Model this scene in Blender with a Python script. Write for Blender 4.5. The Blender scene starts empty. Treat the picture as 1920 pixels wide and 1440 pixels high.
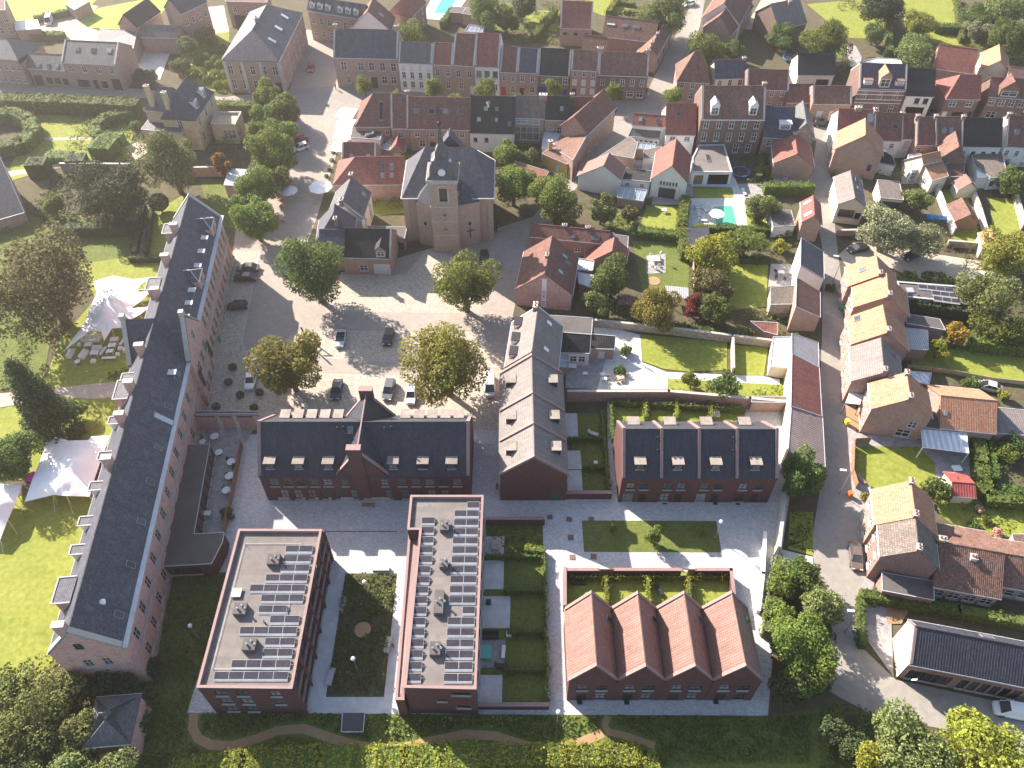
import bpy, bmesh, math, random
import numpy as np
from mathutils import Vector, Matrix
from mathutils.geometry import tessellate_polygon
random.seed(7); RNG = np.random.default_rng(7)
R_ = math.radians
SC = bpy.context.scene; COL = SC.collection
# ------------------------------------------------------------------ camera, sky, sun, exposure
CAM_H, CAM_F, PITCH = 105.0, 1510.0, R_(48.7)      # metres, focal length in pixels of a 1920 wide picture, degrees below the horizon
cam = bpy.data.cameras.new('camera'); cam.sensor_width = 36.0; cam.lens = 36.0 * CAM_F / 1920.0
cam.clip_start = 1.0; cam.clip_end = 3000.0
camo = bpy.data.objects.new('camera', cam); COL.objects.link(camo)
camo.location = (0, 0, CAM_H); camo.rotation_euler = (math.pi / 2 - PITCH, 0, 0); SC.camera = camo
SUN_EL, SUN_AZ = R_(30.5), R_(-47.0)               # azimuth clockwise from +Y
W = bpy.data.worlds.new('World'); SC.world = W; W.use_nodes = True
wn = W.node_tree.nodes; bg = wn['Background']
sky = wn.new('ShaderNodeTexSky'); sky.sky_type = 'NISHITA'; sky.sun_disc = False
sky.sun_elevation = SUN_EL; sky.sun_rotation = SUN_AZ
W.node_tree.links.new(sky.outputs[0], bg.inputs[0]); bg.inputs[1].default_value = 0.08
sun = bpy.data.lights.new('sun', 'SUN'); sun.energy = 5.0; sun.angle = R_(0.53); sun.color = (1.0, 0.89, 0.785)
suno = bpy.data.objects.new('sun', sun); COL.objects.link(suno)
sd = Vector((math.sin(SUN_AZ) * math.cos(SUN_EL), math.cos(SUN_AZ) * math.cos(SUN_EL), math.sin(SUN_EL)))
suno.rotation_euler = sd.to_track_quat('Z', 'Y').to_euler(); suno.location = sd * 200
VS = SC.view_settings; VS.view_transform = 'Standard'; VS.look = 'None'; VS.exposure = 1.8; VS.gamma = 1.0
try: VS.use_curve_mapping = False
except Exception: pass
SC.render.engine = 'CYCLES'
try:
    SC.cycles.use_denoising = True; SC.cycles.max_bounces = 6; SC.cycles.transparent_max_bounces = 8; SC.cycles.volume_bounces = 0
except Exception: pass
# ------------------------------------------------------------------ survey: a sighted pixel at a known height -> point in metres
_s, _c = math.sin(PITCH), math.cos(PITCH)
def U(p, z=0.0):
    dx, dy = p[0] - 960.0, p[1] - 720.0
    d = (dx, _c * CAM_F - dy * _s, -_s * CAM_F - dy * _c); k = (z - CAM_H) / d[2]
    return Vector((d[0] * k, d[1] * k, z))
def Q(v):
    x, y, z = v[0], v[1], v[2] - CAM_H; w = y * _c - z * _s
    return (960 + CAM_F * x / w, 720 - CAM_F * (y * _s + z * _c) / w)
def ppm(v):                                          # pixels per metre at a point
    return CAM_F / (v[1] * _c - (v[2] - CAM_H) * _s)
def height_at(top, base):
    b = U(base); lo, hi = 0.0, 60.0
    for _ in range(40):
        m = (lo + hi) / 2
        if Q((b.x, b.y, m))[1] > top[1]: lo = m
        else: hi = m
    return lo
# ------------------------------------------------------------------ materials
MATS = {}
def srgb(h):
    c = [int(h[i:i + 2], 16) / 255 for i in (0, 2, 4)]
    return tuple((x / 12.92 if x < .04045 else ((x + .055) / 1.055) ** 2.4) for x in c) + (1.0,)
def mat(name, col, col2=None, kind='plain', rough=.85, scale=.6, tile=(.3, .33), bump=.25, spec=.3, var=.12, trans=0, mortar=None, moss=None, rnd=0, rv=.18):
    if name in MATS: return MATS[name]
    m = bpy.data.materials.new(name); m.use_nodes = True; nt = m.node_tree; N = nt.nodes; L = nt.links
    b = N['Principled BSDF']; b.inputs['Roughness'].default_value = rough; b.inputs['Specular IOR Level'].default_value = spec
    c1 = col if len(col) == 4 else tuple(col) + (1,)
    c2 = c1 if col2 is None else (col2 if len(col2) == 4 else tuple(col2) + (1,))
    tc = N.new('ShaderNodeTexCoord'); uv = tc.outputs['UV'] if kind in ('tile', 'brick', 'paver', 'rib') else tc.outputs['Object']
    geo = N.new('ShaderNodeNewGeometry')
    no = N.new('ShaderNodeTexNoise'); no.inputs['Scale'].default_value = scale; no.inputs['Detail'].default_value = 5; no.inputs['Roughness'].default_value = .65
    L.new(geo.outputs['Position'], no.inputs['Vector'])
    rp = N.new('ShaderNodeMapRange'); rp.inputs[1].default_value = .3; rp.inputs[2].default_value = .7; L.new(no.outputs[0], rp.inputs[0])
    mx = N.new('ShaderNodeMix'); mx.data_type = 'RGBA'; mx.inputs[6].default_value = c1; mx.inputs[7].default_value = c2
    L.new(rp.outputs[0], mx.inputs[0]); out = mx.outputs[2]
    def vary(src, fac, amt):                          # value variation: multiply brightness by 1 +- amt
        mr = N.new('ShaderNodeMapRange'); mr.inputs[3].default_value = 1 - amt; mr.inputs[4].default_value = 1 + amt; L.new(fac, mr.inputs[0])
        h = N.new('ShaderNodeHueSaturation'); L.new(mr.outputs[0], h.inputs['Value']); L.new(src, h.inputs['Color']); return h.outputs[0]
    hgt = None
    if kind in ('tile', 'brick', 'paver'):
        bt = N.new('ShaderNodeTexBrick'); bt.inputs['Scale'].default_value = 1; L.new(uv, bt.inputs['Vector'])
        bt.inputs['Brick Width'].default_value = tile[0]; bt.inputs['Row Height'].default_value = tile[1]
        bt.inputs['Mortar Size'].default_value = .012 if kind != 'tile' else .03; bt.inputs['Mortar Smooth'].default_value = .3
        bt.offset = .5 if kind != 'tile' else 0.0
        bt.inputs['Color1'].default_value = (0, 0, 0, 1); bt.inputs['Color2'].default_value = (1, 1, 1, 1); bt.inputs['Mortar'].default_value = (.5, .5, .5, 1); bt.inputs['Bias'].default_value = 0
        out = vary(out, bt.outputs['Color'], var)
        mo = mortar if mortar else tuple(x * (.45 if kind == 'tile' else 1.25) for x in c1[:3])
        mm = N.new('ShaderNodeMix'); mm.data_type = 'RGBA'; mm.inputs[7].default_value = tuple(mo[:3]) + (1,)
        sc = N.new('ShaderNodeMath'); sc.operation = 'MULTIPLY'; sc.inputs[1].default_value = .8; L.new(bt.outputs['Fac'], sc.inputs[0])
        L.new(sc.outputs[0], mm.inputs[0]); L.new(out, mm.inputs[6]); out = mm.outputs[2]
        iv = N.new('ShaderNodeMath'); iv.operation = 'SUBTRACT'; iv.inputs[0].default_value = 1; L.new(bt.outputs['Fac'], iv.inputs[1]); hgt = iv.outputs[0]
        if kind == 'tile':
            wv = N.new('ShaderNodeTexWave'); wv.bands_direction = 'Y'; wv.wave_profile = 'SAW'; wv.inputs['Scale'].default_value = 1 / tile[1] / (20 / (2 * math.pi)) * 1.0; L.new(uv, wv.inputs['Vector'])
            wx = N.new('ShaderNodeTexWave'); wx.bands_direction = 'X'; wx.inputs['Scale'].default_value = 1 / tile[0] / (20 / (2 * math.pi)); L.new(uv, wx.inputs['Vector'])
            ad = N.new('ShaderNodeMath'); ad.operation = 'ADD'; L.new(wv.outputs[0], ad.inputs[0]); L.new(wx.outputs[0], ad.inputs[1]); hgt = ad.outputs[0]
    if kind == 'tile':                                   # rain streaks and patched courses, running up and down the slope
        mp = N.new('ShaderNodeMapping'); mp.inputs['Scale'].default_value = (1.6, .16, 1); L.new(uv, mp.inputs[0]); ns = N.new('ShaderNodeTexNoise'); ns.inputs['Scale'].default_value = 1.0; ns.inputs['Detail'].default_value = 6; ns.inputs['Roughness'].default_value = .7; L.new(mp.outputs[0], ns.inputs['Vector'])
        rs = N.new('ShaderNodeMapRange'); rs.inputs[1].default_value = .3; rs.inputs[2].default_value = .7; L.new(ns.outputs[0], rs.inputs[0]); out = vary(out, rs.outputs[0], .2)
    if kind == 'rib':
        wx = N.new('ShaderNodeTexWave'); wx.bands_direction = 'X'; wx.inputs['Scale'].default_value = 1 / tile[0] / (20 / (2 * math.pi)); L.new(uv, wx.inputs['Vector']); hgt = wx.outputs[0]
        out = vary(out, wx.outputs[0], var)
    n2 = N.new('ShaderNodeTexNoise'); n2.inputs['Scale'].default_value = scale * 7; n2.inputs['Detail'].default_value = 4; L.new(geo.outputs['Position'], n2.inputs['Vector'])
    out = vary(out, n2.outputs[0], var * 1.6)
    if moss:
        n3 = N.new('ShaderNodeTexNoise'); n3.inputs['Scale'].default_value = .9; n3.inputs['Detail'].default_value = 8; n3.inputs['Roughness'].default_value = .75; L.new(geo.outputs['Position'], n3.inputs['Vector'])
        r3 = N.new('ShaderNodeMapRange'); r3.inputs[1].default_value = .52; r3.inputs[2].default_value = .72; L.new(n3.outputs[0], r3.inputs[0])
        m3 = N.new('ShaderNodeMix'); m3.data_type = 'RGBA'; m3.inputs[7].default_value = tuple(moss) + (1,); L.new(r3.outputs[0], m3.inputs[0]); L.new(out, m3.inputs[6]); out = m3.outputs[2]
    if kind == 'leaf' or rnd:
        src = geo.outputs['Random Per Island'] if kind == 'leaf' else None
        oi = N.new('ShaderNodeObjectInfo')
        if src: out = vary(out, src, .45)
        h2 = N.new('ShaderNodeHueSaturation'); mr = N.new('ShaderNodeMapRange'); mr.inputs[3].default_value = .5 - (.025 if kind == 'leaf' else rnd * .04); mr.inputs[4].default_value = .5 + (.02 if kind == 'leaf' else rnd * .02)
        L.new(oi.outputs['Random'], mr.inputs[0]); L.new(mr.outputs[0], h2.inputs['Hue']); L.new(out, h2.inputs['Color']); out = vary(h2.outputs[0], oi.outputs['Random'], rv)
    L.new(out, b.inputs['Base Color'])
    if bump:
        bp = N.new('ShaderNodeBump'); bp.inputs['Strength'].default_value = bump; bp.inputs['Distance'].default_value = .04 if hgt is not None else .08
        L.new(hgt if hgt is not None else n2.outputs[0], bp.inputs['Height']); 
        if kind != 'leaf': L.new(bp.outputs[0], b.inputs['Normal'])
    if trans:
        tr = N.new('ShaderNodeBsdfTranslucent'); L.new(out, tr.inputs[0]); ms = N.new('ShaderNodeMixShader'); ms.inputs[0].default_value = trans
        L.new(b.outputs[0], ms.inputs[1]); L.new(tr.outputs[0], ms.inputs[2]); L.new(ms.outputs[0], N['Material Output'].inputs[0])
    MATS[name] = m; return m
def glassy(name, col, rough=.08, metal=0.0, var=.3, spec=.5, rv=0):
    m = mat(name, col, tuple(x * .6 for x in col[:3]), rough=rough, spec=spec, scale=.5, bump=0, var=var, rnd=.01 if rv else 0, rv=rv)
    m.node_tree.nodes['Principled BSDF'].inputs['Metallic'].default_value = metal; return m
# roofs
mat('slate', (.066, .07, .094), (.092, .096, .12), 'tile', .62, tile=(.26, .2), bump=.25, var=.3, moss=(.12, .125, .135))
mat('slate_new', (.04, .042, .056), (.05, .052, .066), 'tile', .6, tile=(.34, .38), bump=.6, var=.2)
mat('slate_grey', (.1, .105, .115), (.13, .13, .135), 'tile', .6, tile=(.3, .22), bump=.25, var=.25, moss=(.15, .15, .13))
mat('tile_orange', (.43, .2, .12), (.47, .25, .16), 'tile', .8, tile=(.26, .33), bump=.7, var=.2, moss=(.38, .22, .12))
mat('tile_red', (.3, .11, .085), (.24, .095, .078), 'tile', .8, tile=(.26, .33), bump=.7, var=.22, moss=(.13, .075, .06))
mat('tile_brown', (.17, .083, .068), (.215, .108, .088), 'tile', .85, tile=(.26, .33), bump=.7, var=.28, moss=(.09, .07, .05))
mat('tile_mossy', (.18, .098, .076), (.235, .135, .105), 'tile', .9, tile=(.26, .33), bump=.7, var=.32, moss=(.11, .10, .07))
mat('tile_grey', (.15, .125, .11), (.2, .165, .14), 'tile', .9, tile=(.28, .33), bump=.6, var=.25, moss=(.13, .13, .10))
mat('tile_black', (.028, .028, .032), (.04, .042, .04), 'tile', .75, tile=(.28, .33), bump=.7, var=.3, moss=(.055, .055, .04))
mat('tile_pink', (.235, .135, .112), (.27, .16, .135), 'tile', .8, tile=(.34, .36), bump=.55, var=.1)
mat('tile_taupe', (.185, .165, .155), (.225, .2, .188), 'tile', .8, tile=(.34, .36), bump=.5, var=.1)
mat('bitumen', (.085, .075, .072), (.12, .108, .102), rough=.9, scale=.25, var=.12, bump=.1)
mat('deck_roof', (.155, .138, .128), (.19, .17, .158), 'paver', .9, tile=(8, 1.0), var=.1, scale=.15, bump=.05, moss=(.11, .1, .095))
mat('lead', (.33, .29, .25), (.2, .165, .14), rough=.7, scale=.9, var=.15, bump=.05); mat('lead_dark', (.17, .145, .13), (.23, .2, .175), rough=.7, scale=.9, var=.15, bump=.05)
mat('zinc', (.38, .40, .43), (.48, .49, .51), rough=.45, spec=.5, var=.1, bump=.03)
mat('corrugated', (.30, .30, .31), (.36, .36, .37), 'rib', .55, tile=(.35, 1), var=.3, bump=.8)
mat('corrugated_red', (.26, .06, .055), (.32, .08, .07), 'rib', .6, tile=(.4, 1), var=.3, bump=.8)
mat('eternit', (.2, .155, .14), (.27, .21, .19), 'rib', .8, tile=(.4, 1), var=.3, bump=.8)
mat('polycarb', (.55, .58, .6), (.62, .63, .64), 'rib', .35, tile=(.9, 1), var=.2, bump=.2)
# walls
mat('brick_new', (.115, .048, .046), (.092, .04, .04), 'brick', .85, tile=(.24, .075), var=.3, mortar=(.1, .055, .052), bump=.1)
mat('brick_pink', (.56, .35, .31), (.48, .29, .255), 'brick', .9, tile=(.24, .075), var=.22, mortar=(.42, .27, .23), bump=.1, moss=(.26, .18, .15))
mat('brick_old', (.29, .17, .14), (.36, .235, .195), 'brick', .9, tile=(.24, .075), var=.3, mortar=(.36, .29, .24), bump=.1)
mat('brick_red', (.2, .115, .095), (.26, .155, .13), 'brick', .9, tile=(.24, .075), var=.3, mortar=(.3, .22, .19), bump=.1)
mat('brick_dark', (.14, .085, .07), (.19, .12, .10), 'brick', .9, tile=(.24, .075), var=.3, mortar=(.2, .15, .13), bump=.1)
mat('brick_church', (.35, .245, .185), (.41, .295, .225), 'brick', .9, tile=(.24, .075), var=.22, mortar=(.34, .25, .19), bump=.08)
mat('stone_wall', (.33, .27, .21), (.42, .36, .29), 'brick', .9, tile=(.5, .25), var=.3, bump=.2)
mat('stone_yellow', (.46, .36, .21), (.53, .43, .27), 'brick', .85, tile=(.8, .4), var=.12, bump=.05)
mat('stone_trim', (.36, .34, .31), (.45, .42, .38), rough=.8, var=.15, bump=.1)
mat('white_render', (.74, .72, .68), (.66, .63, .58), rough=.85, var=.07, scale=.35, bump=.05)
mat('cream_render', (.66, .58, .46), (.58, .5, .39), rough=.85, var=.07, scale=.35, bump=.05)
mat('ochre_render', (.55, .34, .09), (.6, .39, .13), rough=.85, var=.08, bump=.05)
mat('coping', (.25, .165, .155), (.29, .195, .182), rough=.75, var=.08, bump=.03)
mat('concrete', (.42, .41, .39), (.5, .48, .45), rough=.85, var=.12, bump=.1)
mat('white_paint', (.78, .77, .75), (.72, .71, .69), rough=.5, var=.05, bump=0)
mat('grey_paint', (.2, .21, .22), (.23, .24, .25), rough=.5, var=.08, bump=0)
mat('dark_paint', (.025, .025, .028), (.035, .034, .034), rough=.5, var=.1, bump=0)
mat('timber', (.22, .13, .08), (.3, .19, .12), 'rib', .85, tile=(.2, 1), var=.3, bump=.3)
mat('timber_pale', (.42, .31, .2), (.5, .38, .26), 'rib', .85, tile=(.2, 1), var=.25, bump=.3)
mat('door_red', (.4, .02, .03)); mat('door_blue', (.02, .05, .22)); mat('door_dark', (.04, .03, .028)); mat('door_green', (.03, .1, .06))
mat('shutter_white', (.62, .62, .6), (.55, .55, .54), 'rib', .6, tile=(.1, 1), var=.1)
glassy('pane', (.045, .052, .06), .06, rv=.85); glassy('pane_sky', (.2, .22, .23), .1, var=.4, rv=.85); glassy('pane_curtain', (.42, .42, .4), .3, var=.5)
glassy('solar', (.06, .055, .066), .3, var=.25); glassy('roof_glass', (.3, .36, .42), .12); glassy('metal_shiny', (.6, .6, .62), .25, .8, .1)  # solar base colour lightened to paint in the sky's reflection
# ground
mat('soil', (.11, .085, .055), (.075, .075, .035), rough=1, scale=.12, var=.35, bump=.5)
mat('setts', (.5, .43, .355), (.4, .345, .285), 'paver', .9, tile=(.2, .2), var=.3, scale=.8, bump=.3, mortar=(.17, .15, .12), moss=(.44, .38, .31))
mat('street', (.29, .25, .215), (.34, .295, .255), 'paver', .9, tile=(.22, .11), var=.12, scale=.12, bump=.06, moss=(.27, .232, .2))
mat('asphalt', (.255, .235, .208), (.305, .28, .25), rough=.95, scale=.15, var=.14, bump=.12, moss=(.215, .2, .178))
mat('paver_grey', (.47, .46, .45), (.53, .52, .505), 'paver', .85, tile=(.34, .17), var=.16, scale=.5, bump=.25, mortar=(.2, .2, .205))
mat('paver_pale', (.5, .5, .5), (.56, .56, .55), 'paver', .85, tile=(.9, .9), var=.08, scale=.2, bump=.1, mortar=(.4, .4, .4))
mat('slab_white', (.6, .58, .54), (.52, .5, .47), 'paver', .8, tile=(.8, .8), var=.08, bump=.08, mortar=(.42, .4, .37))
mat('patio', (.27, .255, .25), (.33, .31, .3), 'paver', .85, tile=(.6, .6), var=.15, bump=.1)
mat('gravel', (.46, .40, .33), (.36, .31, .25), rough=1, scale=.5, var=.25, bump=.5)
mat('dirt_path', (.3, .19, .105), (.36, .235, .135), rough=1, scale=.8, var=.2, bump=.4)
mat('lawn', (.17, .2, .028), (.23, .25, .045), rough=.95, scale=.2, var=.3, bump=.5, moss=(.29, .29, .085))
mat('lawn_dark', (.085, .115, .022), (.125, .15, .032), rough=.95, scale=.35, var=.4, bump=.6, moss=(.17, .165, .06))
mat('meadow', (.24, .32, .05), (.31, .37, .085), rough=.95, scale=.1, var=.25, bump=.4)
mat('pool_water', (.07, .42, .24), (.09, .46, .29), rough=.08, scale=.4, var=.06, bump=.05, spec=.5)
mat('pool_blue', (.05, .48, .58), (.08, .55, .63), rough=.08, scale=.4, var=.06, bump=.05, spec=.5)
# plants
mat('leaf_mid', (.09, .135, .034), (.135, .175, .05), 'leaf', .7, scale=.5, trans=.4, bump=0, spec=.15)
mat('leaf_bright', (.135, .19, .036), (.185, .225, .055), 'leaf', .7, scale=.5, trans=.42, bump=0, spec=.15)
mat('leaf_yellow', (.27, .24, .05), (.185, .2, .045), 'leaf', .7, scale=.35, trans=.42, bump=0, spec=.15)
mat('leaf_lime', (.31, .31, .05), (.25, .27, .045), 'leaf', .7, scale=.5, trans=.42, bump=0, spec=.15)
mat('leaf_dark', (.046, .066, .026), (.068, .09, .036), 'leaf', .75, scale=.5, trans=.15, bump=0, spec=.15)
mat('leaf_copper', (.16, .14, .055), (.12, .12, .046), 'leaf', .75, scale=.4, trans=.2, bump=0, spec=.1)
mat('leaf_olive', (.14, .175, .052), (.185, .21, .078), 'leaf', .75, scale=.5, trans=.25, bump=0, spec=.1)
mat('leaf_silver', (.21, .225, .12), (.26, .27, .155), 'leaf', .75, scale=.5, trans=.25, bump=0, spec=.1)
mat('leaf_gold', (.36, .21, .04), (.27, .18, .04), 'leaf', .75, scale=.5, trans=.3, bump=0, spec=.1)
mat('leaf_red', (.2, .05, .035), (.15, .05, .035), 'leaf', .75, scale=.5, trans=.25, bump=0, spec=.1)
mat('flower', (.6, .32, .38), (.65, .5, .2), 'leaf', .75, scale=2, trans=.2, bump=0, spec=.1)
mat('bark', (.11, .085, .062), (.16, .125, .095), rough=.95, scale=2, var=.3, bump=.5)
mat('cushion', (.7, .68, .65), (.64, .62, .6), rough=.9, var=.05, bump=.05); mat('tent', (.9, .88, .86), (.87, .85, .83), rough=.8, var=.04, scale=.2, bump=.02)
mat('rubber', (.018, .018, .019), rough=.8, bump=0); mat('lamp_red', (.45, .01, .01), rough=.2, bump=0); mat('lamp_clear', (.7, .7, .68), rough=.15, bump=0)
for n_, c_ in (('silver', (.5, .51, .52)), ('white', (.75, .75, .74)), ('black', (.015, .015, .018)), ('navy', (.022, .03, .06)), ('grey', (.12, .125, .13)), ('red', (.28, .03, .025)), ('brown', (.13, .1, .085))):
    mat('car_' + n_, c_, rough=.22, spec=.6, bump=0, var=.03)
for n_, c_ in (('blue', (.03, .22, .6)), ('orange', (.7, .16, .03)), ('magenta', (.7, .03, .3)), ('green', (.03, .3, .12)), ('yellow', (.75, .55, .05)), ('skin', (.5, .3, .22)), ('cloth_red', (.5, .05, .05)), ('cloth_dark', (.03, .03, .045)), ('cloth_pale', (.55, .52, .5)), ('turquoise', (.12, .45, .36)), ('hair', (.05, .03, .02))):
    mat('p_' + n_, c_, rough=.6, bump=0, var=.05)
# ------------------------------------------------------------------ mesh helpers
def obj(name, me, parent=None, loc=None):
    o = bpy.data.objects.new(name, me); COL.objects.link(o)
    if parent is not None: o.parent = parent
    if loc is not None: o.location = loc
    return o
def tag(o, label, cat, group=None, kind=None):
    if label: o['label'] = label
    if cat: o['category'] = cat
    if group: o['group'] = group
    if kind: o['kind'] = kind
    return o
def root(name, label, cat, loc, group=None):
    o = bpy.data.objects.new(name, None); COL.objects.link(o); o.location = loc; o.empty_display_size = .3
    return tag(o, label, cat, group)
def auto_uv(me):                                      # metres along the surface: u level, v up the slope
    n = len(me.polygons)
    if not n: return
    uvl = me.uv_layers.new(name='uv').data; vs = me.vertices
    for p in me.polygons:
        nx, ny, nz = p.normal
        h = math.hypot(nx, ny)
        if h < .05: ux, uy, vx, vy, vz = 1, 0, 0, 1, 0
        else:
            ux, uy = -ny / h, nx / h; vx, vy, vz = -nz * uy * 0 - nx * nz / h, -ny * nz / h, h
        for li in p.loop_indices:
            c = vs[me.loops[li].vertex_index].co
            uvl[li].uv = (c.x * ux + c.y * uy, c.x * vx + c.y * vy + c.z * vz)
class MB:
    def __init__(s): s.v = []; s.f = []; s.m = []; s.mats = []
    def mi(s, m):
        if m not in s.mats: s.mats.append(m)
        return s.mats.index(m)
    def face(s, pts, m=None):
        i = len(s.v); s.v += [tuple(p) for p in pts]; s.f.append(tuple(range(i, i + len(pts)))); s.m.append(s.mi(m) if m else 0)
    def prism(s, pts, off, m=None):                    # closed prism: polygon pts swept by off
        off = Vector(off); a = [Vector(p) for p in pts]; b = [p + off for p in a]; n = len(a)
        i = len(s.v); s.v += [tuple(p) for p in a + b]; mi = s.mi(m) if m else 0
        nrm = sum(((a[k] - a[0]).cross(a[(k + 1) % n] - a[0]) for k in range(n)), Vector())
        flip = nrm.dot(off) > 0
        F = [tuple(range(n)), tuple(range(2 * n - 1, n - 1, -1))] + [(k, k + n, (k + 1) % n + n, (k + 1) % n) for k in range(n)]
        for f in F: s.f.append(tuple(i + q for q in (reversed(f) if flip else f))); s.m.append(mi)
    def box(s, c, sx, sy, sz, ax=None, m=None):         # c = centre of the bottom; ax = heading of local x
        ux = Vector((1, 0, 0)) if ax is None else Vector((ax[0], ax[1], 0)).normalized(); uy = Vector((-ux.y, ux.x, 0)); c = Vector(c)
        s.prism([c - ux * sx / 2 - uy * sy / 2, c + ux * sx / 2 - uy * sy / 2, c + ux * sx / 2 + uy * sy / 2, c - ux * sx / 2 + uy * sy / 2], (0, 0, sz), m)
    def tube(s, a, b, r1, r2=None, n=6, m=None):
        a, b = Vector(a), Vector(b); r2 = r1 if r2 is None else r2; d = (b - a)
        if d.length < 1e-6: return
        d.normalize(); x = d.orthogonal().normalized(); y = d.cross(x); i = len(s.v); mi = s.mi(m) if m else 0
        for c, r in ((a, r1), (b, r2)):
            for k in range(n): s.v.append(tuple(c + x * r * math.cos(2 * math.pi * k / n) + y * r * math.sin(2 * math.pi * k / n)))
        for k in range(n): s.f.append((i + k, i + (k + 1) % n, i + n + (k + 1) % n, i + n + k)); s.m.append(mi)
        s.f.append(tuple(i + k for k in range(n - 1, -1, -1))); s.f.append(tuple(i + n + k for k in range(n))); s.m += [mi, mi]
    def ball(s, c, rx, ry, rz, n=10, k=6, m=None):
        i = len(s.v); mi = s.mi(m) if m else 0
        for a in range(k + 1):
            th = math.pi * a / k
            for b in range(n): ph = 2 * math.pi * b / n; s.v.append((c[0] + rx * math.sin(th) * math.cos(ph), c[1] + ry * math.sin(th) * math.sin(ph), c[2] + rz * math.cos(th)))
        for a in range(k):
            for b in range(n): s.f.append((i + a * n + b, i + (a + 1) * n + b, i + (a + 1) * n + (b + 1) % n, i + a * n + (b + 1) % n)); s.m.append(mi)
    def lathe(s, c, prof, n=10, m=None):               # prof: (radius, height)
        i = len(s.v); mi = s.mi(m) if m else 0; K = len(prof)
        for r, z in prof:
            for b in range(n): ph = 2 * math.pi * b / n; s.v.append((c[0] + r * math.cos(ph), c[1] + r * math.sin(ph), c[2] + z))
        for a in range(K - 1):
            for b in range(n): s.f.append((i + a * n + b, i + a * n + (b + 1) % n, i + (a + 1) * n + (b + 1) % n, i + (a + 1) * n + b)); s.m.append(mi)
    def mesh(s, name, mats=None, org=(0, 0, 0), uv=True, smooth=False):
        me = bpy.data.meshes.new(name); o = Vector(org)
        me.from_pydata([(v[0] - o.x, v[1] - o.y, v[2] - o.z) for v in s.v], [], s.f)
        ml = s.mats if s.mats else [mats] if isinstance(mats, str) else (mats or [])
        for m in ml: me.materials.append(MATS[m])
        if s.mats: me.polygons.foreach_set('material_index', s.m)
        me.update()
        if uv: auto_uv(me)
        if smooth: me.polygons.foreach_set('use_smooth', [True] * len(me.polygons))
        return me
    def build(s, name, mats=None, parent=None, smooth=False, uv=True):
        org = parent_org(parent); return obj(name, s.mesh(name, mats, org, uv, smooth), parent)
def parent_org(p):
    o = Vector((0, 0, 0))
    while p is not None: o = o + Vector(p.location); p = p.parent
    return o
def sheet(name, pts, z, m, label=None, cat=None, kind='structure', px=True, parent=None, thick=0.0):
    P = [U(p) if px else Vector((p[0], p[1], 0)) for p in pts]
    P = [Vector((p.x, p.y, z)) for p in P]; tri = tessellate_polygon([P]); mb = MB(); mb.v = [tuple(p) for p in P]
    for t in tri:
        a, b, c = (P[i] for i in t)
        mb.f.append(tuple(t) if (b - a).cross(c - a).z > 0 else tuple(reversed(t))); mb.m.append(0)
    if thick:
        n = len(P); sgn = sum(P[i].x * P[(i + 1) % n].y - P[(i + 1) % n].x * P[i].y for i in range(n)); b0 = len(mb.v); mb.v += [(p.x, p.y, z - thick) for p in P]
        for i in range(n):
            j = (i + 1) % n; f = (i, b0 + i, b0 + j, j); mb.f.append(f if sgn > 0 else tuple(reversed(f))); mb.m.append(0)
    o = mb.build(name, m, parent); tag(o, label, cat, None, kind if parent is None else None); return o
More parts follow.
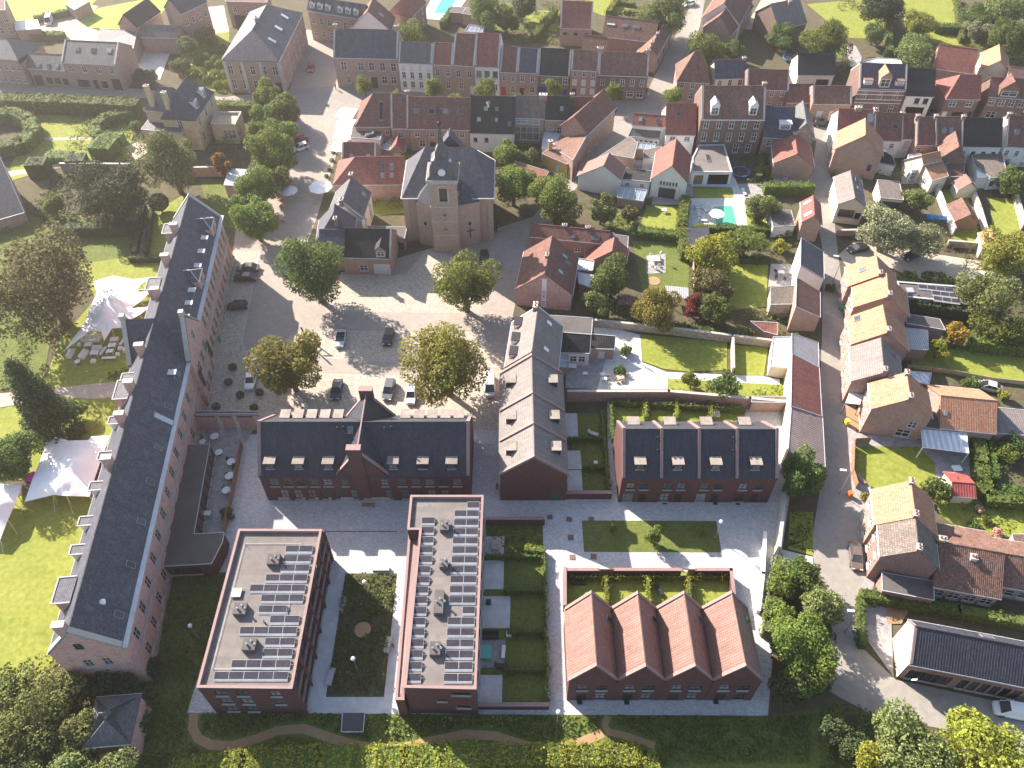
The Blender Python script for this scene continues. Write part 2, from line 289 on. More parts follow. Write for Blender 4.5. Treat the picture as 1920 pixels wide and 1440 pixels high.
# ------------------------------------------------------------------ windows, doors (shared meshes)
WCACHE = {}
STY = {'w': ('white_paint', 'pane', 1, 1), 'd': ('dark_paint', 'pane', 1, 1), 'g': ('grey_paint', 'pane_sky', 1, 0), 'c': ('white_paint', 'pane_curtain', 1, 1), 'b': ('dark_paint', 'pane_sky', 1, 1),
       's': ('white_paint', 'shutter_white', 0, 0), 'x': ('dark_paint', 'pane', 2, 0), 'n': ('dark_paint', 'pane', 0, 0), 'y': ('white_paint', 'pane_sky', 3, 1), 'r': ('stone_trim', 'pane', 1, 1)}
DOORS = {'D': 'door_dark', 'R': 'door_red', 'B': 'door_blue', 'W': 'shutter_white', 'G': 'door_green', 'T': 'timber', 'K': 'dark_paint'}
def win_mesh(w, h, st):
    k = (round(w, 2), round(h, 2), st)
    if k in WCACHE: return WCACHE[k]
    if st in DOORS:
        a = MB(); a.prism([(-w / 2, 0, 0), (w / 2, 0, 0), (w / 2, 0, h), (-w / 2, 0, h)], (0, .06, 0))
        for q in range(1, max(2, int(w / .9)) + 1): pass
        a.prism([(-w * .36, -.025, h * .1), (w * .36, -.025, h * .1), (w * .36, -.025, h * .45), (-w * .36, -.025, h * .45)], (0, .03, 0))
        a.prism([(-w * .36, -.025, h * .55), (w * .36, -.025, h * .55), (w * .36, -.025, h * .92), (-w * .36, -.025, h * .92)], (0, .03, 0))
        b = MB(); b.box((w * .42, -.05, h * .47), .05, .06, .12)
        WCACHE[k] = (a.mesh('door', DOORS[st]), b.mesh('handle', 'metal_shiny'), None); return WCACHE[k]
    fm, pm, nx, nz = STY[st]; f = .09; a = MB()
    def bar(x0, x1, z0, z1, y=-.06): a.prism([(x0, y, z0), (x1, y, z0), (x1, y, z1), (x0, y, z1)], (0, .08, 0))
    bar(-w / 2, -w / 2 + f, 0, h); bar(w / 2 - f, w / 2, 0, h); bar(-w / 2 + f, w / 2 - f, 0, f); bar(-w / 2 + f, w / 2 - f, h - f, h)
    for i in range(nx): x = -w / 2 + w * (i + 1) / (nx + 1); bar(x - .035, x + .035, f, h - f, -.05)
    for i in range(nz): z = h * (i + 1) / (nz + 1) + h * .08; bar(-w / 2 + f, w / 2 - f, z - .03, z + .03, -.045)
    p = MB(); p.face([(-w / 2, 0, 0), (w / 2, 0, 0), (w / 2, 0, h), (-w / 2, 0, h)])
    s = MB(); s.prism([(-w / 2 - .08, -.2, -.1), (w / 2 + .08, -.2, -.1), (w / 2 + .08, .02, -.1), (-w / 2 - .08, .02, -.1)], (0, 0, .09))
    WCACHE[k] = (a.mesh('window', fm), p.mesh('pane', pm), s.mesh('sill', 'stone_trim')); return WCACHE[k]
def place_window(par, pos, out, w, h, st, rec=.12):       # pos = bottom centre on the wall face, out = outward heading
    a, b, s = win_mesh(w, h, st); base = parent_org(par); rz = math.atan2(out.x, -out.y)
    o = obj('door' if st in DOORS else 'window', a, par, pos - base - out * rec); o.rotation_euler = (0, 0, rz)
    if st in DOORS: c = obj('handle', b, o)
    else:
        c = obj('pane', b, o)
        q = obj('sill', s, o); q.location = (0, -rec, 0)
    return o
def wall_face(mb, p0, p1, z0, z1, wins, rec=.16, m=None):    # wall from p0 to p1 seen from outside (p0 on the viewer's left) with real openings
    p0, p1 = Vector((p0.x, p0.y, 0)), Vector((p1.x, p1.y, 0)); L = (p1 - p0).length; u = (p1 - p0) / L; out = Vector((u.y, -u.x, 0)); Z = Vector((0, 0, 1))
    R = [(max(.02, uc - w / 2), min(L - .02, uc + w / 2), max(z0 + .01, zb), min(z1 - .02, zb + h)) for uc, zb, w, h, st in wins]
    us = sorted({0.0, L} | {round(r[k], 3) for r in R for k in (0, 1)}); zs = sorted({z0, z1} | {round(r[k], 3) for r in R for k in (2, 3)})
    for i in range(len(us) - 1):
        for j in range(len(zs) - 1):
            cu, cz = (us[i] + us[i + 1]) / 2, (zs[j] + zs[j + 1]) / 2
            if any(r[0] < cu < r[1] and r[2] < cz < r[3] for r in R): continue
            mb.face([p0 + u * us[i] + Z * zs[j], p0 + u * us[i + 1] + Z * zs[j], p0 + u * us[i + 1] + Z * zs[j + 1], p0 + u * us[i] + Z * zs[j + 1]], m)
    for a, b, c, d in R:
        i = -out * rec; q = [p0 + u * a + Z * c, p0 + u * b + Z * c, p0 + u * b + Z * d, p0 + u * a + Z * d]
        for k in range(4): mb.face([q[k], q[(k + 1) % 4], q[(k + 1) % 4] + i, q[k] + i], m)
        mb.face([x + i for x in q], m)
def spread(L, spec):                                    # window spec (n, zb, w, h, style[, u0, u1]) -> list of openings
    r = []
    for s in spec:
        n, zb, w, h, st = s[:5]; u0, u1 = (s[5] * L, s[6] * L) if len(s) > 6 else (0, L)
        for i in range(n): r.append((u0 + (u1 - u0) * (i + .5) / n, zb, w, h, st))
    return r
def hang(par, p0, p1, wins, rec=.12):
    L = (p1 - p0).length; u = (p1 - p0) / L; out = Vector((u.y, -u.x, 0))
    for uc, zb, w, h, st in wins: place_window(par, p0 + u * uc + Vector((0, 0, zb)), out, w, h, st, rec)
def chimney(par, c, z0, z1, ax, sx=.9, sy=.6, m='brick_red', pots=2):
    mb = MB(); mb.box((c.x, c.y, z0), sx, sy, z1 - z0, ax, m); mb.box((c.x, c.y, z1), sx + .16, sy + .16, .14, ax, 'stone_trim')
    o = mb.build('chimney', None, par); u = Vector((ax[0], ax[1], 0)).normalized()
    for i in range(pots):
        t = MB(); p = c + u * (sx * ((i + .5) / pots - .5)); t.tube((p.x, p.y, z1 + .14), (p.x, p.y, z1 + .5), .13, .11, 8); t.build('pot', 'tile_red', o)
    return o
def skylight(par, c, ux, uv, n, w=.8, h=1.1, m='pane_sky'):    # lies on a slope: c centre, ux level axis, uv up-slope axis, n normal
    mb = MB(); q = [c - ux * w / 2 - uv * h / 2, c + ux * w / 2 - uv * h / 2, c + ux * w / 2 + uv * h / 2, c - ux * w / 2 + uv * h / 2]
    mb.prism([p + n * .02 for p in q], n * .1); o = mb.build('skylight', 'grey_paint', par)
    g = MB(); g.face([p + n * .13 + (c - p) * .14 for p in q]); g.build('pane', m, o); return o
# ------------------------------------------------------------------ gabled house from its eave line A-B, a ridge sighting above A and its eave height
def H(label, A, B, R, he, roof='tile_brown', wall='brick_old', p=45, D=None, hip=(0, 0), w=None, ch=(), sk=(), dm=(), cop=None, gut='zinc', name='house', cat='house', group=None, oh=.22, back=None, flip=None, zb=0.0, chm='brick_red', tmax=9.0, t=None, R2=None):
    if isinstance(he, tuple): he = height_at(A, he)
    a, b = U(A, he), U(B, he); L = (b - a).length; ud = (b - a) / L; best = None
    tp = math.tan(R_(p))
    for sg in ((1, -1) if flip is None else (flip,)):
        un = Vector((-ud.y, ud.x, 0)) * sg
        for i in range(3, int(tmax * 20)):
            tt = i * .05
            if t is not None and abs(tt - t) > .026: continue
            q = Q(a + un * tt + Vector((0, 0, tt * tp))); e = math.hypot(q[0] - R[0], q[1] - R[1])
            if best is None or e < best[0]: best = (e, tt, un)
    e, t, un = best; hr = he + t * tp; D = D or 2 * t; heb = max(.6, hr - (D - t) * tp) if back is None else back
    g = Vector((a.x, a.y, zb)); rt = root(name, label, cat, g, group)
    def X(u, v, z): return Vector((a.x, a.y, 0)) + ud * u + un * v + Vector((0, 0, z))
    w = w or {}; mb = MB(); rh = un.dot(Vector((-ud.y, ud.x, 0))) < 0     # orientation so that facade runs left to right from outside
    # facades: F front (v=0), K back (v=D), L end at A, E end at B
    C = {'F': (X(0, 0, 0), X(L, 0, 0), he), 'E': (X(L, 0, 0), X(L, D, 0), min(he, heb)), 'K': (X(L, D, 0), X(0, D, 0), heb), 'L': (X(0, D, 0), X(0, 0, 0), min(he, heb))}
    for k, (p0, p1, zt) in C.items():
        if rh: p0, p1 = p1, p0
        wl = spread((p1 - p0).length, w.get(k, ()))
        lo = [x for x in wl if x[1] + x[3] < zt]; wall_face(mb, p0, p1, zb, zt, lo); hang(rt, p0, p1, wl) if lo == wl else (hang(rt, p0, p1, lo), hang(rt, p0, p1, [x for x in wl if x not in lo], -.03))
    ha, hb = hip
    for u_, hp in ((0, ha), (L, hb)):
        zt = min(he, heb); zz = [X(u_, 0, zt), X(u_, D, zt)]
        if not hp: poly = [X(u_, 0, zt), X(u_, D, zt)] + ([X(u_, D, heb)] if heb > zt + .01 else []) + [X(u_, t, hr - .03)] + ([X(u_, 0, he)] if he > zt + .01 else [])
        else: poly = None
        if poly:
            if (u_ == 0) != rh: poly = poly[::-1]
            mb.face(poly)
    mb.build('wall', wall, rt)
    o1 = oh if not ha else oh; O0, O1 = (oh if cop is None else .0), (oh if cop is None else .0)
    r = MB(); th = .16; dz = oh * tp
    def E(u, v): return X(u, v, (hr - (t - v) * tp if v <= t else hr - (v - t) * (hr - heb) / (D - t)) + .05)
    ua, ub = (ha if ha else -O0), (L - hb if hb else L + O1)
    F1 = [E(-O0, -oh), E(L + O1, -oh), E(ub, t), E(ua, t)]; F2 = [E(L + O1, D + oh), E(-O0, D + oh), E(ua, t), E(ub, t)]
    for f in (F1, F2): r.prism(f, (0, 0, th))
    if ha: r.prism([E(-O0, D + oh), E(-O0, -oh), E(ua, t)], (0, 0, th))
    if hb: r.prism([E(L + O1, -oh), E(L + O1, D + oh), E(ub, t)], (0, 0, th))
    ro = r.build('roof', roof, rt)
    rg = MB(); rg.tube(E(ua, t) + Vector((0, 0, th * .8)), E(ub, t) + Vector((0, 0, th * .8)), .13, n=6); rg.build('ridge_tiles', roof, ro)
    for v, s in ((-oh, 1), (D + oh, -1)):
        if gut: q = MB(); q.tube(E(-O0, v) + Vector((0, 0, .06)), E(L + O1, v) + Vector((0, 0, .06)), .1, n=6); q.build('gutter', gut, rt)
    if cop:
        for u_ in ((0, L) if cop[0] == 'b' else (0,) if cop[0] == 'a' else (L,)):
            cm, cw, cu = cop[1], cop[2], cop[3]; k = MB(); s = cw / 2 if u_ == 0 else -cw / 2
            for v0, v1 in ((-.1, t), (t, D + .1)):
                q = [E(u_ - cw / 2 + s, v0), E(u_ + cw / 2 + s, v0), E(u_ + cw / 2 + s, v1), E(u_ - cw / 2 + s, v1)]; k.prism([x - Vector((0, 0, .1)) for x in q], (0, 0, .1 + th + cu))
            k.build('coping', cm, rt)
    for c in ch:                                       # (fraction along ridge, v offset, height above ridge[, sx, sy, mat])
        f, dv, hh = c[:3]; cc = X(L * f, t + dv, 0); chimney(rt, cc, E(L * f, t + dv).z - .6, hr + hh, ud, *(c[3:5] if len(c) > 4 else (.9, .6)), m=c[5] if len(c) > 5 else chm)
    nF = ud.cross((un + Vector((0, 0, tp))).normalized()); nF = nF if nF.z > 0 else -nF
    tb = (hr - heb) / (D - t); upK = (-un + Vector((0, 0, tb))).normalized(); nK = ud.cross(upK); nK = nK if nK.z > 0 else -nK
    for s in sk:                                       # (side, fraction along, fraction up[, w, h, mat])
        sd_, fu, fv = s[:3]; ww, hh = (s[3], s[4]) if len(s) > 4 else (.8, 1.1); mm = s[5] if len(s) > 5 else 'pane_sky'
        v = t * fv if sd_ == 'F' else D - (D - t) * fv; upv = (un + Vector((0, 0, tp))).normalized() if sd_ == 'F' else upK; n = nF if sd_ == 'F' else nK
        skylight(rt, E(L * fu, v) + Vector((0, 0, th)), ud, upv, n, ww, hh, mm)
    for s in dm:                                       # dormers (side, fraction along, fraction up of the sill, w, h, kind, style[, roofmat, wallmat])
        sd_, fu, fv, ww, hh, kd, st = s[:7]; rm = s[7] if len(s) > 7 else roof; wm = s[8] if len(s) > 8 else 'white_paint'
        v0 = t * fv if sd_ == 'F' else D - (D - t) * fv; iv = un if sd_ == 'F' else -un; tq = tp if sd_ == 'F' else tb; z0 = E(0, v0).z + th
        c = X(L * fu, v0, z0); hw = ud * ww / 2; zz = Vector((0, 0, hh)); dl = hh / tq
        d = MB(); d.prism([c - hw - zz * .1, c + hw - zz * .1, c + hw + zz, c - hw + zz], iv * dl); dob = d.build('dormer', wm, rt)
        k = MB(); ex = ud * .12; fo = -iv * .15
        if kd == 'flat': k.prism([c - hw - ex + zz + fo, c + hw + ex + zz + fo, c + hw + ex + zz + iv * dl, c - hw - ex + zz + iv * dl], (0, 0, .14))
        else:
            ap = c + zz + Vector((0, 0, ww * .5)) + fo; dl2 = iv * (dl + ww * .5 / tq)
            k.prism([c - hw - ex + zz + fo, ap, ap + dl2, c - hw - ex + zz + iv * dl], (0, 0, .12)); k.prism([ap, c + hw + ex + zz + fo, c + hw + ex + zz + iv * dl, ap + dl2], (0, 0, .12))
            d2 = MB(); d2.face([c - hw + zz, c + hw + zz, ap - fo * 1.02]); d2.build('dormer_gable', wm, dob)
        k.build('dormer_roof', rm, dob); place_window(dob, c - iv * .05 + Vector((0, 0, .12)), -iv, ww * .8, hh * .78, st, 0)
    rt['_x'] = 0; del rt['_x']
    HOUSES.append((label, round(e, 1), round(t, 2), round(hr, 1), round(L, 1), round(D, 1), round(he, 1)))
    return rt, X, E, dict(L=L, D=D, t=t, hr=hr, he=he, ud=ud, un=un, nF=nF)
HOUSES = []
def paned_roof(rt, q, m):                                # glazed roof: bars with separate panes between them
    if (q[1] - q[0]).length + (q[2] - q[3]).length < (q[2] - q[1]).length + (q[3] - q[0]).length: q = q[1:] + q[:1]
    k = max(2, round((q[1] - q[0]).length / 1.1)); z = Vector((0, 0, .06)); b = MB()
    for i in range(k + 1): s, e = q[0].lerp(q[1], i / k), q[3].lerp(q[2], i / k); b.tube(s + z, e + z, .06, n=4)
    b.tube(q[0] + z, q[1] + z, .06, n=4); b.tube(q[3] + z, q[2] + z, .06, n=4); ro = b.build('roof', 'white_paint', rt)
    for i in range(k): g = MB(); g.prism([q[0].lerp(q[1], (i + .06) / k), q[0].lerp(q[1], (i + .94) / k), q[3].lerp(q[2], (i + .94) / k), q[3].lerp(q[2], (i + .06) / k)], (0, 0, .04)); g.build('pane', m, ro)
# ------------------------------------------------------------------ flat or single-pitch building from its roof outline
def M(label, pts, roof='bitumen', wall='brick_old', par=.0, parm='coping', w=None, name='annex', cat='building', z0=0.0, group=None, th=.18, oh=.12, sk=(), parw=.28):
    P = [U((p[0], p[1]), p[2]) for p in pts]; n = len(P)
    sg = sum(P[i].x * P[(i + 1) % n].y - P[(i + 1) % n].x * P[i].y for i in range(n))
    idx = list(range(n)) if sg > 0 else list(range(n - 1, -1, -1)); P = [P[i] for i in idx]; w = w or {}
    rt = root(name, label, cat, Vector((P[0].x, P[0].y, z0)), group); mb = MB()
    for i in range(n):
        a, b = P[i], P[(i + 1) % n]; e = idx[i] if sg > 0 else idx[(i + 1) % n]       # edge number e = from pts[e] to pts[e+1]
        wl = spread((b - a).xy.length, w.get(e, ())); zt = min(a.z, b.z); pa, pb = Vector((a.x, a.y, 0)), Vector((b.x, b.y, 0))
        wall_face(mb, pa, pb, z0, zt, wl); hang(rt, pa, pb, wl)
        if abs(a.z - b.z) > .02: mb.face([Vector((a.x, a.y, zt)), Vector((b.x, b.y, zt)), b] if b.z > a.z else [Vector((a.x, a.y, zt)), Vector((b.x, b.y, zt)), a])
    mb.build('wall', wall, rt)
    c = sum(P, Vector()) / n; r = MB()
    if par:                                           # parapet with coping round a sunken deck
        r.prism([p - Vector((0, 0, par)) for p in P], (0, 0, .05)); r.build('roof', roof, rt); k = MB()
        def off(i, dd):
            a, b, d = P[i - 1], P[i], P[(i + 1) % n]; e1 = (b - a).normalized(); e2 = (d - b).normalized(); n1 = Vector((-e1.y, e1.x, 0)); n2 = Vector((-e2.y, e2.x, 0)); bi = (n1 + n2); bi = bi / max(.3, bi.length_squared) * 2
            return b + bi * dd
        O = [off(i, -.06) for i in range(n)]; I = [off(i, parw) for i in range(n)]
        for i in range(n):
            j = (i + 1) % n; k.face([O[i] + Vector((0, 0, .12)), O[j] + Vector((0, 0, .12)), I[j] + Vector((0, 0, .12)), I[i] + Vector((0, 0, .12))])
            k.face([O[i], O[j], O[j] + Vector((0, 0, .12)), O[i] + Vector((0, 0, .12))]); k.face([I[j] - Vector((0, 0, par)), I[i] - Vector((0, 0, par)), I[i] + Vector((0, 0, .12)), I[j] + Vector((0, 0, .12))])
        k.build('coping', parm, rt)
    else:
        q = [p + (p - c).normalized() * oh for p in P]; q = [Vector((a.x, a.y, b.z + .02)) for a, b in zip(q, P)]
        if roof in ('polycarb', 'roof_glass') and n == 4: paned_roof(rt, q, roof)
        else: r.prism(q, (0, 0, th)); r.build('roof', roof, rt)
        e = MB()
        for i in range(n): e.tube(q[i] + Vector((0, 0, th)), q[(i + 1) % n] + Vector((0, 0, th)), .07, n=4)
        e.build('edge_trim', 'zinc', rt)
    for s in sk:                                      # (px, py, w, h)
        z = P[0].z - par; cc = U(s[:2], z); skylight(rt, cc + Vector((0, 0, .1)), Vector((1, 0, 0)), Vector((0, 1, 0)), Vector((0, 0, 1)), s[2], s[3])
    return rt, P
# ------------------------------------------------------------------ foliage: many small leaf faces
def quads_mesh(name, V, m):
    n = len(V) // 4; me = bpy.data.meshes.new(name); me.vertices.add(4 * n); me.vertices.foreach_set('co', V.astype(np.float32).ravel())
    me.loops.add(4 * n); me.loops.foreach_set('vertex_index', np.arange(4 * n, dtype=np.int32)); me.polygons.add(n)
    me.polygons.foreach_set('loop_start', np.arange(0, 4 * n, 4, dtype=np.int32)); me.materials.append(MATS[m]); me.update(calc_edges=True); return me
def leaves(C, Nn, size, jit=.7, asp=.62):                # C centres, Nn preferred normals
    n = len(C); N = Nn + RNG.normal(0, jit, (n, 3)); N /= np.linalg.norm(N, axis=1)[:, None] + 1e-9
    T = RNG.normal(0, 1, (n, 3)); T -= N * (T * N).sum(1)[:, None]; T /= np.linalg.norm(T, axis=1)[:, None] + 1e-9; B = np.cross(N, T)
    s = size * RNG.uniform(.6, 1.35, (n, 1)); a = T * s; b = B * s * asp
    return np.stack([C - a * .5, C + b * .5 - a * .05, C + a * .5, C - b * .5 + a * .05], 1).reshape(-1, 3)
def sphere_pts(n):
    v = RNG.normal(0, 1, (n, 3)); return v / np.linalg.norm(v, axis=1)[:, None]
def crown_mesh(rx, rz, n, size, m, lobes=14, kind='round'):   # crown centred on the origin
    cs = []
    for i in range(lobes):
        v = sphere_pts(1)[0]; k = RNG.uniform(.42, .9); lr = RNG.uniform(.2, .46)
        if kind == 'cone': z = RNG.uniform(-.9, .85); w = (1 - (z + 1) / 2) * .75; an = RNG.uniform(0, 6.28); cs.append((w * math.cos(an) * .75, w * math.sin(an) * .75, z, .14 + .3 * (1 - (z + 1) / 2)))
        elif kind == 'column': z = RNG.uniform(-.75, .75); an = RNG.uniform(0, 6.28); cs.append((.35 * math.cos(an), .35 * math.sin(an), z, RNG.uniform(.35, .5)))
        elif kind == 'loose': cs.append((v[0] * k * 1.1, v[1] * k * 1.1, v[2] * k, lr * .75))
        else: cs.append((v[0] * k, v[1] * k, v[2] * k * (.9 if v[2] > 0 else .75), lr))
    if kind in ('round',): cs.append((0, 0, 0, .66))
    cs = np.array(cs); wt = cs[:, 3] ** 2; pick = RNG.choice(len(cs), n, p=wt / wt.sum()); d = sphere_pts(n)
    rad = cs[pick, 3] * RNG.uniform(.72, 1.06, n); C = cs[pick, :3] + d * rad[:, None]
    if kind == 'clip': C = sphere_pts(n) * RNG.uniform(.9, 1.03, (n, 1)); d = C
    Nn = d * .8 + np.array([0, 0, .45]); S = np.array([rx, rx, rz])
    return quads_mesh('crown', leaves(C * S, Nn, size), m)
CROWNS = {}
def tree(cx, cy, wpx, m='leaf_mid', label='', h=None, asp=.95, kind='round', trunk=None, name='tree', cat='tree', group=None, uniq=False, dens=1.0, leaf=None, zc=None):
    # cx, cy, wpx: sighted centre and width of the crown; asp = crown height / width
    r = 4.0
    for _ in range(4):
        rz = r * asp; tr = trunk if trunk is not None else (.35 * r if r > 1.6 else .15 * r); z = (tr + rz) if zc is None else zc; c = U((cx, cy), z); r = wpx / 2 / ppm(c)
    rz = r * asp; size = leaf or (.3 + .022 * r if r > 1.5 else .2 + .05 * r)
    key = (m, kind, round(r * 2) / 2 if r > 2 else round(r * 4) / 4, round(asp, 1), RNG.integers(0, 3) if not uniq else label)
    if key not in CROWNS:
        rr = key[2] if key[2] > 0 else .25; n = int(min(15000, max(260, 62 * rr * rr * max(.6, asp) / (size * size) * dens)))
        CROWNS[key] = crown_mesh(rr, rr * asp, n, size, m, lobes=int(10 + rr * 2.2) if kind != 'cone' else 70, kind=kind)
    base = Vector((c.x, c.y, 0)); rt = root(name, label, cat, base, group)
    o = obj('crown', CROWNS[key], rt, (0, 0, z)); s = r / max(.25, key[2]); o.scale = (s, s, s); o.rotation_euler = (0, 0, RNG.uniform(0, 6.28))
    t = MB(); tr0 = max(.05, r * .075); top = z + (rz * .15 if kind != 'cone' else rz * .7); t.tube((0, 0, -.05), (0, 0, max(.2, z - rz * .45)), tr0 * 1.25, tr0 * .85, 8)
    t.tube((0, 0, max(.15, z - rz * .5)), (0, 0, top), tr0 * .85, tr0 * .3, 7)
    if r > 1.2:
        for i in range(6):
            an = i * 1.05 + RNG.uniform(0, .5); k = RNG.uniform(.4, .65); z1 = z - rz * RNG.uniform(.1, .45); t.tube((0, 0, z1), (r * k * math.cos(an), r * k * math.sin(an), z1 + rz * RNG.uniform(.25, .6)), tr0 * .45, tr0 * .12, 5)
    obj('trunk', t.mesh('trunk', 'bark', uv=False, smooth=True), rt); return rt
def bush(cx, cy, wpx, m='leaf_mid', label='', asp=.8, kind='round', group=None, name='shrub', cat='shrub', **k):
    return tree(cx, cy, wpx, m, label, asp=asp, kind=kind, trunk=k.pop('trunk', -.12), name=name, cat=cat, group=group, **k)
def hedge(pts, wd, ht, m='leaf_mid', label='', dens=14, size=.34, name='hedge', cat='hedge', z0=0.0, ragged=.12, group=None, closed=False):
    P = [U(p) for p in pts]; P = P + [P[0]] if closed else P; rt = root(name, label, cat, Vector((P[0].x, P[0].y, 0)), group); C = []; Nn = []; core = MB(); o = Vector(rt.location)
    for a, b in zip(P[:-1], P[1:]):
        L = (b - a).length; u = (b - a) / L; v = Vector((-u.y, u.x, 0)); i = .16
        core.box((a + b) / 2 - o + Vector((0, 0, 0)), L + wd * .3, max(.1, wd - 2 * i), max(.1, ht - i), u)
        A = np.array(a - o); uu, vv = np.array(u), np.array(v); Zz = np.array([0, 0, 1.])
        for kind, area in (('t', L * wd), ('l', L * ht), ('r', L * ht), ('s', wd * ht), ('e', wd * ht)):
            n = int(area * dens * (1.25 if kind == 't' else 1)); s = RNG.uniform(0, 1, n)[:, None]; q = RNG.uniform(0, 1, n)[:, None]; j = RNG.normal(0, ragged, (n, 1))
            wob = .16 * np.sin(s * L * 1.7 + a.x) + .11 * np.sin(s * L * 3.9 + a.y); j = j + wob * min(1, ht * .6)
            if kind == 't': p = A + uu * s * L + vv * (q - .5) * wd + Zz * (ht + j); nn = Zz
            elif kind == 'l': p = A + uu * s * L + vv * (wd / 2 + j) + Zz * (q * ht); nn = vv + Zz * .3
            elif kind == 'r': p = A + uu * s * L - vv * (wd / 2 + j) + Zz * (q * ht); nn = -vv + Zz * .3
            elif kind == 's': p = A - uu * j + vv * (s - .5) * wd + Zz * (q * ht); nn = -uu + Zz * .3
            else: p = A + uu * (L + j) + vv * (s - .5) * wd + Zz * (q * ht); nn = uu + Zz * .3
            C.append(p); Nn.append(np.tile(nn, (n, 1)))
    obj('foliage', quads_mesh('foliage', leaves(np.concatenate(C), np.concatenate(Nn), size, .55), m), rt)
    obj('stems', core.mesh('stems', 'leaf_dark' if m == 'leaf_dark' else 'leaf_mid', uv=False), rt); return rt
def inside(P, x, y):
    r = np.zeros(len(x), bool); n = len(P)
    for i in range(n):
        x0, y0, x1, y1 = P[i][0], P[i][1], P[i - 1][0], P[i - 1][1]; c = ((y0 > y) != (y1 > y)); d = np.where(c, (x1 - x0) * (y - y0) / ((y1 - y0) if y1 != y0 else 1e-9) + x0, 0); r ^= c & (x < d)
    return r
def ground_cover(pts, ht, m, label, name='ground_cover', dens=10, size=.35, clump=.6, z0=0.0, cat='plants', avoid=None, bare=None):   # uncountable low planting
    P = [U(p) for p in pts]; xs = [p.x for p in P]; ys = [p.y for p in P]; ar = (max(xs) - min(xs)) * (max(ys) - min(ys)); n = int(min(90000, ar * dens))
    x = RNG.uniform(min(xs), max(xs), n); y = RNG.uniform(min(ys), max(ys), n); k = inside([(p.x, p.y) for p in P], x, y); x, y = x[k], y[k]
    f = np.zeros(len(x))
    for a in range(7): an, fr, ph = RNG.uniform(0, 6.28), RNG.uniform(.4, 2.6), RNG.uniform(0, 6.28); f += np.sin((x * math.cos(an) + y * math.sin(an)) * fr + ph)
    if avoid is not None:
        A = np.array([(p.x, p.y) for p in avoid]); dd = np.min(np.hypot(x[:, None] - A[None, :, 0], y[:, None] - A[None, :, 1]), 1); k = dd > .75 + RNG.uniform(0, .35, len(x)); x, y, f = x[k], y[k], f[k]
    if bare is not None: k = f > bare + RNG.normal(0, .5, len(x)); x, y, f = x[k], y[k], f[k]
    hh = ht * np.clip(.55 + f * .18 * clump / .6, .08, 1.6); C = np.stack([x, y, z0 + hh * RNG.uniform(.45, 1, len(x))], 1); Nn = np.tile(np.array([0, 0, 1.]), (len(x), 1))
    o = obj(name, quads_mesh(name, leaves(C, Nn, size, .8), m)); tag(o, label, cat, None, 'stuff'); return o
# ------------------------------------------------------------------ small builders
def tent(label, outline, peaks, m='tent', sag=1.0, step=.7, name='stretch_tent', poles=True, legs=()):
    P = [(U((p[0], p[1]), p[2])) for p in outline]; K = [U((p[0], p[1]), p[2]) for p in peaks]; xs = [p.x for p in P]; ys = [p.y for p in P]
    g = Vector((sum(xs) / len(xs), sum(ys) / len(ys), 0)); rt = root(name, label, 'tent', g)
    bm = bmesh.new(); vs = [bm.verts.new((p.x, p.y, p.z)) for p in P]; f = bm.faces.new(vs); bmesh.ops.triangulate(bm, faces=[f])
    for _ in range(4):
        ed = [e for e in bm.edges if e.calc_length() > step]
        if not ed: break
        bmesh.ops.subdivide_edges(bm, edges=ed, cuts=1); bmesh.ops.triangulate(bm, faces=bm.faces[:])
    bnd = {v for e in bm.edges if len(e.link_faces) == 1 for v in e.verts}; ctl = P + K; wts = [1.0] * len(P) + [1.6] * len(K)
    for v in bm.verts:
        if v in bnd: continue
        s = w_ = 0
        for c, wt in zip(ctl, wts):
            d = math.hypot(v.co.x - c.x, v.co.y - c.y) + .15; q = wt / d ** 2.1; s += q * c.z; w_ += q
        v.co.z = s / w_
    for _ in range(10): bmesh.ops.smooth_vert(bm, verts=[v for v in bm.verts if v not in bnd], factor=.35, use_axis_z=True)
    K = [Vector((p.x, p.y, min(bm.verts, key=lambda v: (v.co.x - p.x) ** 2 + (v.co.y - p.y) ** 2).co.z)) for p in K]; bmesh.ops.recalc_face_normals(bm, faces=bm.faces)
    for v in bm.verts: v.co -= g
    me = bpy.data.meshes.new('canopy'); bm.to_mesh(me); bm.free(); me.materials.append(MATS[m]); me.polygons.foreach_set('use_smooth', [True] * len(me.polygons)); obj('canopy', me, rt)
    for p in K: t = MB(); t.tube((p.x, p.y, 0), (p.x, p.y, p.z - .05), .06, n=8); t.build('pole', 'timber_pale', rt)
    for p in P:
        if p.z > 1.0: t = MB(); d = (p - g); d.z = 0; d.normalize(); t.tube((p.x + d.x * .5, p.y + d.y * .5, 0), p, .045, n=6); t.build('pole', 'timber_pale', rt)
        if p.z > .3: t = MB(); d = (p - g); d.z = 0; d.normalize(); t.tube((p.x + d.x * 1.6, p.y + d.y * 1.6, 0), p, .02, n=4); t.build('guy_rope', 'white_paint', rt)
    return rt
def things(name, label, cat, specs, group=None, loc=(0, 0, 0), rz=0.0):   # specs: (part name, MB, material)
    rt = root(name, label, cat, loc, group); rt.rotation_euler = (0, 0, rz)
    for n, mb, m in specs: obj(n, mb.mesh(n, m), rt)
    return rt
CAR = {}
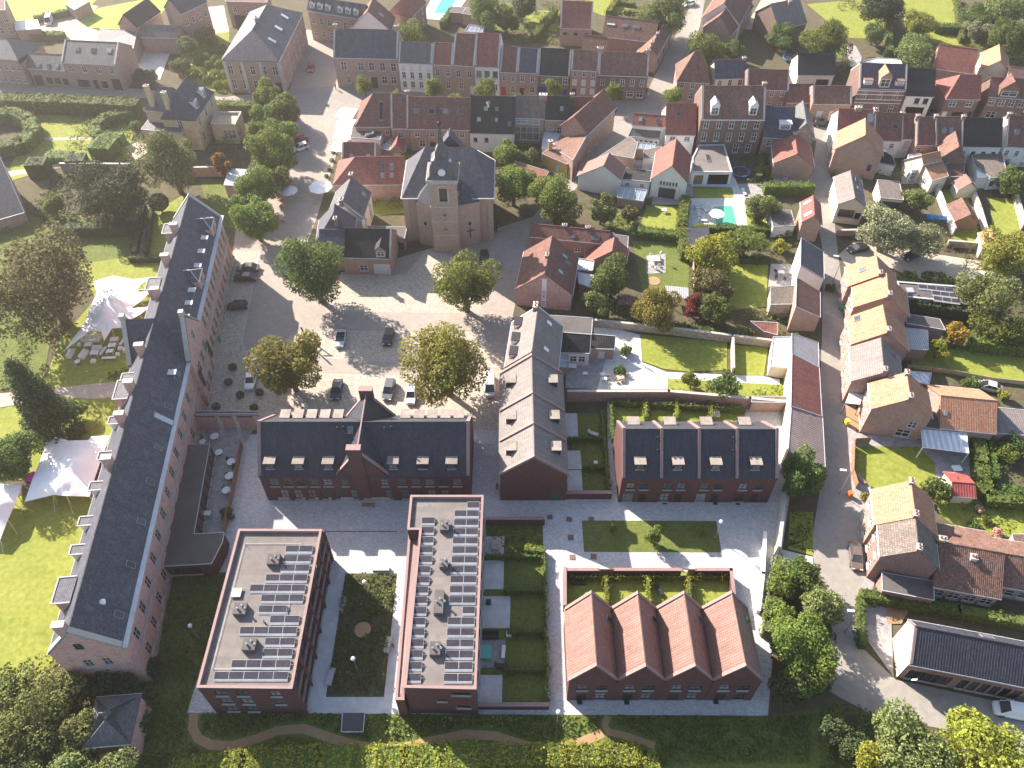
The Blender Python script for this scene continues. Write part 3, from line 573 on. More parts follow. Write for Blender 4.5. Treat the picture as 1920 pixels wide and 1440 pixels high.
def loft(secs, mb, m, close=True):                      # sections: lists of equal length points, x-symmetric rings
    n = len(secs[0]); i = len(mb.v); mi = mb.mi(m)
    for s in secs: mb.v += [tuple(p) for p in s]
    for a in range(len(secs) - 1):
        for b in range(n - 1): mb.f.append((i + a * n + b, i + a * n + b + 1, i + (a + 1) * n + b + 1, i + (a + 1) * n + b)); mb.m.append(mi)
    for a, rv in ((0, 1), (len(secs) - 1, 0)):
        f = tuple(i + a * n + b for b in range(n)); mb.f.append(f[::-1] if rv else f); mb.m.append(mi)
def car_parts(kind, color):
    k = (kind, color)
    if k in CAR: return CAR[k]
    van = kind == 'van'; conv = kind == 'open'; L, Wd, Hh = {'van': (5.0, 1.95, 1.95), 'hatch': (3.9, 1.72, 1.5), 'suv': (4.5, 1.86, 1.65), 'car': (4.5, 1.8, 1.45), 'open': (4.4, 1.8, 1.3)}[kind]; h = Wd / 2
    # stations along y (front = +y): y, belt height, half width
    st = [(-.5, .55, .8), (-.49, .86, .9), (-.44, .98, .97), (-.2, 1.0, 1.0), (.1, .99, 1.0), (.26, .95, .99), (.4, .82, .95), (.47, .7, .86), (.5, .5, .72)]
    zs = .62 if not van else .66; secs = []
    for y, bh, hw in st:
        z = .22 + bh * zs; w = h * hw; secs.append([(-w * .95, y * L, .22), (-w, y * L, .45), (-w, y * L, z - .12), (-w * .9, y * L, z), (w * .9, y * L, z), (w, y * L, z - .12), (w, y * L, .45), (w * .95, y * L, .22)])
    body = MB(); loft(secs, body, 'car_' + color); zb = .2 + zs
    ys = {'van': (-.49, -.47, .2, .36), 'hatch': (-.47, -.4, .06, .26), 'suv': (-.47, -.4, .05, .24), 'car': (-.42, -.24, .06, .25), 'open': (-.2, -.16, .1, .24)}[kind]; a, b, c, d = [q * L for q in ys]; wb, wt = h * .88, h * .72
    out = [('body', body.mesh('body', uv=False, smooth=False))]
    gl = MB(); G = lambda pts: gl.face(pts, 'pane')
    def part(nm, pts, m='pane'): q = MB(); q.face(pts, m); out.append((nm, q.mesh(nm, uv=False)))
    e = .02
    if not conv:
        rf = MB(); rf.prism([(-wt, b, Hh - .06), (wt, b, Hh - .06), (wt, c, Hh - .06), (-wt, c, Hh - .06)], (0, 0, .05), 'car_' + color)
        for s in (-1, 1):
            for y0, y1 in ((a, b), (c, d)): rf.tube((s * (wb - .02), y0 if y0 == a else y1, zb - .04), (s * wt, b if y0 == a else c, Hh - .04), .055, n=5, m='car_' + color)
            rf.tube((s * (wb - .01), (b + c) / 2, zb - .04), (s * wt, (b + c) / 2, Hh - .05), .05, n=5, m='car_' + color)
        out.append(('roof', rf.mesh('roof', uv=False)))
        part('windscreen', [(-wb, d, zb), (wb, d, zb), (wt, c, Hh - .05), (-wt, c, Hh - .05)]); part('rear_window', [(wb, a, zb), (-wb, a, zb), (-wt, b, Hh - .05), (wt, b, Hh - .05)])
        sm = 'car_' + color if van else 'pane'
        part('side_window', [(wb, d, zb), (wb, a, zb), (wt, b, Hh - .05), (wt, c, Hh - .05)], sm); part('side_window', [(-wb, a, zb), (-wb, d, zb), (-wt, c, Hh - .05), (-wt, b, Hh - .05)], sm)
    else:
        part('windscreen', [(-wb, d, zb), (wb, d, zb), (wt, c, Hh - .05), (-wt, c, Hh - .05)])
        q = MB(); q.box((0, -.3, zb - .02), wb * 1.9, 1.9, .05, None, 'dark_paint')
        for s in (-.4, .4):
            for yy in (-.1, -.95): q.box((s, yy, zb), .5, .25, .32, None, 'dark_paint')
        out.append(('interior', q.mesh('interior', uv=False)))
    for s in (-1, 1):
        q = MB(); q.box((s * h * .62, L * .478, .52), .38, .12, .16, None, 'lamp_clear'); out.append(('headlight', q.mesh('headlight', uv=False)))
        q = MB(); q.box((s * h * .68, -L * .497, .6), .3, .08, .2, None, 'lamp_red'); out.append(('tail_light', q.mesh('tail_light', uv=False)))
        q = MB(); q.box((s * (wb + .1), d - .25, zb), .18, .12, .13, None, 'car_' + color); out.append(('mirror', q.mesh('mirror', uv=False)))
    q = MB(); q.box((0, -L * .503, .36), .5, .03, .12, None, 'white_paint'); out.append(('number_plate', q.mesh('number_plate', uv=False)))
    wh = MB(); wh.tube((-.1, 0, 0), (.1, 0, 0), .32, n=14); rim = MB(); rim.tube((-.105, 0, 0), (.105, 0, 0), .2, n=10)
    CAR[k] = (out, wh.mesh('tyre', 'rubber', uv=False), rim.mesh('rim', 'metal_shiny', uv=False), L, h); return CAR[k]
def car(x, y, fx, fy, kind, color, label, group=None, z=0.012):     # centre pixel and a pixel the bonnet points to
    parts, tyre, rim, L, h = car_parts(kind, color); c, f = U((x, y), .6), U((fx, fy), .6); d = f - c
    rt = root('van' if kind == 'van' else 'car', label, 'van' if kind == 'van' else 'car', (c.x, c.y, z), group); rt.rotation_euler = (0, 0, math.atan2(-d.x, d.y))
    for n, me in parts: obj(n, me, rt)
    for s in (-1, 1):
        for yy in (-.3, .31): o = obj('wheel', tyre, rt, (s * (h - .08), yy * L, .32)); obj('rim', rim, o)
    return rt
PERSON = {}
def person(x, y, heading, top, legs, label, sit=False):
    k = (top, legs, sit)
    if k not in PERSON:
        me = bpy.data.meshes.new('person'); bm = bmesh.new()
        J = dict(pel=(0, 0, .95), ch=(0, .02, 1.3), nk=(0, 0, 1.48), hd=(0, .03, 1.62), ht=(0, .02, 1.74))
        for s, q in ((-1, 'l'), (1, 'r')):
            J['sh' + q] = (s * .19, 0, 1.42); J['el' + q] = (s * .25, .03, 1.13); J['wr' + q] = (s * .23, .16, .93); J['ha' + q] = (s * .22, .2, .86)
            if sit: J['hp' + q] = (s * .1, .02, .92); J['kn' + q] = (s * .12, .45, .92); J['an' + q] = (s * .12, .48, .5); J['to' + q] = (s * .12, .64, .46)
            else: J['hp' + q] = (s * .1, 0, .9); J['kn' + q] = (s * .11, .05 * s, .5); J['an' + q] = (s * .11, -.06 * s, .08); J['to' + q] = (s * .12, .14 - .06 * s, .03)
        V = {n: bm.verts.new(c) for n, c in J.items()}
        for a, b in [('pel', 'ch'), ('ch', 'nk'), ('nk', 'hd'), ('hd', 'ht')] + [(a + q, b + q) for q in 'lr' for a, b in (('sh', 'el'), ('el', 'wr'), ('wr', 'ha'), ('hp', 'kn'), ('kn', 'an'), ('an', 'to'))]: bm.edges.new((V[a], V[b]))
        for q in 'lr': bm.edges.new((V['ch'], V['sh' + q])); bm.edges.new((V['pel'], V['hp' + q]))
        names = list(J); bm.to_mesh(me); bm.free(); o = bpy.data.objects.new('tmp', me); COL.objects.link(o); md = o.modifiers.new('s', 'SKIN'); rad = dict(pel=.15, ch=.16, nk=.06, hd=.105, ht=.08, sh=.07, el=.05, wr=.035, ha=.04, hp=.1, kn=.065, an=.045, to=.04)
        for i, n in enumerate(names):
            r = rad.get(n, rad.get(n[:2], .06)); me.skin_vertices[0].data[i].radius = (r, r * (.75 if n in ('ch', 'pel') else 1))
        me.skin_vertices[0].data[names.index('pel')].use_root = True; sb = o.modifiers.new('b', 'SUBSURF'); sb.levels = 1
        dg = bpy.context.evaluated_depsgraph_get(); me2 = bpy.data.meshes.new_from_object(o.evaluated_get(dg)); bpy.data.objects.remove(o)
        for m in ('p_skin', top, legs, 'p_hair'): me2.materials.append(MATS[m])
        for p in me2.polygons:
            z = p.center.z; xx = abs(p.center.x); p.material_index = 3 if z > 1.68 else 0 if z > 1.5 or (xx > .2 and z < .98) else 1 if z > .98 else 2; p.use_smooth = True
        PERSON[k] = me2
    c = U((x, y), 0); o = obj('person', PERSON[k], None, (c.x, c.y, .01 if not sit else -.42)); o.rotation_euler = (0, 0, heading); tag(o, label, 'person'); return o
def lamp_post(bx, by, label, h=4.2, kind='ball', arm=(0, 0), group=None):
    g = U((bx, by)); p = MB(); p.tube((0, 0, 0), (0, 0, h), .07, .045, 8); sp = [('post', p, 'grey_paint')]; b = MB(); b.tube((0, 0, 0), (0, 0, .12), .14, .1, 8); sp.append(('base_plate', b, 'grey_paint'))
    q = MB()
    if kind == 'ball': q.ball((0, 0, h + .22), .3, .3, .28); sp.append(('globe', q, 'white_paint'))
    else:
        a = MB(); a.tube((0, 0, h), (arm[0], arm[1], h + .25), .04, .03, 6); sp.append(('arm', a, 'grey_paint')); q.box((arm[0] * 1.25, arm[1] * 1.25, h + .2), .9, .32, .14, arm); sp.append(('lamp_head', q, 'white_paint'))
    return things('street_lamp', label, 'street lamp', sp, group, (g.x, g.y, 0))
def parasol(x, y, r, m, label, h=2.5, group=None, n=8):
    c = U((x, y), h); q = MB(); q.lathe((0, 0, 0), [(r, h - .5), (r * .5, h - .2), (.05, h)], n); p = MB(); p.tube((0, 0, 0), (0, 0, h + .1), .03, n=6); b = MB(); b.tube((0, 0, 0), (0, 0, .1), .3, .28, 10)
    return things('parasol', label, 'parasol', [('canopy', q, m), ('pole', p, 'timber_pale'), ('base', b, 'concrete')], group, (c.x, c.y, 0), .6 if n == 4 else 0)
def wall_line(label, pts, ht, th=.35, m='brick_old', cm='stone_trim', name='garden_wall', cat='wall', piers=()):
    P = [U(p) for p in pts]; rt = root(name, label, cat, (P[0].x, P[0].y, 0)); a = MB(); c = MB()
    for p, q in zip(P[:-1], P[1:]):
        u = (q - p); a.box((p + q) / 2, u.length + th * .98, th, ht, u); c.box((p + q) / 2 + Vector((0, 0, ht)), u.length + th, th + .12, .1, u)
    a.build('wall', m, rt); c.build('coping', cm, rt); return rt
def fence(label, pts, ht=1.8, m='timber', name='fence', step=2.0):
    P = [U(p) for p in pts]; rt = root(name, label, 'fence', (P[0].x, P[0].y, 0))
    for p, q in zip(P[:-1], P[1:]):
        u = (q - p); n = max(1, round(u.length / step)); ud = u.normalized()
        for i in range(n):
            c = p + u * ((i + .5) / n); k = MB(); k.box(c + Vector((0, 0, .08)), u.length / n - .1, .05, ht - .15, ud); k.build('panel', m, rt)
        for i in range(n + 1): c = p + u * (i / n); k = MB(); k.box(c, .1, .1, ht, ud); k.build('post', m, rt)
    return rt
def furn(kind, x, y, label, group=None, rz=0.0, m='cushion', s=1.0, z=0.01):
    c = U((x, y), .4); sp = []; q = MB(); f = MB()
    if kind == 'table': q.box((0, 0, .7), 1.2 * s, .9 * s, .05); sp = [('table_top', q, m)]
    elif kind == 'round': q.tube((0, 0, .7), (0, 0, .75), .55 * s, n=18); f.tube((0, 0, 0), (0, 0, .7), .05, n=6); f.tube((0, 0, 0), (0, 0, .05), .3, n=10); sp = [('table_top', q, m), ('pedestal', f, 'dark_paint')]
    elif kind == 'sofa': q.box((0, 0, .0), 2.0 * s, .85 * s, .42); b = MB(); b.box((0, .36 * s, .42), 2.0 * s, .16, .4); sp = [('seat', q, m), ('backrest', b, m)]; [sp.append(('armrest', (lambda k: (k.box((e * .93 * s, 0, .42), .14, .85 * s, .22), k)[1])(MB()), m)) for e in (-1, 1)]
    elif kind == 'chair':
        q.box((0, 0, .42), .5, .5, .06); b = MB(); b.box((0, .23, .48), .5, .05, .45); sp = [('seat', q, m), ('backrest', b, m)]
    elif kind == 'cube': q.box((0, 0, 0), .7 * s, .7 * s, .45); f.box((0, 0, .45), .62 * s, .62 * s, .06); sp = [('base', q, m), ('cushion', f, m)]
    elif kind == 'bench': q.box((0, 0, .42), 2.0 * s, .5, .07); sp = [('seat', q, m)]; [sp.append(('leg', (lambda k: (k.box((e * .8 * s, 0, 0), .1, .45, .42), k)[1])(MB()), 'grey_paint')) for e in (-1, 1)]
    elif kind == 'block': q.box((0, 0, 0), 2.0 * s, .7, .48); f.box((0, 0, .48), 2.04 * s, .74, .06); sp = [('base', q, m), ('seat', f, m)]
    elif kind == 'lounger':
        q.box((0, -.25, .3), .65, 1.3, .1); b = MB(); b.prism([(-.32, .4, .3), (.32, .4, .3), (.32, .95, .75), (-.32, .95, .75)], (0, -.06, .08)); sp = [('seat', q, m), ('backrest', b, m)]; [sp.append(('leg', (lambda k: (k.box((e * .28, g, 0), .05, .05, .3), k)[1])(MB()), 'grey_paint')) for e in (-1, 1) for g in (-.8, .3)]
    if kind in ('table', 'chair'):
        d = (.52 * s, .37 * s, .7) if kind == 'table' else (.2, .2, .42)
        for a in (-1, 1):
            for b_ in (-1, 1): k = MB(); k.box((a * d[0], b_ * d[1], 0), .06, .06, d[2]); sp.append(('leg', k, m))
    nm = {'table': 'table', 'round': 'round_table', 'sofa': 'sofa', 'chair': 'chair', 'cube': 'ottoman', 'bench': 'bench', 'block': 'stone_bench', 'lounger': 'sun_lounger'}[kind]
    return things(nm, label, nm.replace('_', ' '), sp, group, (c.x, c.y, z), rz)
def trampoline(x, y, label, r=1.8):
    g = U((x, y), .7); q = MB(); n = 16
    for i in range(n): a, b = (2 * math.pi * k / n for k in (i, i + 1)); q.tube((r * math.cos(a), r * math.sin(a), .75), (r * math.cos(b), r * math.sin(b), .75), .09, n=6)
    mt = MB(); mt.tube((0, 0, .72), (0, 0, .74), r * .93, n=20); sp = [('rim', q, 'p_blue'), ('mat', mt, 'dark_paint')]
    for i in range(6): a = 2 * math.pi * i / 6; k = MB(); k.tube((r * math.cos(a), r * math.sin(a), 0), (r * math.cos(a), r * math.sin(a), 2.3), .03, n=6); sp.append(('pole', k, 'grey_paint'))
    return things('trampoline', label, 'trampoline', sp, None, (g.x, g.y, .01))
def solar_row(x0, y0, x1, y1, z, n, group, label, dp=.86):     # front edge from pixel 0 to pixel 1 at roof height z, n panels, tilted
    a, b = U((x0, y0), z), U((x1, y1), z); u = b - a; L = u.length; ud = u / L; vd = Vector((-ud.y, ud.x, 0)); rt = root('solar_array', label, 'solar panel', a, group); up = vd * dp + Vector((0, 0, .22)); nn = ud.cross(up).normalized()
    for i in range(n):
        p = a + ud * (L * i / n + .02) + Vector((0, 0, .12)); q = ud * (L / n - .04); k = MB(); k.prism([p, p + q, p + q + up, p + up], nn * .04, 'solar'); f = k.build('panel', None, rt)
        fr = MB()
        for s, e in ((p, p + q), (p + up, p + q + up)): fr.tube(s + nn * .03, e + nn * .03, .018, n=4)
        for s, e in ((p, p + up), (p + q, p + q + up)): fr.tube(s + nn * .03, e + nn * .03, .018, n=4)
        fr.build('frame', 'zinc', f)
    m = MB(); m.prism([a - vd * .24, b - vd * .24, b + Vector((0, 0, .14)), a + Vector((0, 0, .14))], vd * -.02 + Vector((0, 0, .03))); m.build('wind_deflector', 'zinc', rt)
    m = MB(); m.prism([a + vd * dp, b + vd * dp, b + up + Vector((0, 0, .06)), a + up + Vector((0, 0, .06))], vd * .03); m.build('back_plate', 'zinc', rt); return rt
def vent_pipe(par, pos, h=.8, r=.12, m='metal_shiny', name='vent_pipe'):
    q = MB(); q.tube(pos, pos + Vector((0, 0, h)), r, n=8); q.tube(pos + Vector((0, 0, h)), pos + Vector((0, 0, h + .12)), r * 1.6, r * .6, n=8); return q.build(name, m, par)
# ================================================================== THE SETTING
sheet('ground', [(-420, -120), (420, -120), (420, 760), (-420, 760)], -.03, 'soil', px=False)
SZ = [0]
def S(name, m, pts, z=.0):                               # every sheet a fraction of a millimetre above the last, so none are coplanar
    SZ[0] += 1; return sheet(name, pts, z + SZ[0] * .0007, m)
S('street', 'street', [(575, 55), (625, 66), (636, 170), (662, 196), (640, 260), (612, 350), (590, 420), (570, 470), (620, 520), (760, 480), (1005, 405), (985, 480), (962, 590), (945, 700), (943, 812), (880, 812), (470, 806), (365, 806), (398, 690), (437, 470), (455, 330), (540, 180)], .0)
S('back_street', 'asphalt', [(0, 158), (250, 166), (420, 182), (545, 168), (640, 160), (1210, 184), (1310, 196), (1560, 238), (1920, 262), (1920, 282), (1560, 268), (1250, 222), (1150, 205), (640, 205), (420, 196), (240, 182), (0, 172)], .004)
S('lane', 'asphalt', [(1205, 190), (1238, 120), (1280, 40), (1300, 0), (1322, 0), (1312, 50), (1285, 120), (1262, 196)], .008)
S('alley', 'asphalt', [(985, 482), (992, 415), (1062, 335), (1100, 290), (1150, 225), (1160, 200), (1225, 205), (1195, 250), (1120, 318), (1085, 345), (1000, 482)], .008)
S('road', 'asphalt', [(1535, 236), (1520, 330), (1533, 420), (1543, 470), (1541, 640), (1537, 720), (1545, 870), (1524, 1000), (1524, 1060), (1550, 1100), (1560, 1180), (1552, 1295), (1645, 1346), (1790, 1370), (1920, 1440), (1960, 1440), (1960, 1335), (1800, 1300), (1680, 1275), (1612, 1210), (1608, 1150), (1625, 1085), (1612, 1000), (1596, 900), (1590, 810), (1584, 700), (1583, 560), (1572, 480), (1566, 430), (1560, 330), (1566, 245)], .006)
S('footpath', 'patio', [(1583, 700), (1605, 700), (1605, 800), (1612, 900), (1632, 900), (1640, 1090), (1628, 1150), (1620, 1180), (1606, 1130), (1622, 1080), (1610, 1000), (1594, 900), (1589, 810)], .012)
S('square', 'setts', [(470, 690), (560, 618), (905, 622), (945, 700), (943, 808), (470, 802), (365, 800), (400, 690), (425, 560), (440, 470), (485, 470), (470, 560), (450, 640)], .005)
S('church_forecourt', 'setts', [(610, 585), (640, 510), (760, 515), (800, 468), (870, 485), (930, 470), (900, 588)], .005)
S('street_lane', 'street', [(575, 662), (600, 670), (870, 680), (935, 688), (936, 714), (870, 706), (600, 700), (560, 690)], .010)
S('street_lane', 'street', [(565, 620), (590, 590), (640, 584), (900, 588), (940, 596), (930, 626), (900, 620)], .010)
S('kerb_line', 'stone_trim', [(485, 470), (489, 470), (455, 640), (475, 690), (470, 690), (450, 640)], .014)
S('kerb_line', 'stone_trim', [(600, 669), (935, 687), (935, 689), (600, 671)], .014); S('kerb_line', 'stone_trim', [(590, 700), (936, 713), (936, 715), (590, 702)], .014)
S('pavement', 'paver_grey', [(440, 870), (455, 815), (884, 806), (943, 806), (943, 925), (1139, 925), (1139, 745), (1150, 745), (1480, 745), (1480, 935), (1462, 1060), (1440, 1342), (350, 1337), (400, 1150)], .006)
S('courtyard_path', 'paver_pale', [(612, 1075), (648, 1060), (762, 1060), (745, 1337), (575, 1337)], .012)
S('drain_channel', 'dark_paint', [(545, 996), (745, 996), (745, 997.5), (545, 997.5)], .014)
# gardens of the new houses
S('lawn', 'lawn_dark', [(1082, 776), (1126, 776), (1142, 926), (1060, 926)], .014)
for i, q in enumerate([[(1057, 775), (1082, 775), (1084, 823), (1059, 823)], [(1062, 845), (1088, 845), (1091, 880), (1063, 880)], [(1064, 882), (1090, 882), (1093, 925), (1064, 925)]]): S('patio', 'slab_white' if i < 2 else 'paver_pale', q, .02)
S('lawn', 'lawn', [(1146, 752), (1396, 765), (1396, 800), (1150, 800)], .014)
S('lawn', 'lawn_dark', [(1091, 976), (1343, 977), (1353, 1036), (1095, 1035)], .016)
S('lawn', 'lawn', [(1062, 1072), (1366, 1072), (1372, 1145), (1062, 1145)], .014)
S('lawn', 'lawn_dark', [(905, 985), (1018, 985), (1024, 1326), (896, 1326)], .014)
for q in [[(909, 1006), (946, 1006), (944, 1040), (908, 1040)], [(905, 1051), (945, 1051), (944, 1105), (904, 1105)], [(903, 1118), (957, 1118), (956, 1178), (902, 1178)], [(901, 1200), (948, 1200), (945, 1252), (899, 1252)], [(898, 1266), (942, 1266), (941, 1325), (896, 1325)]]: S('patio', 'slab_white' if q[0][1] != 1200 else 'patio', q, .02)
S('planting_bed', 'soil', [(648, 1075), (745, 1075), (720, 1307), (611, 1307)], .02)
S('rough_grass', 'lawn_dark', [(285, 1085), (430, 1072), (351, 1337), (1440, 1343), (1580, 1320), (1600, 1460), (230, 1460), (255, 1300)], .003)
PATHS = []
def ribbon(name, m, pts, wd, z):                       # path of constant width along sighted points
    P = [U(p) for p in pts]; l, r = [], []
    for i, p in enumerate(P):
        d = (P[min(i + 1, len(P) - 1)] - P[max(i - 1, 0)]).normalized(); n = Vector((-d.y, d.x, 0)); l.append(p + n * wd / 2); r.append(p - n * wd / 2)
    PATHS.extend(a.lerp(b, k / 12) for a, b in zip(P[:-1], P[1:]) for k in range(12)); mb = MB()
    for i in range(len(P) - 1): mb.face([(v.x, v.y, z) for v in (r[i], r[i + 1], l[i + 1], l[i])])
    o = mb.build(name, m); o['kind'] = 'structure'; return o
ribbon('dirt_path', 'dirt_path', [(364, 1338), (361, 1365), (372, 1385), (395, 1397), (430, 1399), (480, 1386), (520, 1370), (570, 1366), (620, 1384), (680, 1400), (740, 1405), (800, 1392), (870, 1377), (930, 1380), (990, 1400), (1040, 1406), (1090, 1392), (1130, 1374)], 1.15, .03)
ribbon('dirt_path', 'dirt_path', [(1140, 1343), (1134, 1360), (1140, 1372), (1170, 1379), (1228, 1399)], .9, .034)
# abbey grounds
S('lawn', 'lawn', [(-40, 960), (40, 930), (230, 890), (110, 1240), (60, 1285), (-40, 1330)], .004)
S('lawn', 'lawn', [(-20, 770), (110, 742), (250, 742), (225, 850), (150, 880), (40, 900), (-20, 900)], .004)
S('gravel_path', 'gravel', [(-20, 740), (95, 728), (255, 712), (250, 742), (170, 748), (110, 744), (-20, 768)], .008)
S('lawn', 'lawn', [(120, 448), (255, 442), (300, 480), (320, 490), (290, 640), (240, 720), (80, 728), (110, 640), (180, 560)], .004)
S('gravel_path', 'gravel', [(258, 425), (274, 390), (284, 390), (270, 478), (252, 478)], .012)
S('lawn', 'lawn', [(284, 400), (345, 365), (330, 475), (272, 477)], .004); S('lawn', 'lawn_dark', [(375, 335), (455, 335), (445, 430), (395, 420)], .004)
S('lawn', 'lawn', [(72, 215), (215, 205), (250, 250), (240, 300), (100, 315), (20, 340), (20, 310)], .004)
S('gravel_path', 'gravel', [(15, 322), (120, 306), (120, 314), (15, 332)], .008); S('gravel_path', 'gravel', [(75, 258), (178, 258), (178, 263), (75, 263)], .01); S('gravel_path', 'gravel', [(235, 275), (272, 262), (280, 285), (255, 300)], .01)
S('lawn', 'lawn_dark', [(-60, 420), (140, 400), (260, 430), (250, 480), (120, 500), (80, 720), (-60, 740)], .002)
S('lawn', 'lawn', [(330, 60), (430, 50), (430, 175), (350, 165)], .004)
S('meadow', 'meadow', [(-30, -10), (190, -10), (140, 45), (10, 42)], .004); S('meadow', 'meadow', [(185, 15), (330, -12), (300, 30), (225, 55), (130, 50)], .004)
S('driveway', 'gravel', [(70, 45), (165, 8), (185, 12), (150, 45), (190, 60), (200, 85), (120, 75), (80, 70)], .012)
S('courtyard', 'slab_white', [(258, 84), (326, 80), (300, 150), (240, 128)], .012)
S('garage_court', 'patio', [(330, 20), (420, 10), (430, 60), (330, 70)], .01)
# ================================================================== LANDMARK BUILDINGS
# ---- long former abbey wing
rt, X, E_, g = H('long former abbey wing with pink brick walls and dark slate roof beside the tents', (226.7, 1214.6), (412, 404), (130, 1178), 10.7, 'slate', 'brick_pink', p=50, name='abbey', cat='building', cop=('b', 'stone_trim', .7, .25), gut='zinc', tmax=9,
    w={'F': [(12, 5.9, 1.25, 2.3, 'r', .02, .52), (12, 1.4, 1.25, 2.3, 'r', .02, .52), (16, 6.2, 1.2, 2.3, 'r', .55, .99), (16, 1.3, 1.2, 2.5, 'r', .55, .99)], 'L': [(2, 6.2, 1.1, 2.0, 'r', .25, .8), (1, 11.5, .9, 1.3, 'n', .35, .6), (2, 1.6, 1.1, 2.0, 'r', .2, .7)]},
    sk=[('F', f, .17, .9, 1.3, 'pane') for f in (.045, .125, .2, .275, .345, .435, .515)] + [('F', .405, .2, 1.0, 3.4, 'zinc')])
ABB = (rt, X, E_, g); L = g['L']; t = g['t']
for z in (5.0,):
    q = MB(); a, b = X(0, -.12, z), X(L, -.12, z); q.prism([a, b, b + Vector((0, 0, .35)), a + Vector((0, 0, .35))], g['un'] * .1); q.build('string_course', 'stone_trim', rt)
q = MB(); q.prism([X(0, -.22, 0), X(L, -.22, 0), X(L, -.22, 1.0), X(0, -.22, 1.0)], g['un'] * .2); q.build('plinth', 'stone_wall', rt)
for px, py in ((334, 414), (316, 472), (296, 535), (265, 640), (246, 709), (229, 769), (204, 852), (113, 1176)):       # ridge chimneys
    c = U((px, py), g['hr'] + 2.0); u = (c - X(0, t, 0)).dot(g['ud']); u = min(max(u, .5), L - .5); chimney(rt, X(u, t + .7, 0), g['hr'] - 2, g['hr'] + 1.4, g['un'], 1.3, .7, 'brick_pink', 0)
q = MB(); q.prism([X(0, -.75, 10.55), X(L, -.75, 10.55), X(L, .02, 10.62), X(0, .02, 10.62)], (0, 0, .14)); q.build('box_gutter', 'zinc', rt)                # wide lead gutter along the street eave
for f, ww in ((.075, 3.2), (.455, 3.4), (.73, 2.8), (.905, 2.6), (.15, 1.3), (.2, 1.3), (.265, 1.3), (.325, 1.3), (.4, 1.3), (.5, 1.3)):     # dormers on the garden slope
    v0 = t + (2.2 if ww > 2 else 2.6); z0 = g['hr'] - (v0 - t) * math.tan(R_(50)); h = 2.4 if ww > 2 else 1.5; c = X(L * f, v0 + 1.2, z0 - 1.2); d = MB()
    hw = g['ud'] * ww / 2; iv = -g['un']; d.prism([c - hw, c + hw, c + hw + Vector((0, 0, h)), c - hw + Vector((0, 0, h))], iv * 1.8); dob = d.build('dormer', 'brick_pink' if ww > 2 else 'white_paint', rt)
    k = MB(); k.prism([c - hw * 1.1 - iv * .3 + Vector((0, 0, h)), c + hw * 1.1 - iv * .3 + Vector((0, 0, h)), c + hw * 1.1 + iv * 1.9 + Vector((0, 0, h)), c - hw * 1.1 + iv * 1.9 + Vector((0, 0, h))], (0, 0, .12)); k.build('dormer_roof', 'slate', dob)
    k2 = MB(); k2.box(c + Vector((0, 0, h + .12)) + iv * .75, ww * 1.12, .12, .1, g['ud']); e = MB()
    for s, e2 in ((c - hw * 1.1 - iv * .3, c + hw * 1.1 - iv * .3), (c + hw * 1.1 - iv * .3, c + hw * 1.1 + iv * 1.9), (c - hw * 1.1 - iv * .3, c - hw * 1.1 + iv * 1.9)): e.tube(s + Vector((0, 0, h + .13)), e2 + Vector((0, 0, h + .13)), .12, n=4)
    e.build('dormer_trim', 'stone_trim', dob); place_window(dob, c - iv * .02 + Vector((0, 0, .3)), -iv, min(1.6, ww * .6), h * .6, 'r', 0)
for (px, py), ww in (((377, 425), 3.4), ((352, 522), 3.4)):  # brick dormers on the street front
    c = U((px, py), 12.2); u = (c - X(0, 0, 0)).dot(g['ud']); hw = g['ud'] * ww / 2; iv = g['un']; c = X(u, .05, 10.7); zz = Vector((0, 0, 2.0)); d = MB(); d.prism([c - hw, c + hw, c + hw + zz, c - hw + zz], iv * 3.2); ap = c + zz + Vector((0, 0, 1.3)) + iv * 1.4
    dob = d.build('dormer', 'brick_pink', rt); k = MB(); a, b, e1, e2 = c - hw * 1.06 + zz, c + hw * 1.06 + zz, c + hw * 1.06 + zz + iv * 4.2, c - hw * 1.06 + zz + iv * 4.2; ap2 = ap + iv * 3.4
    k.face([a, b, ap]); k.face([b, e1, ap2, ap]); k.face([e2, a, ap, ap2]); k.face([e1, e2, ap2]); k.build('dormer_roof', 'slate', dob); place_window(dob, c + Vector((0, 0, .35)), -iv, 1.2, 1.4, 'r', 0)
    r = MB(); r.tube(a, ap, .09, n=4); r.tube(b, ap, .09, n=4); r.tube(ap, ap2, .09, n=4); r.tube(a, b, .1, n=4); r.build('lead_flashing', 'zinc', dob)
# open roof windows along the street gutter
for px, py in ((401, 420), (392, 455), (387, 480), (379, 507), (368, 553), (362, 577), (355, 603), (330, 707)):
    c = U((px, py), 11.6); u = (c - X(0, 0, 0)).dot(g['ud']); p = E_(u, .75) + Vector((0, 0, .15)); k = MB(); hw = g['ud'] * .55; k.tube(p - hw, p - hw + Vector((0, 0, 1.1)) - g['un'] * .5, .05, n=4); k.tube(p + hw, p + hw + Vector((0, 0, 1.1)) - g['un'] * .5, .05, n=4)
    k.prism([p - hw + Vector((0, 0, .95)) - g['un'] * .5, p + hw + Vector((0, 0, .95)) - g['un'] * .5, p + hw + Vector((0, 0, 1.05)) + g['un'] * .75, p - hw + Vector((0, 0, 1.05)) + g['un'] * .75], (0, 0, .05)); k.build('roof_window', 'zinc', rt)
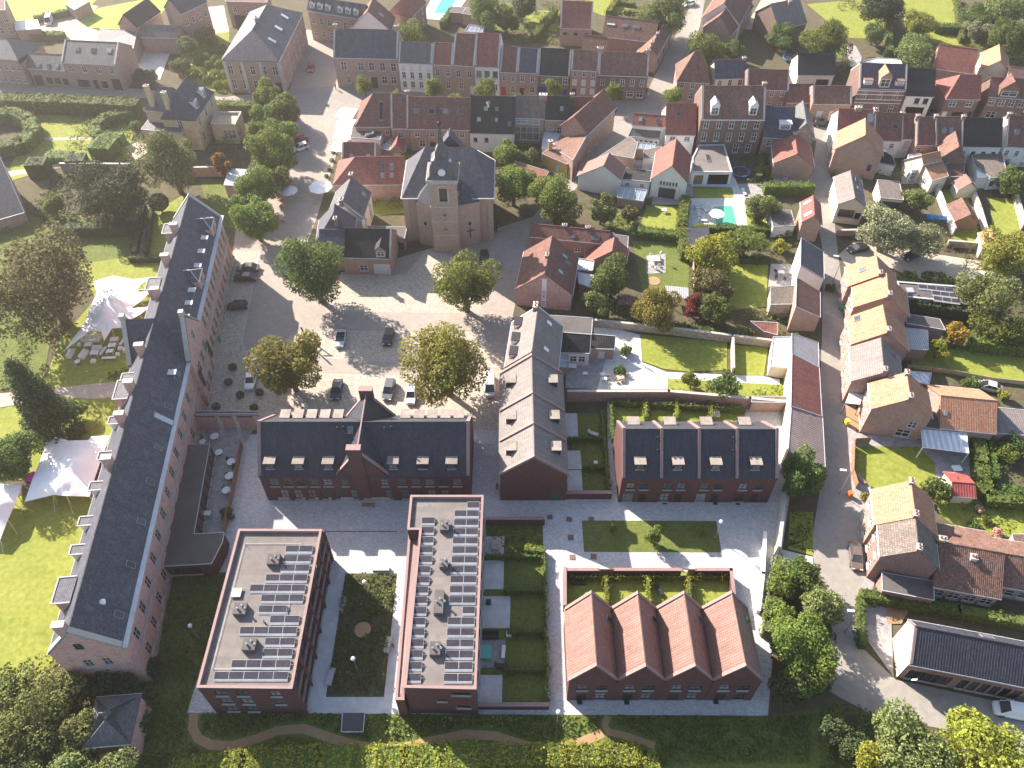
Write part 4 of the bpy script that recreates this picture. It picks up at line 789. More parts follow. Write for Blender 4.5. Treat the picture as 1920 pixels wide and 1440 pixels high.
# cross wing in the middle: brick gable to the street with stone verges
uc = (U((372, 640), 10.7) - X(0, 0, 0)).dot(g['ud']); hw = 4.6; q = MB(); k = MB(); zr = 10.7 + 5.6
def CW(du, v, z): return X(uc + du, v, z)
for v0, v1 in ((-.75, t), (t * 2 + .6, t)):
    q.face([CW(-hw, v0, 0), CW(hw, v0, 0), CW(hw, v0, 10.7), CW(0, v0, zr), CW(-hw, v0, 10.7)]); q.face([CW(-hw, v0, 0), CW(-hw, t, 0), CW(-hw, t, 10.7), CW(-hw, v0, 10.7)]); q.face([CW(hw, t, 0), CW(hw, v0, 0), CW(hw, v0, 10.7), CW(hw, t, 10.7)])
    k.face([CW(-hw - .1, v0, 10.65), CW(0, v0, zr + .15), CW(0, t, zr + .15), CW(-hw - .1, t, 10.65)]); k.face([CW(0, v0, zr + .15), CW(hw + .1, v0, 10.65), CW(hw + .1, t, 10.65), CW(0, t, zr + .15)])
    s = MB()
    for sg in (-1, 1): a, b = CW(sg * hw, v0, 10.9), CW(0, v0, zr + .5); s.prism([a, b, b + Vector((0, 0, .3)), a + Vector((0, 0, .3))], g['un'] * (.7 if v0 < 0 else -.7))
    s.box(CW(0, v0 + (.35 if v0 < 0 else -.35), zr + .4), .8, .8, .9, g['ud']); s.build('gable_coping', 'stone_trim', rt)
cw = q.build('cross_wing_wall', 'brick_pink', rt); k.build('cross_wing_roof', 'slate', rt)
for du in (-2.4, 0, 2.4):
    for z in (1.2, 5.9): place_window(cw, CW(du, -.78, z), -g['un'], 1.3, 2.4, 'r', 0)
place_window(cw, CW(0, -.78, 11.4), -g['un'], 1.1, 1.8, 'r', 0)
for du, z in ((-3.6, 4.0), (3.6, 3.4)):                    # dark banners on the facade
    b = MB(); b.prism([CW(du - .5, -1.0, z), CW(du + .5, -1.0, z), CW(du + .5, -1.0, z + 3.6), CW(du - .5, -1.0, z + 3.6)], g['un'] * -.03); o = b.build('banner', 'dark_paint', None); tag(o, 'tall black banner hung on the pink brick front, ' + ('nearer the car park' if du < 0 else 'farther from the fence gate'), 'banner')
for f, v in ((.055, .5), (.62, .55)): vent_pipe(rt, E_(L * f, t * v) + Vector((0, 0, .1)), .5, .25, 'white_paint')
# ---- restaurant extension
M('low restaurant extension with flat dark roof along the abbey wing', [(347, 836, 3.2), (394, 835, 3.2), (365, 1001, 3.2), (420, 999, 3.2), (417, 1017, 3.2), (397, 1057, 3.2), (304, 1062, 3.2)], 'bitumen', 'brick_new', w={5: [(6, .6, 1.0, 1.9, 'n', .1, .7)], 1: [(8, .5, 1.5, 2.2, 'n')]})
S('terrace', 'patio', [(394, 838), (370, 1000), (420, 1000), (456, 838), (478, 802), (368, 802)], .016)
fence('slatted timber screen closing the restaurant terrace off from the courtyard', [(455, 838), (440, 920), (423, 1000)], 1.9, step=1.6)
wall_line('pink brick link wall with two doorways between the abbey and the schoolhouse', [(367, 802), (410, 803)], 3.2, .5, 'brick_pink', 'slate'); wall_line('short pier of the pink brick link wall beside the schoolhouse', [(425, 803), (440, 803)], 3.2, .5, 'brick_pink', 'slate'); wall_line('end of the pink brick link wall joining the schoolhouse corner', [(456, 803), (480, 803)], 3.2, .5, 'brick_pink', 'slate')
M('slate topped lintel bridging the doorways of the pink link wall', [(366, 772, 3.75), (484, 772, 3.75), (484, 777, 3.75), (366, 777, 3.75)], 'slate', 'brick_pink', z0=3.3, th=.12, name='lintel')
# ---- schoolhouse
rt, X, E_, g = H('dark red brick schoolhouse with black tiled roof and central gable facing the courtyard', (484.5, 892), (881, 892), (482, 793), (504, 938), 'slate_new', 'brick_new', p=44, name='schoolhouse', cat='building', cop=('b', 'coping', .5, .25), gut=None,
    w={'F': [(5, 3.9, 1.4, 1.7, 'b', .03, .35), (5, .5, 1.25, 2.2, 'b', .06, .39), (1, 3.9, 1.1, 1.7, 'b', .37, .43), (1, .5, 1.0, 2.2, 'b', .41, .45), (1, 3.9, 1.1, 1.7, 'b', .56, .62), (1, .5, 1.0, 2.2, 'b', .58, .62), (5, 3.9, 1.4, 1.7, 'b', .64, .97), (5, .5, 1.25, 2.2, 'b', .65, .97)]},
    dm=[('F', f, .12, 1.5, 1.25, 'flat', 'b', 'lead_dark', 'dark_paint') for f in (.06, .195, .335, .64, .78, .915)] + [('K', f, .2, 1.3, 1.5, 'flat', 'b', 'lead', 'dark_paint') for f in (.09, .155, .22, .285, .35, .68, .745, .81, .875, .94)])
SCH = g; L, t, hr, he = g['L'], g['t'], g['hr'], g['he']; hw = (U((729, 891), he).x - U((631, 891), he).x) / 2; ucx = (U((680, 891), he) - X(0, 0, 0)).dot(g['ud']); apz = hr + .15; va = t * (apz - he) / (hr - he)
for sg, v0, vm in ((1, -.04, min(t, va)), (-1, 2 * t + .04, 2 * t - min(t, va))):
    q = MB(); k = MB(); c = MB(); d = 1 if sg == 1 else -1
    q.face([X(ucx - hw, v0, he - .3), X(ucx + hw, v0, he - .3), X(ucx, v0, apz)][::d]); q.build('gable_wall', 'brick_new', rt)
    k.prism([X(ucx - hw, v0, he + .06), X(ucx, v0, apz + .06), X(ucx, vm, apz + .06)], (0, 0, .16)); k.prism([X(ucx, v0, apz + .06), X(ucx + hw, v0, he + .06), X(ucx, vm, apz + .06)], (0, 0, .16)); k.build('gable_roof', 'slate_new', rt)
    for s in (-1, 1): a, b = X(ucx + s * hw, v0, he), X(ucx, v0, apz); c.prism([a, b, b + Vector((0, 0, .42)), a + Vector((0, 0, .42))], g['un'] * .5 * sg)
    c.build('gable_coping', 'coping', rt)
    cx = X(ucx - (.4 if sg == 1 else 0), v0 - .08 * sg, 0); ck = MB(); ck.box(cx + g['un'] * .25 * sg + Vector((0, 0, 1.0 if sg == 1 else he)), 2.0, .9, apz + 1.1 - (1.0 if sg == 1 else he), g['ud'], 'brick_new'); ck.box(cx + g['un'] * .25 * sg + Vector((0, 0, apz + 1.1)), 2.1, 1.0, .15, g['ud'], 'coping'); ck.build('chimney', None, rt)
rr = MB(); rr.tube(X(ucx, 0, apz + .25), X(ucx, 2 * t, apz + .25), .12, n=6); rr.build('ridge_tiles', 'coping', rt)
for du in (-3.6, 3.4):
    for dx in (0, 1.0): vent_pipe(rt, E_(ucx + du + dx, t * .86) + Vector((0, 0, .1)), .5 + .2 * (dx > 0), .12, 'dark_paint')
skylight(rt, E_(ucx - 1.7, t * .85) + Vector((0, 0, .16)), g['ud'], (g['un'] + Vector((0, 0, math.tan(R_(44))))).normalized(), g['nF'])
q = MB()
for f0, f1 in ((.052, .105), (.17, .185), (.235, .25), (.3, .315), (.36, .42), (.47, .6)): a, b = X(L * f0, -.05, .02), X(L * f1, -.05, .02); q.prism([a, b, b + Vector((0, 0, .85)), a + Vector((0, 0, .85))], g['un'] * .04)
q.build('plinth', 'stone_trim', rt)
# ---- row of three new gabled houses running away from the courtyard, and the older house behind them
ys = [((1064, 892), (1060.5, 830), (1002, 859)), ((1060.5, 830), (1057, 774), (1001, 799)), ((1057, 774), (1053, 700), (1001, 743))]; lb = ('nearest gabled brick house of the row of three, blank gable facing the paving', 'middle gabled red brick house of the row of three beside the small lawns', 'farthest gabled brick house of the row of three, beside the old grey house')
for i, ((A, B, R), l) in enumerate(zip(ys, lb)):
    H(l, A, B, R, 6.6, 'tile_taupe', 'brick_new', p=41, t=5.0, cop=('a' if i < 2 else 'b', 'coping', .45, .35), gut=None, group='row of three gabled new houses', w={'F': [(2, .4, 1.6, 2.2, 'b'), (2, 3.8, 1.4, 1.6, 'b')], 'K': [(2, .4, 1.4, 2.2, 'b'), (2, 3.8, 1.4, 1.6, 'b')], 'L': [(1, .02, 1.5, 2.0, 'G', .72, .95)] if i == 0 else ()},
      dm=[('F', .6, .2, 1.5, 1.3, 'flat', 'b', 'lead', 'dark_paint'), ('K', .6, .2, 1.5, 1.3, 'flat', 'b', 'lead', 'dark_paint')])
# ---- row of four new houses with black roofs
for i, (x0, x1) in enumerate(((1166.5, 1237), (1237, 1307.5), (1307.5, 1378.3), (1378.3, 1458))):
    rt, X, E_, g = H(('leftmost house of the black roofed brick row, its side wall lit by the sun', 'second house from the sunlit gable in the black roofed row', 'third house from the sunlit gable in the black roofed row', 'last house of the black roofed row, next to the long cream wall')[i], (x0, 896.4 + i * .2), (x1, 896.6 + i * .2), (x0, 806.5), 6.46, 'slate_new', 'brick_new', p=42.5, t=5.25, cop=('a' if i < 3 else 'b', 'coping', .42, .3), gut=None, group='row of four black roofed new houses',
      w={'F': [(2, 3.5, 1.3, 1.5, 'b', .08, .82), (1, .25, 1.5, 2.1, 'b' if i % 2 else 'g', .1, .4), (1, .1, 1.1, 2.2, 'D' if i else 'K', .5, .75)], 'K': [(2, 3.5, 1.3, 1.5, 'b'), (1, .1, 3.0, 2.2, 'x')]},
      dm=[('F', .46, .17, 1.5, 1.25, 'flat', 'b', 'lead', 'dark_paint'), ('K', .4, .2, 1.6, 1.3, 'flat', 'b', 'lead', 'dark_paint')])
    for f in (.07, .93):
        if (f > .5) == (i % 2 == 0): vent_pipe(rt, E_(g['L'] * f, g['t'] * .8) + Vector((0, 0, .1)), .5, .11, 'dark_paint'); vent_pipe(rt, E_(g['L'] * f, g['t'] * .55) + Vector((0, 0, .1)), .35, .11, 'dark_paint')
# ---- row of four terracotta gables
gx = [(1067, 1279.5, 1062.5, 1140), (1158, 1277.5, 1148, 1140), (1246.5, 1277.5, 1233, 1140), (1337, 1277.5, 1319, 1140), (1428, 1278, 1406, 1140)]
for i in range(4):
    ax, ay, bx, by = gx[i]; hw_ = (U((gx[i + 1][0], 1278), 6.2).x - U((ax, 1278), 6.2).x) / 2
    a = U((ax, 1278.5), 6.2); b = Vector((a.x, U((bx, by), 6.2).y, 6.2)); A, B = Q(a), Q(b)
    H(('leftmost of the four terracotta gabled houses, beside the narrow paved lane', 'second of the four terracotta gabled houses from the narrow paved lane', 'third of the four terracotta gabled houses from the narrow paved lane', 'last of the four terracotta gabled houses, beside the round green trees')[i], A, B, (1119, 1252), 6.2, 'tile_pink', 'brick_new', p=56.5, t=hw_, flip=-1, cop=('b', 'coping', .4, .3), gut=None, group='row of four terracotta gabled houses',
      w={'L': [(2, 3.5, 1.4, 1.5, 'b', .1, .9), (1, .3, 1.4, 2.0, 'b', .52, .88), (1, .05, 1.2, 2.1, 'K', .12, .48)], 'E': [(2, 3.5, 1.4, 1.5, 'b', .1, .9), (1, .05, 3.5, 2.2, 'x')]}, sk=[('K', .78, .2, .9, 1.7, 'pane')])
for i in range(3):                                         # valley gutters
    ax = gx[i + 1][0]; a = U((ax, 1278.5), 6.2); b = Vector((a.x, U((1148, 1140), 6.2).y, 0)); q = MB(); q.box(((a.x + b.x) / 2, (a.y + b.y) / 2, 6.32), .34, abs(b.y - a.y), .1); o = q.build('valley_gutter', 'dark_paint'); tag(o, 'black valley gutter between the %s terracotta gables' % ('first and second', 'second and third', 'third and fourth')[i], 'gutter', 'valley gutters')
wall_line('low brick garden wall with pink coping left of the terracotta gables', [(1058, 1145), (1058, 1078)], 2.0, .35, 'brick_new', 'coping'); wall_line('brick garden wall with pink coping behind the terracotta gables', [(1062, 1080), (1120, 1080)], 1.9, .35, 'brick_new', 'coping')
wall_line('middle stretch of brick garden wall behind the terracotta gables', [(1150, 1080), (1272, 1080)], 1.9, .35, 'brick_new', 'coping'); wall_line('right stretch of brick garden wall behind the terracotta gables', [(1302, 1080), (1366, 1080), (1374, 1150)], 1.9, .35, 'brick_new', 'coping')
for x0, l in ((1120, 'left'), (1287, 'right')): fence('dark timber garden gate set in the wall behind the terracotta gables, %s one' % l, [(x0, 1080), (x0 + 28 if x0 == 1120 else x0 + 14, 1080)], 2.1, name='garden_gate')
# ---- flat roofed apartment blocks with solar panels
rt, P = M('flat roofed brick apartment block with solar rows and metal fins on its lane side', [(447.8, 992.8, 8.6), (603.3, 993.3, 8.6), (547.8, 1291.1, 8.6), (369.2, 1289.2, 8.6)], 'deck_roof', 'brick_new', par=.45, name='apartment_block', cat='building',
    w={1: [(6, .5, 2.4, 2.3, 'x', .02, .98), (6, 3.2, 2.4, 2.3, 'x', .02, .98), (6, 5.9, 2.4, 2.2, 'x', .02, .98)], 2: [(2, .8, 1.5, 1.6, 'b', .1, .55), (2, 3.4, 1.5, 1.6, 'b', .1, .55), (2, 6.1, 1.5, 1.6, 'b', .1, .55), (1, 6.1, 1.3, 1.5, 'b', .68, .9), (1, 3.4, 1.3, 1.5, 'b', .68, .9)], 0: [(3, 1, 1.5, 1.6, 'b'), (3, 4.4, 1.5, 1.6, 'b')]})
ORD = 'first second third fourth fifth sixth seventh eighth ninth tenth eleventh twelfth thirteenth fourteenth fifteenth sixteenth seventeenth eighteenth'.split()
def solar(rows, z, tagw):
    for i, (x0, y0, x1, y1, n) in enumerate(rows): solar_row(x0, y0, x1, y1, z, n, 'solar rows on the ' + tagw, '%s solar row from the schoolhouse end on the %s' % (ORD[i], tagw))
def cp(x, y): return (340 + x / 3.6, 960 + y / 3.6)
solar([(*cp(a, y), *cp(b, y), n) for a, b, y, n in ((703, 886, 272, 2), (688, 875, 337, 2), (672, 862, 402, 2), (568, 850, 468, 3), (462, 836, 538, 4), (537, 823, 606, 3), (520, 712, 680, 2), (597, 795, 750, 2), (393, 780, 825, 4), (563, 766, 900, 2), (548, 750, 975, 2), (337, 736, 1052, 4), (219, 720, 1132, 5))], 8.25, 'block with metal fins')
Z1 = 8.2
def roof_box(rt, x, y, w, d, h, z, pipes=2):
    c = U((x, y), z + h); q = MB(); q.box((c.x, c.y, z), w, d, h, None, 'bitumen'); o = q.build('vent_housing', None, rt)
    for i in range(pipes): vent_pipe(o, Vector((c.x + (i - .5) * .5, c.y + (i % 2 - .3) * .4, z + h)), .35, .12)
for x, y in ((622, 315), (395, 650), (458, 890)): roof_box(rt, *cp(x, y), 1.6, 1.5, .75, Z1, 3)
c = U(cp(373, 545), 8.4); skylight(rt, c, Vector((1, 0, 0)), Vector((0, 1, 0)), Vector((0, 0, 1)), 1.3, 1.3, 'white_paint'); vent_pipe(rt, U(cp(560, 745), Z1), .7, .12)
ln = MB()
for a, b in (((428, 212), (810, 212)), ((428, 212), (205, 1058)), ((205, 1058), (640, 1062)), ((810, 212), (640, 1062))): ln.tube(U(cp(*a), 8.35), U(cp(*b), 8.35), .025, n=4)
for a in ((428, 212), (810, 212), (315, 625), (205, 1050)): ln.tube(U(cp(*a), 8.1), U(cp(*a), 8.9), .03, n=4)
ln.build('lightning_wire', 'zinc', rt)
fn = MB(); a, b = U((603.3, 993.3), 8.6), U((547.8, 1291.1), 8.6); a.z = b.z = 0; d = (b - a); d.z = 0; nn = Vector((d.y, -d.x, 0)).normalized(); nn = nn if nn.x > 0 else -nn
for k in range(7): c = a + d * (k / 6); fn.box((c.x + nn.x * .15, c.y + nn.y * .15, .1), .35, .3, 8.2, d, 'brick_new')
for z in (2.9, 5.6): fn.prism([a + nn * .02 + Vector((0, 0, z)), b + nn * .02 + Vector((0, 0, z)), b + nn * .02 + Vector((0, 0, z + .3)), a + nn * .02 + Vector((0, 0, z + .3))], nn * .2, 'coping')
fn.build('facade_fins', None, rt)
def c2(x, y): return (720 + x / 3.1294, 900 + y / 3.1304)
rt, P = M('long flat roofed brick apartment block with two columns of solar panels', [(*c2(157, 92), 8.6), (*c2(583, 92), 8.6), (*c2(540, 1228), 8.6), (*c2(118, 1218), 8.6), (*c2(210, 292), 8.6), (*c2(138, 292), 8.6)], 'deck_roof', 'brick_new', par=.45, name='apartment_block', cat='building',
    w={0: [(3, 1, 1.5, 1.6, 'b'), (3, 4.4, 1.5, 1.6, 'b')], 1: [(10, .2, 1.8, 2.2, 'b'), (10, 3.2, 1.5, 1.8, 'b'), (10, 6, 1.5, 1.6, 'b')], 2: [(1, 6.6, 2.3, .8, 'n', .62, .95), (1, 4.4, 1.2, .7, 'n', .4, .6), (1, 2.3, 1.7, .7, 'n', .65, .95)], 3: [(9, 6.0, 1.5, 1.8, 'b')]})
M('lower balcony side of the long solar roofed block with terracotta coping', [(*c2(206, 294), 5.9), (*c2(118, 1218), 6.2), (*c2(118, 1290), 5.9), (*c2(66, 1290), 5.9), (*c2(148, 294), 5.9)], 'coping', 'brick_new', par=.25, parw=.3, name='balcony_wing', cat='building', w={3: [(9, .4, 1.5, 2.2, 'b'), (9, 3.2, 1.5, 1.8, 'b')]})
solar([(*c2(a, y), *c2(b, y), 1) for a, b, y in ((220, 298, 258), (214, 294, 314), (208, 291, 372), (202, 287, 428), (196, 283, 486), (190, 272, 546), (185, 266, 606), (177, 260, 666), (171, 254, 726), (165, 249, 788), (160, 243, 852), (154, 238, 914), (148, 233, 978), (142, 228, 1044), (136, 223, 1112), (128, 217, 1182))], 8.25, 'long block, single column')
solar([(*c2(a, y), *c2(b, y), n) for a, b, y, n in [(488, 560, 166, 1), (413, 558, 216, 2), (410, 555, 268, 2), (406, 553, 322, 2), (403, 552, 376, 2), (400, 550, 432, 2), (396, 548, 488, 2), (392, 545, 545, 2), (389, 543, 604, 2), (385, 541, 664, 2), (381, 538, 724, 2), (460, 535, 786, 1), (373, 532, 850, 2), (369, 530, 914, 2), (364, 527, 980, 2), (360, 524, 1046, 2), (355, 521, 1114, 2), (349, 518, 1184, 2)]], 8.25, 'long block, double column')
for x, y, w_, d_ in ((355, 262, 1.2, 1.6), (350, 485, 1.1, 1.2), (322, 712, 1.2, 3.2), (300, 985, 1.3, 1.7)): roof_box(rt, *c2(x, y), w_, d_, .8, Z1, 3)
wall_line('brick garden wall with pink coping closing the lawns beside the long block', [(895, 1328), (1026, 1328)], 1.3, .4, 'brick_new', 'coping'); wall_line('brick wall with pink coping at the top of the small dark gardens', [(907, 983), (1019, 983)], 1.6, .35, 'brick_new', 'coping')
wall_line('low brick wall with pink coping at the end of the three house lawns', [(1064, 934), (1143, 934)], 1.6, .45, 'brick_new', 'coping')
# ---- church
rt = root('church', 'brown brick church with slate roofs and an onion spire with cross', 'church', U((838, 440))); FL, FR = U((757, 371), 10.6), U((922, 371), 10.6); y0 = FL.y; x0, x1 = FL.x, FR.x; cx = (x0 + x1) / 2; W_ = x1 - x0
q = MB(); Dp = 16.0; ins = 3.2
pl = [(x0, y0), (x1, y0), (x1, y0 + Dp - ins), (x1 - ins, y0 + Dp), (x0 + ins, y0 + Dp), (x0, y0 + Dp - ins)]
for i in range(6): a, b = pl[i], pl[(i + 1) % 6]; q.face([(*a, 0), (*b, 0), (*b, 10.6), (*a, 10.6)])
q.build('wall', 'brick_church', rt); k = MB(); hz = 16.9; o_ = .45; ex = [(x0 - o_, y0 - o_), (x1 + o_, y0 - o_), (x1 + o_, y0 + Dp - ins), (x1 - ins, y0 + Dp + o_), (x0 + ins, y0 + Dp + o_), (x0 - o_, y0 + Dp - ins)]; rl, rr_ = (x0 + W_ * .24, y0 + Dp * .5, hz), (x1 - W_ * .24, y0 + Dp * .5, hz)
e = [(*p, 10.65) for p in ex]
for f in ([e[0], e[1], rr_, rl], [e[1], e[2], rr_], [e[2], e[3], rr_], [e[3], e[4], rl, rr_], [e[4], e[5], rl], [e[5], e[0], rl]): k.face(f)
k.build('roof', 'slate', rt); gq = MB()
for i in range(6): gq.tube(e[i], e[(i + 1) % 6], .16, n=5)
gq.build('cornice', 'stone_trim', rt)
q = MB(); k = MB(); ch0 = y0 + 9.8; hw = 4.2; zr = 16.9
for s in (-1, 1): q.face([(cx + s * hw, ch0, 0), (cx + s * hw, y0 + Dp - 1.2, 0), (cx + s * hw, y0 + Dp - 1.2, 10.6), (cx + s * hw, ch0, 10.6)][::s])
q.face([(cx + hw, y0 + Dp - 1.2, 0), (cx - hw, y0 + Dp - 1.2, 0), (cx - hw, y0 + Dp - 1.2, 10.6), (cx, y0 + Dp - 1.2, zr), (cx + hw, y0 + Dp - 1.2, 10.6)]); q.build('chancel_wall', 'brick_church', rt)
for s in (-1, 1): k.face([(cx + s * (hw + .3), ch0 + 4, 10.4), (cx + s * (hw + .3), y0 + Dp - 1.1, 10.4), (cx, y0 + Dp - 1.1, zr), (cx, ch0 + 2.2, zr)][::s])
k.face([(cx - hw, ch0 + 4, 10.4), (cx + hw, ch0 + 4, 10.4), (cx, ch0 + 2.2, zr)]); k.build('chancel_roof', 'slate', rt); q = MB(); q.tube((cx, ch0 + 2.4, zr), (cx, ch0 + 2.4, zr + 2.6), .06, n=5); q.tube((cx - .7, ch0 + 2.4, zr + 1.9), (cx + .7, ch0 + 2.4, zr + 1.9), .05, n=5); q.build('cross', 'dark_paint', rt)
# tower
TL, TR = U((815.5, 471)), U((863, 475.5)); ty = (TL.y + TR.y) / 2; tc = (TL.x + TR.x) / 2; tw = TR.x - TL.x; h = tw / 2; zt = 17.3
tq = MB(); wins = [(h, 12.4, 1.5, 2.9, 'n')]
wall_face(tq, Vector((tc - h, ty, 0)), Vector((tc + h, ty, 0)), 0, zt, wins, .35)
for a, b in (((tc + h, ty), (tc + h, ty + tw)), ((tc + h, ty + tw), (tc - h, ty + tw)), ((tc - h, ty + tw), (tc - h, ty))): wall_face(tq, Vector((*a, 0)), Vector((*b, 0)), 0, zt, [(h, 12.4, 1.5, 2.9, 'n')] if a[1] != b[1] else [], .35)
tw_ = tq.build('tower_wall', 'brick_church', rt); place_window(tw_, Vector((tc, ty, 12.4)), Vector((0, -1, 0)), 1.5, 2.9, 'n', .25); place_window(tw_, Vector((tc - h, ty + h, 12.4)), Vector((-1, 0, 0)), 1.5, 2.9, 'n', .25); place_window(tw_, Vector((tc + h, ty + h, 12.4)), Vector((1, 0, 0)), 1.5, 2.9, 'n', .25)
b = MB()
for z in (4.2, 7.6, 11.0): b.box((tc, ty + h, z), tw + .14, tw + .14, .22)
for z0_, z1_, o2 in ((16.5, 16.9, .5), (16.9, 17.4, .9)): b.box((tc, ty + h, z0_), tw + o2, tw + o2, z1_ - z0_)
for sx in (-1, 1): b.box((tc + sx * .95, ty - .03, 12.2), .3, .14, 3.0)
for i in range(8): a0 = math.pi * i / 7; b.box((tc + .95 * math.cos(a0), ty - .03, 15.1 + .75 * math.sin(a0)), .35, .14, .3)
b.build('stone_bands', 'stone_trim', tw_)
for z in (5.9, 9.3):
    r = MB(); n = 16; r.v = []
    for i in range(n): a0, a1 = 2 * math.pi * i / n, 2 * math.pi * (i + 1) / n; r.tube((tc + .6 * math.cos(a0), ty - .05, z + .45 * math.sin(a0)), (tc + .6 * math.cos(a1), ty - .05, z + .45 * math.sin(a1)), .1, n=5, m='stone_trim')
    r.face([(tc + .55 * math.cos(2 * math.pi * i / n), ty - .03, z + .4 * math.sin(2 * math.pi * i / n)) for i in range(n)], 'pane'); r.build('oculus', None, tw_)
d = MB(); sq = lambda hh, z: [(tc - hh, ty + h - hh, z), (tc + hh, ty + h - hh, z), (tc + hh, ty + h + hh, z), (tc - hh, ty + h + hh, z)]
pr = [(h + .35, 17.4), (h * .9, 18.0), (h * .86, 19.2), (h * .8, 20.0), (h * .6, 20.7), (h * .44, 21.0), (h * .44, 22.0), (h * .36, 22.4), (h * .2, 23.2), (.16, 27.0)]
for (h0, z0_), (h1, z1_) in zip(pr[:-1], pr[1:]):
    a, c = sq(h0, z0_), sq(h1, z1_)
    for i in range(4): d.face([a[i], a[(i + 1) % 4], c[(i + 1) % 4], c[i]])
d.build('spire', 'slate_grey', rt)
q = MB(); q.ball((tc, ty + h, 27.4), .38, .38, .45); q.tube((tc, ty + h, 27.6), (tc, ty + h, 31.2), .11, n=6); q.tube((tc - .9, ty + h, 30.0), (tc + .9, ty + h, 30.0), .1, n=5); q.tube((tc - .5, ty + h, 29.2), (tc + .5, ty + h, 30.8), .06, n=4); q.tube((tc + .5, ty + h, 29.2), (tc - .5, ty + h, 30.8), .06, n=4); q.build('cross', 'dark_paint', rt)
q = MB(); q.tube((tc, ty + h - h * .96, 18.7), (tc, ty + h - h * .74, 18.7), .7, n=16); q.build('clock_face', 'white_paint', rt)
for s in (-1, 1):                                          # small lucarnes on the lantern
    q = MB(); q.box((tc + s * h * .62, ty + h * .5, 19.6), .5, .7, 1.2); q.build('lucarne', 'zinc', rt)
# angled front bays on both sides of the tower
for s in (-1, 1):
    q = MB(); k = MB(); p0, p1, p2 = (cx + s * W_ * .36, y0), (cx + s * W_ * .36, y0 - .9), (tc + s * h, ty + 1.6); p3 = (tc + s * h, y0)
    for a, b in ((p0, p1), (p1, p2)): q.face([(*a, 0), (*b, 0), (*b, 10.3), (*a, 10.3)][::-s]); 
    q.build('bay_wall', 'brick_church', rt); k.face([(*p1, 10.35), (*p2, 10.35), (tc + s * h, ty + 2.2, 13.4), (tc + s * h, y0 + 2.5, 13.6), (cx + s * W_ * .36, y0 + .2, 10.9)][::s]); k.build('bay_roof', 'slate', rt)
    u = (Vector((*p2, 0)) - Vector((*p1, 0))).normalized(); mid = (Vector((*p1, 0)) + Vector((*p2, 0))) / 2; nn = Vector((u.y, -u.x, 0)); nn = nn if nn.y < 0 else -nn
    r = MB(); n = 14; c = mid + nn * .05 + Vector((0, 0, 5.6))
    for i in range(n): a0, a1 = 2 * math.pi * i / n, 2 * math.pi * (i + 1) / n; r.tube(c + u * .45 * math.cos(a0) + Vector((0, 0, .6 * math.sin(a0))), c + u * .45 * math.cos(a1) + Vector((0, 0, .6 * math.sin(a1))), .09, n=5, m='stone_trim')
    r.face([c + u * .42 * math.cos(2 * math.pi * i / n) + Vector((0, 0, .56 * math.sin(2 * math.pi * i / n))) for i in range(n)], 'pane'); r.build('oculus', None, rt)
for xx in (x0 + 2.6, x0 + .3, x1 - 2.8, x1 - .3):            # brick pilasters
    q = MB(); q.box((xx, y0 - .12, 0), 1.1, .3, 10.5); q.build('pilaster', 'brick_church', rt)
# crucifix on the bay wall
q = MB(); c = mid + nn * .25 + Vector((0, 0, 2.2)); q.tube(c, c + Vector((0, 0, 2.4)), .1, n=5); q.tube(c + Vector((0, 0, 1.7)) - u * .7, c + Vector((0, 0, 1.7)) + u * .7, .09, n=5); q.build('wall_cross', 'dark_paint', rt)
# ================================================================== HOUSES AND OTHER BUILDINGS
WW, WC = 'w', 'c'
def F2(n, z=(1.0, 3.9), w=1.05, h=1.6, st='w', d=None): 
    r = [(n, z[1], w, h, st)] if len(z) > 1 else []
    if d: k, f0, f1 = d; r += [(n - 1, z[0], w, h, st, 0 if f0 > .5 else f1, f0 if f0 > .5 else 1), (1, .05, 1.05, 2.2, k, f0, f1)]
    else: r += [(n, z[0], w, h, st)]
    return {'F': r}
CP = ('b', 'stone_trim', .4, .12)
# ---- far top left, across the hedge
M('plain brick house cut off by the top left corner of the view', [(-40, 20, 7.5), (10, 20, 7.5), (8, -8, 7.5), (-40, -8, 7.5)], 'tile_brown', 'brick_old', name='house', cat='house', w={0: [(3, 1, 1.1, 1.8, 'w'), (3, 4.2, 1.1, 1.8, 'w')]})
M('small flat roofed garage beside the gravel drive', [(28, 42, 2.8), (70, 38, 2.8), (76, 55, 2.8), (30, 58, 2.8)], 'zinc', 'brick_old', name='garage')
M('grey shed at the far end of the hedged drive', [(122, 8, 3), (150, -4, 3), (168, 4, 3), (140, 20, 3)], 'slate_grey', 'brick_old', name='shed')
H('two storey brick house with hipped slate roof at the left edge behind the long hedge', (33, 112), (-40, 107), (42, 76), 7.4, 'slate_grey', 'brick_old', p=32, hip=(4, 0), w=F2(6, (1, 4.3)), D=11)
H('low slate roofed brick annex with arched cart door behind the long hedge', (52, 128), (121, 132), (62, 101), 4.6, 'slate_grey', 'brick_old', p=35, w={'F': [(3, .6, 1.5, 1.8, 'x', .35, 1), (1, .02, 2.3, 2.8, 'K', .02, .3)]}, sk=[('F', .3, .2), ('F', .55, .2), ('F', .8, .2)])
H('brick townhouse with three square rooflights and shop window behind the long hedge', (115, 117), (217, 122), (143, 80), 6.8, 'slate_grey', 'brick_old', p=33, w={'F': [(4, 4.3, 1.3, 1.7, 'w'), (1, .4, 3.2, 2.0, 'x', .12, .4), (1, .1, 1.2, 2.4, 'D', .42, .55), (1, .4, 1.6, 1.8, 'x', .56, .74), (1, .02, 2.4, 3.0, 'K', .78, .98)]}, sk=[('F', .26, .6, 1.2, 1.2), ('F', .55, .6, 1.2, 1.2), ('F', .85, .6, 1.2, 1.2)], cop=CP)
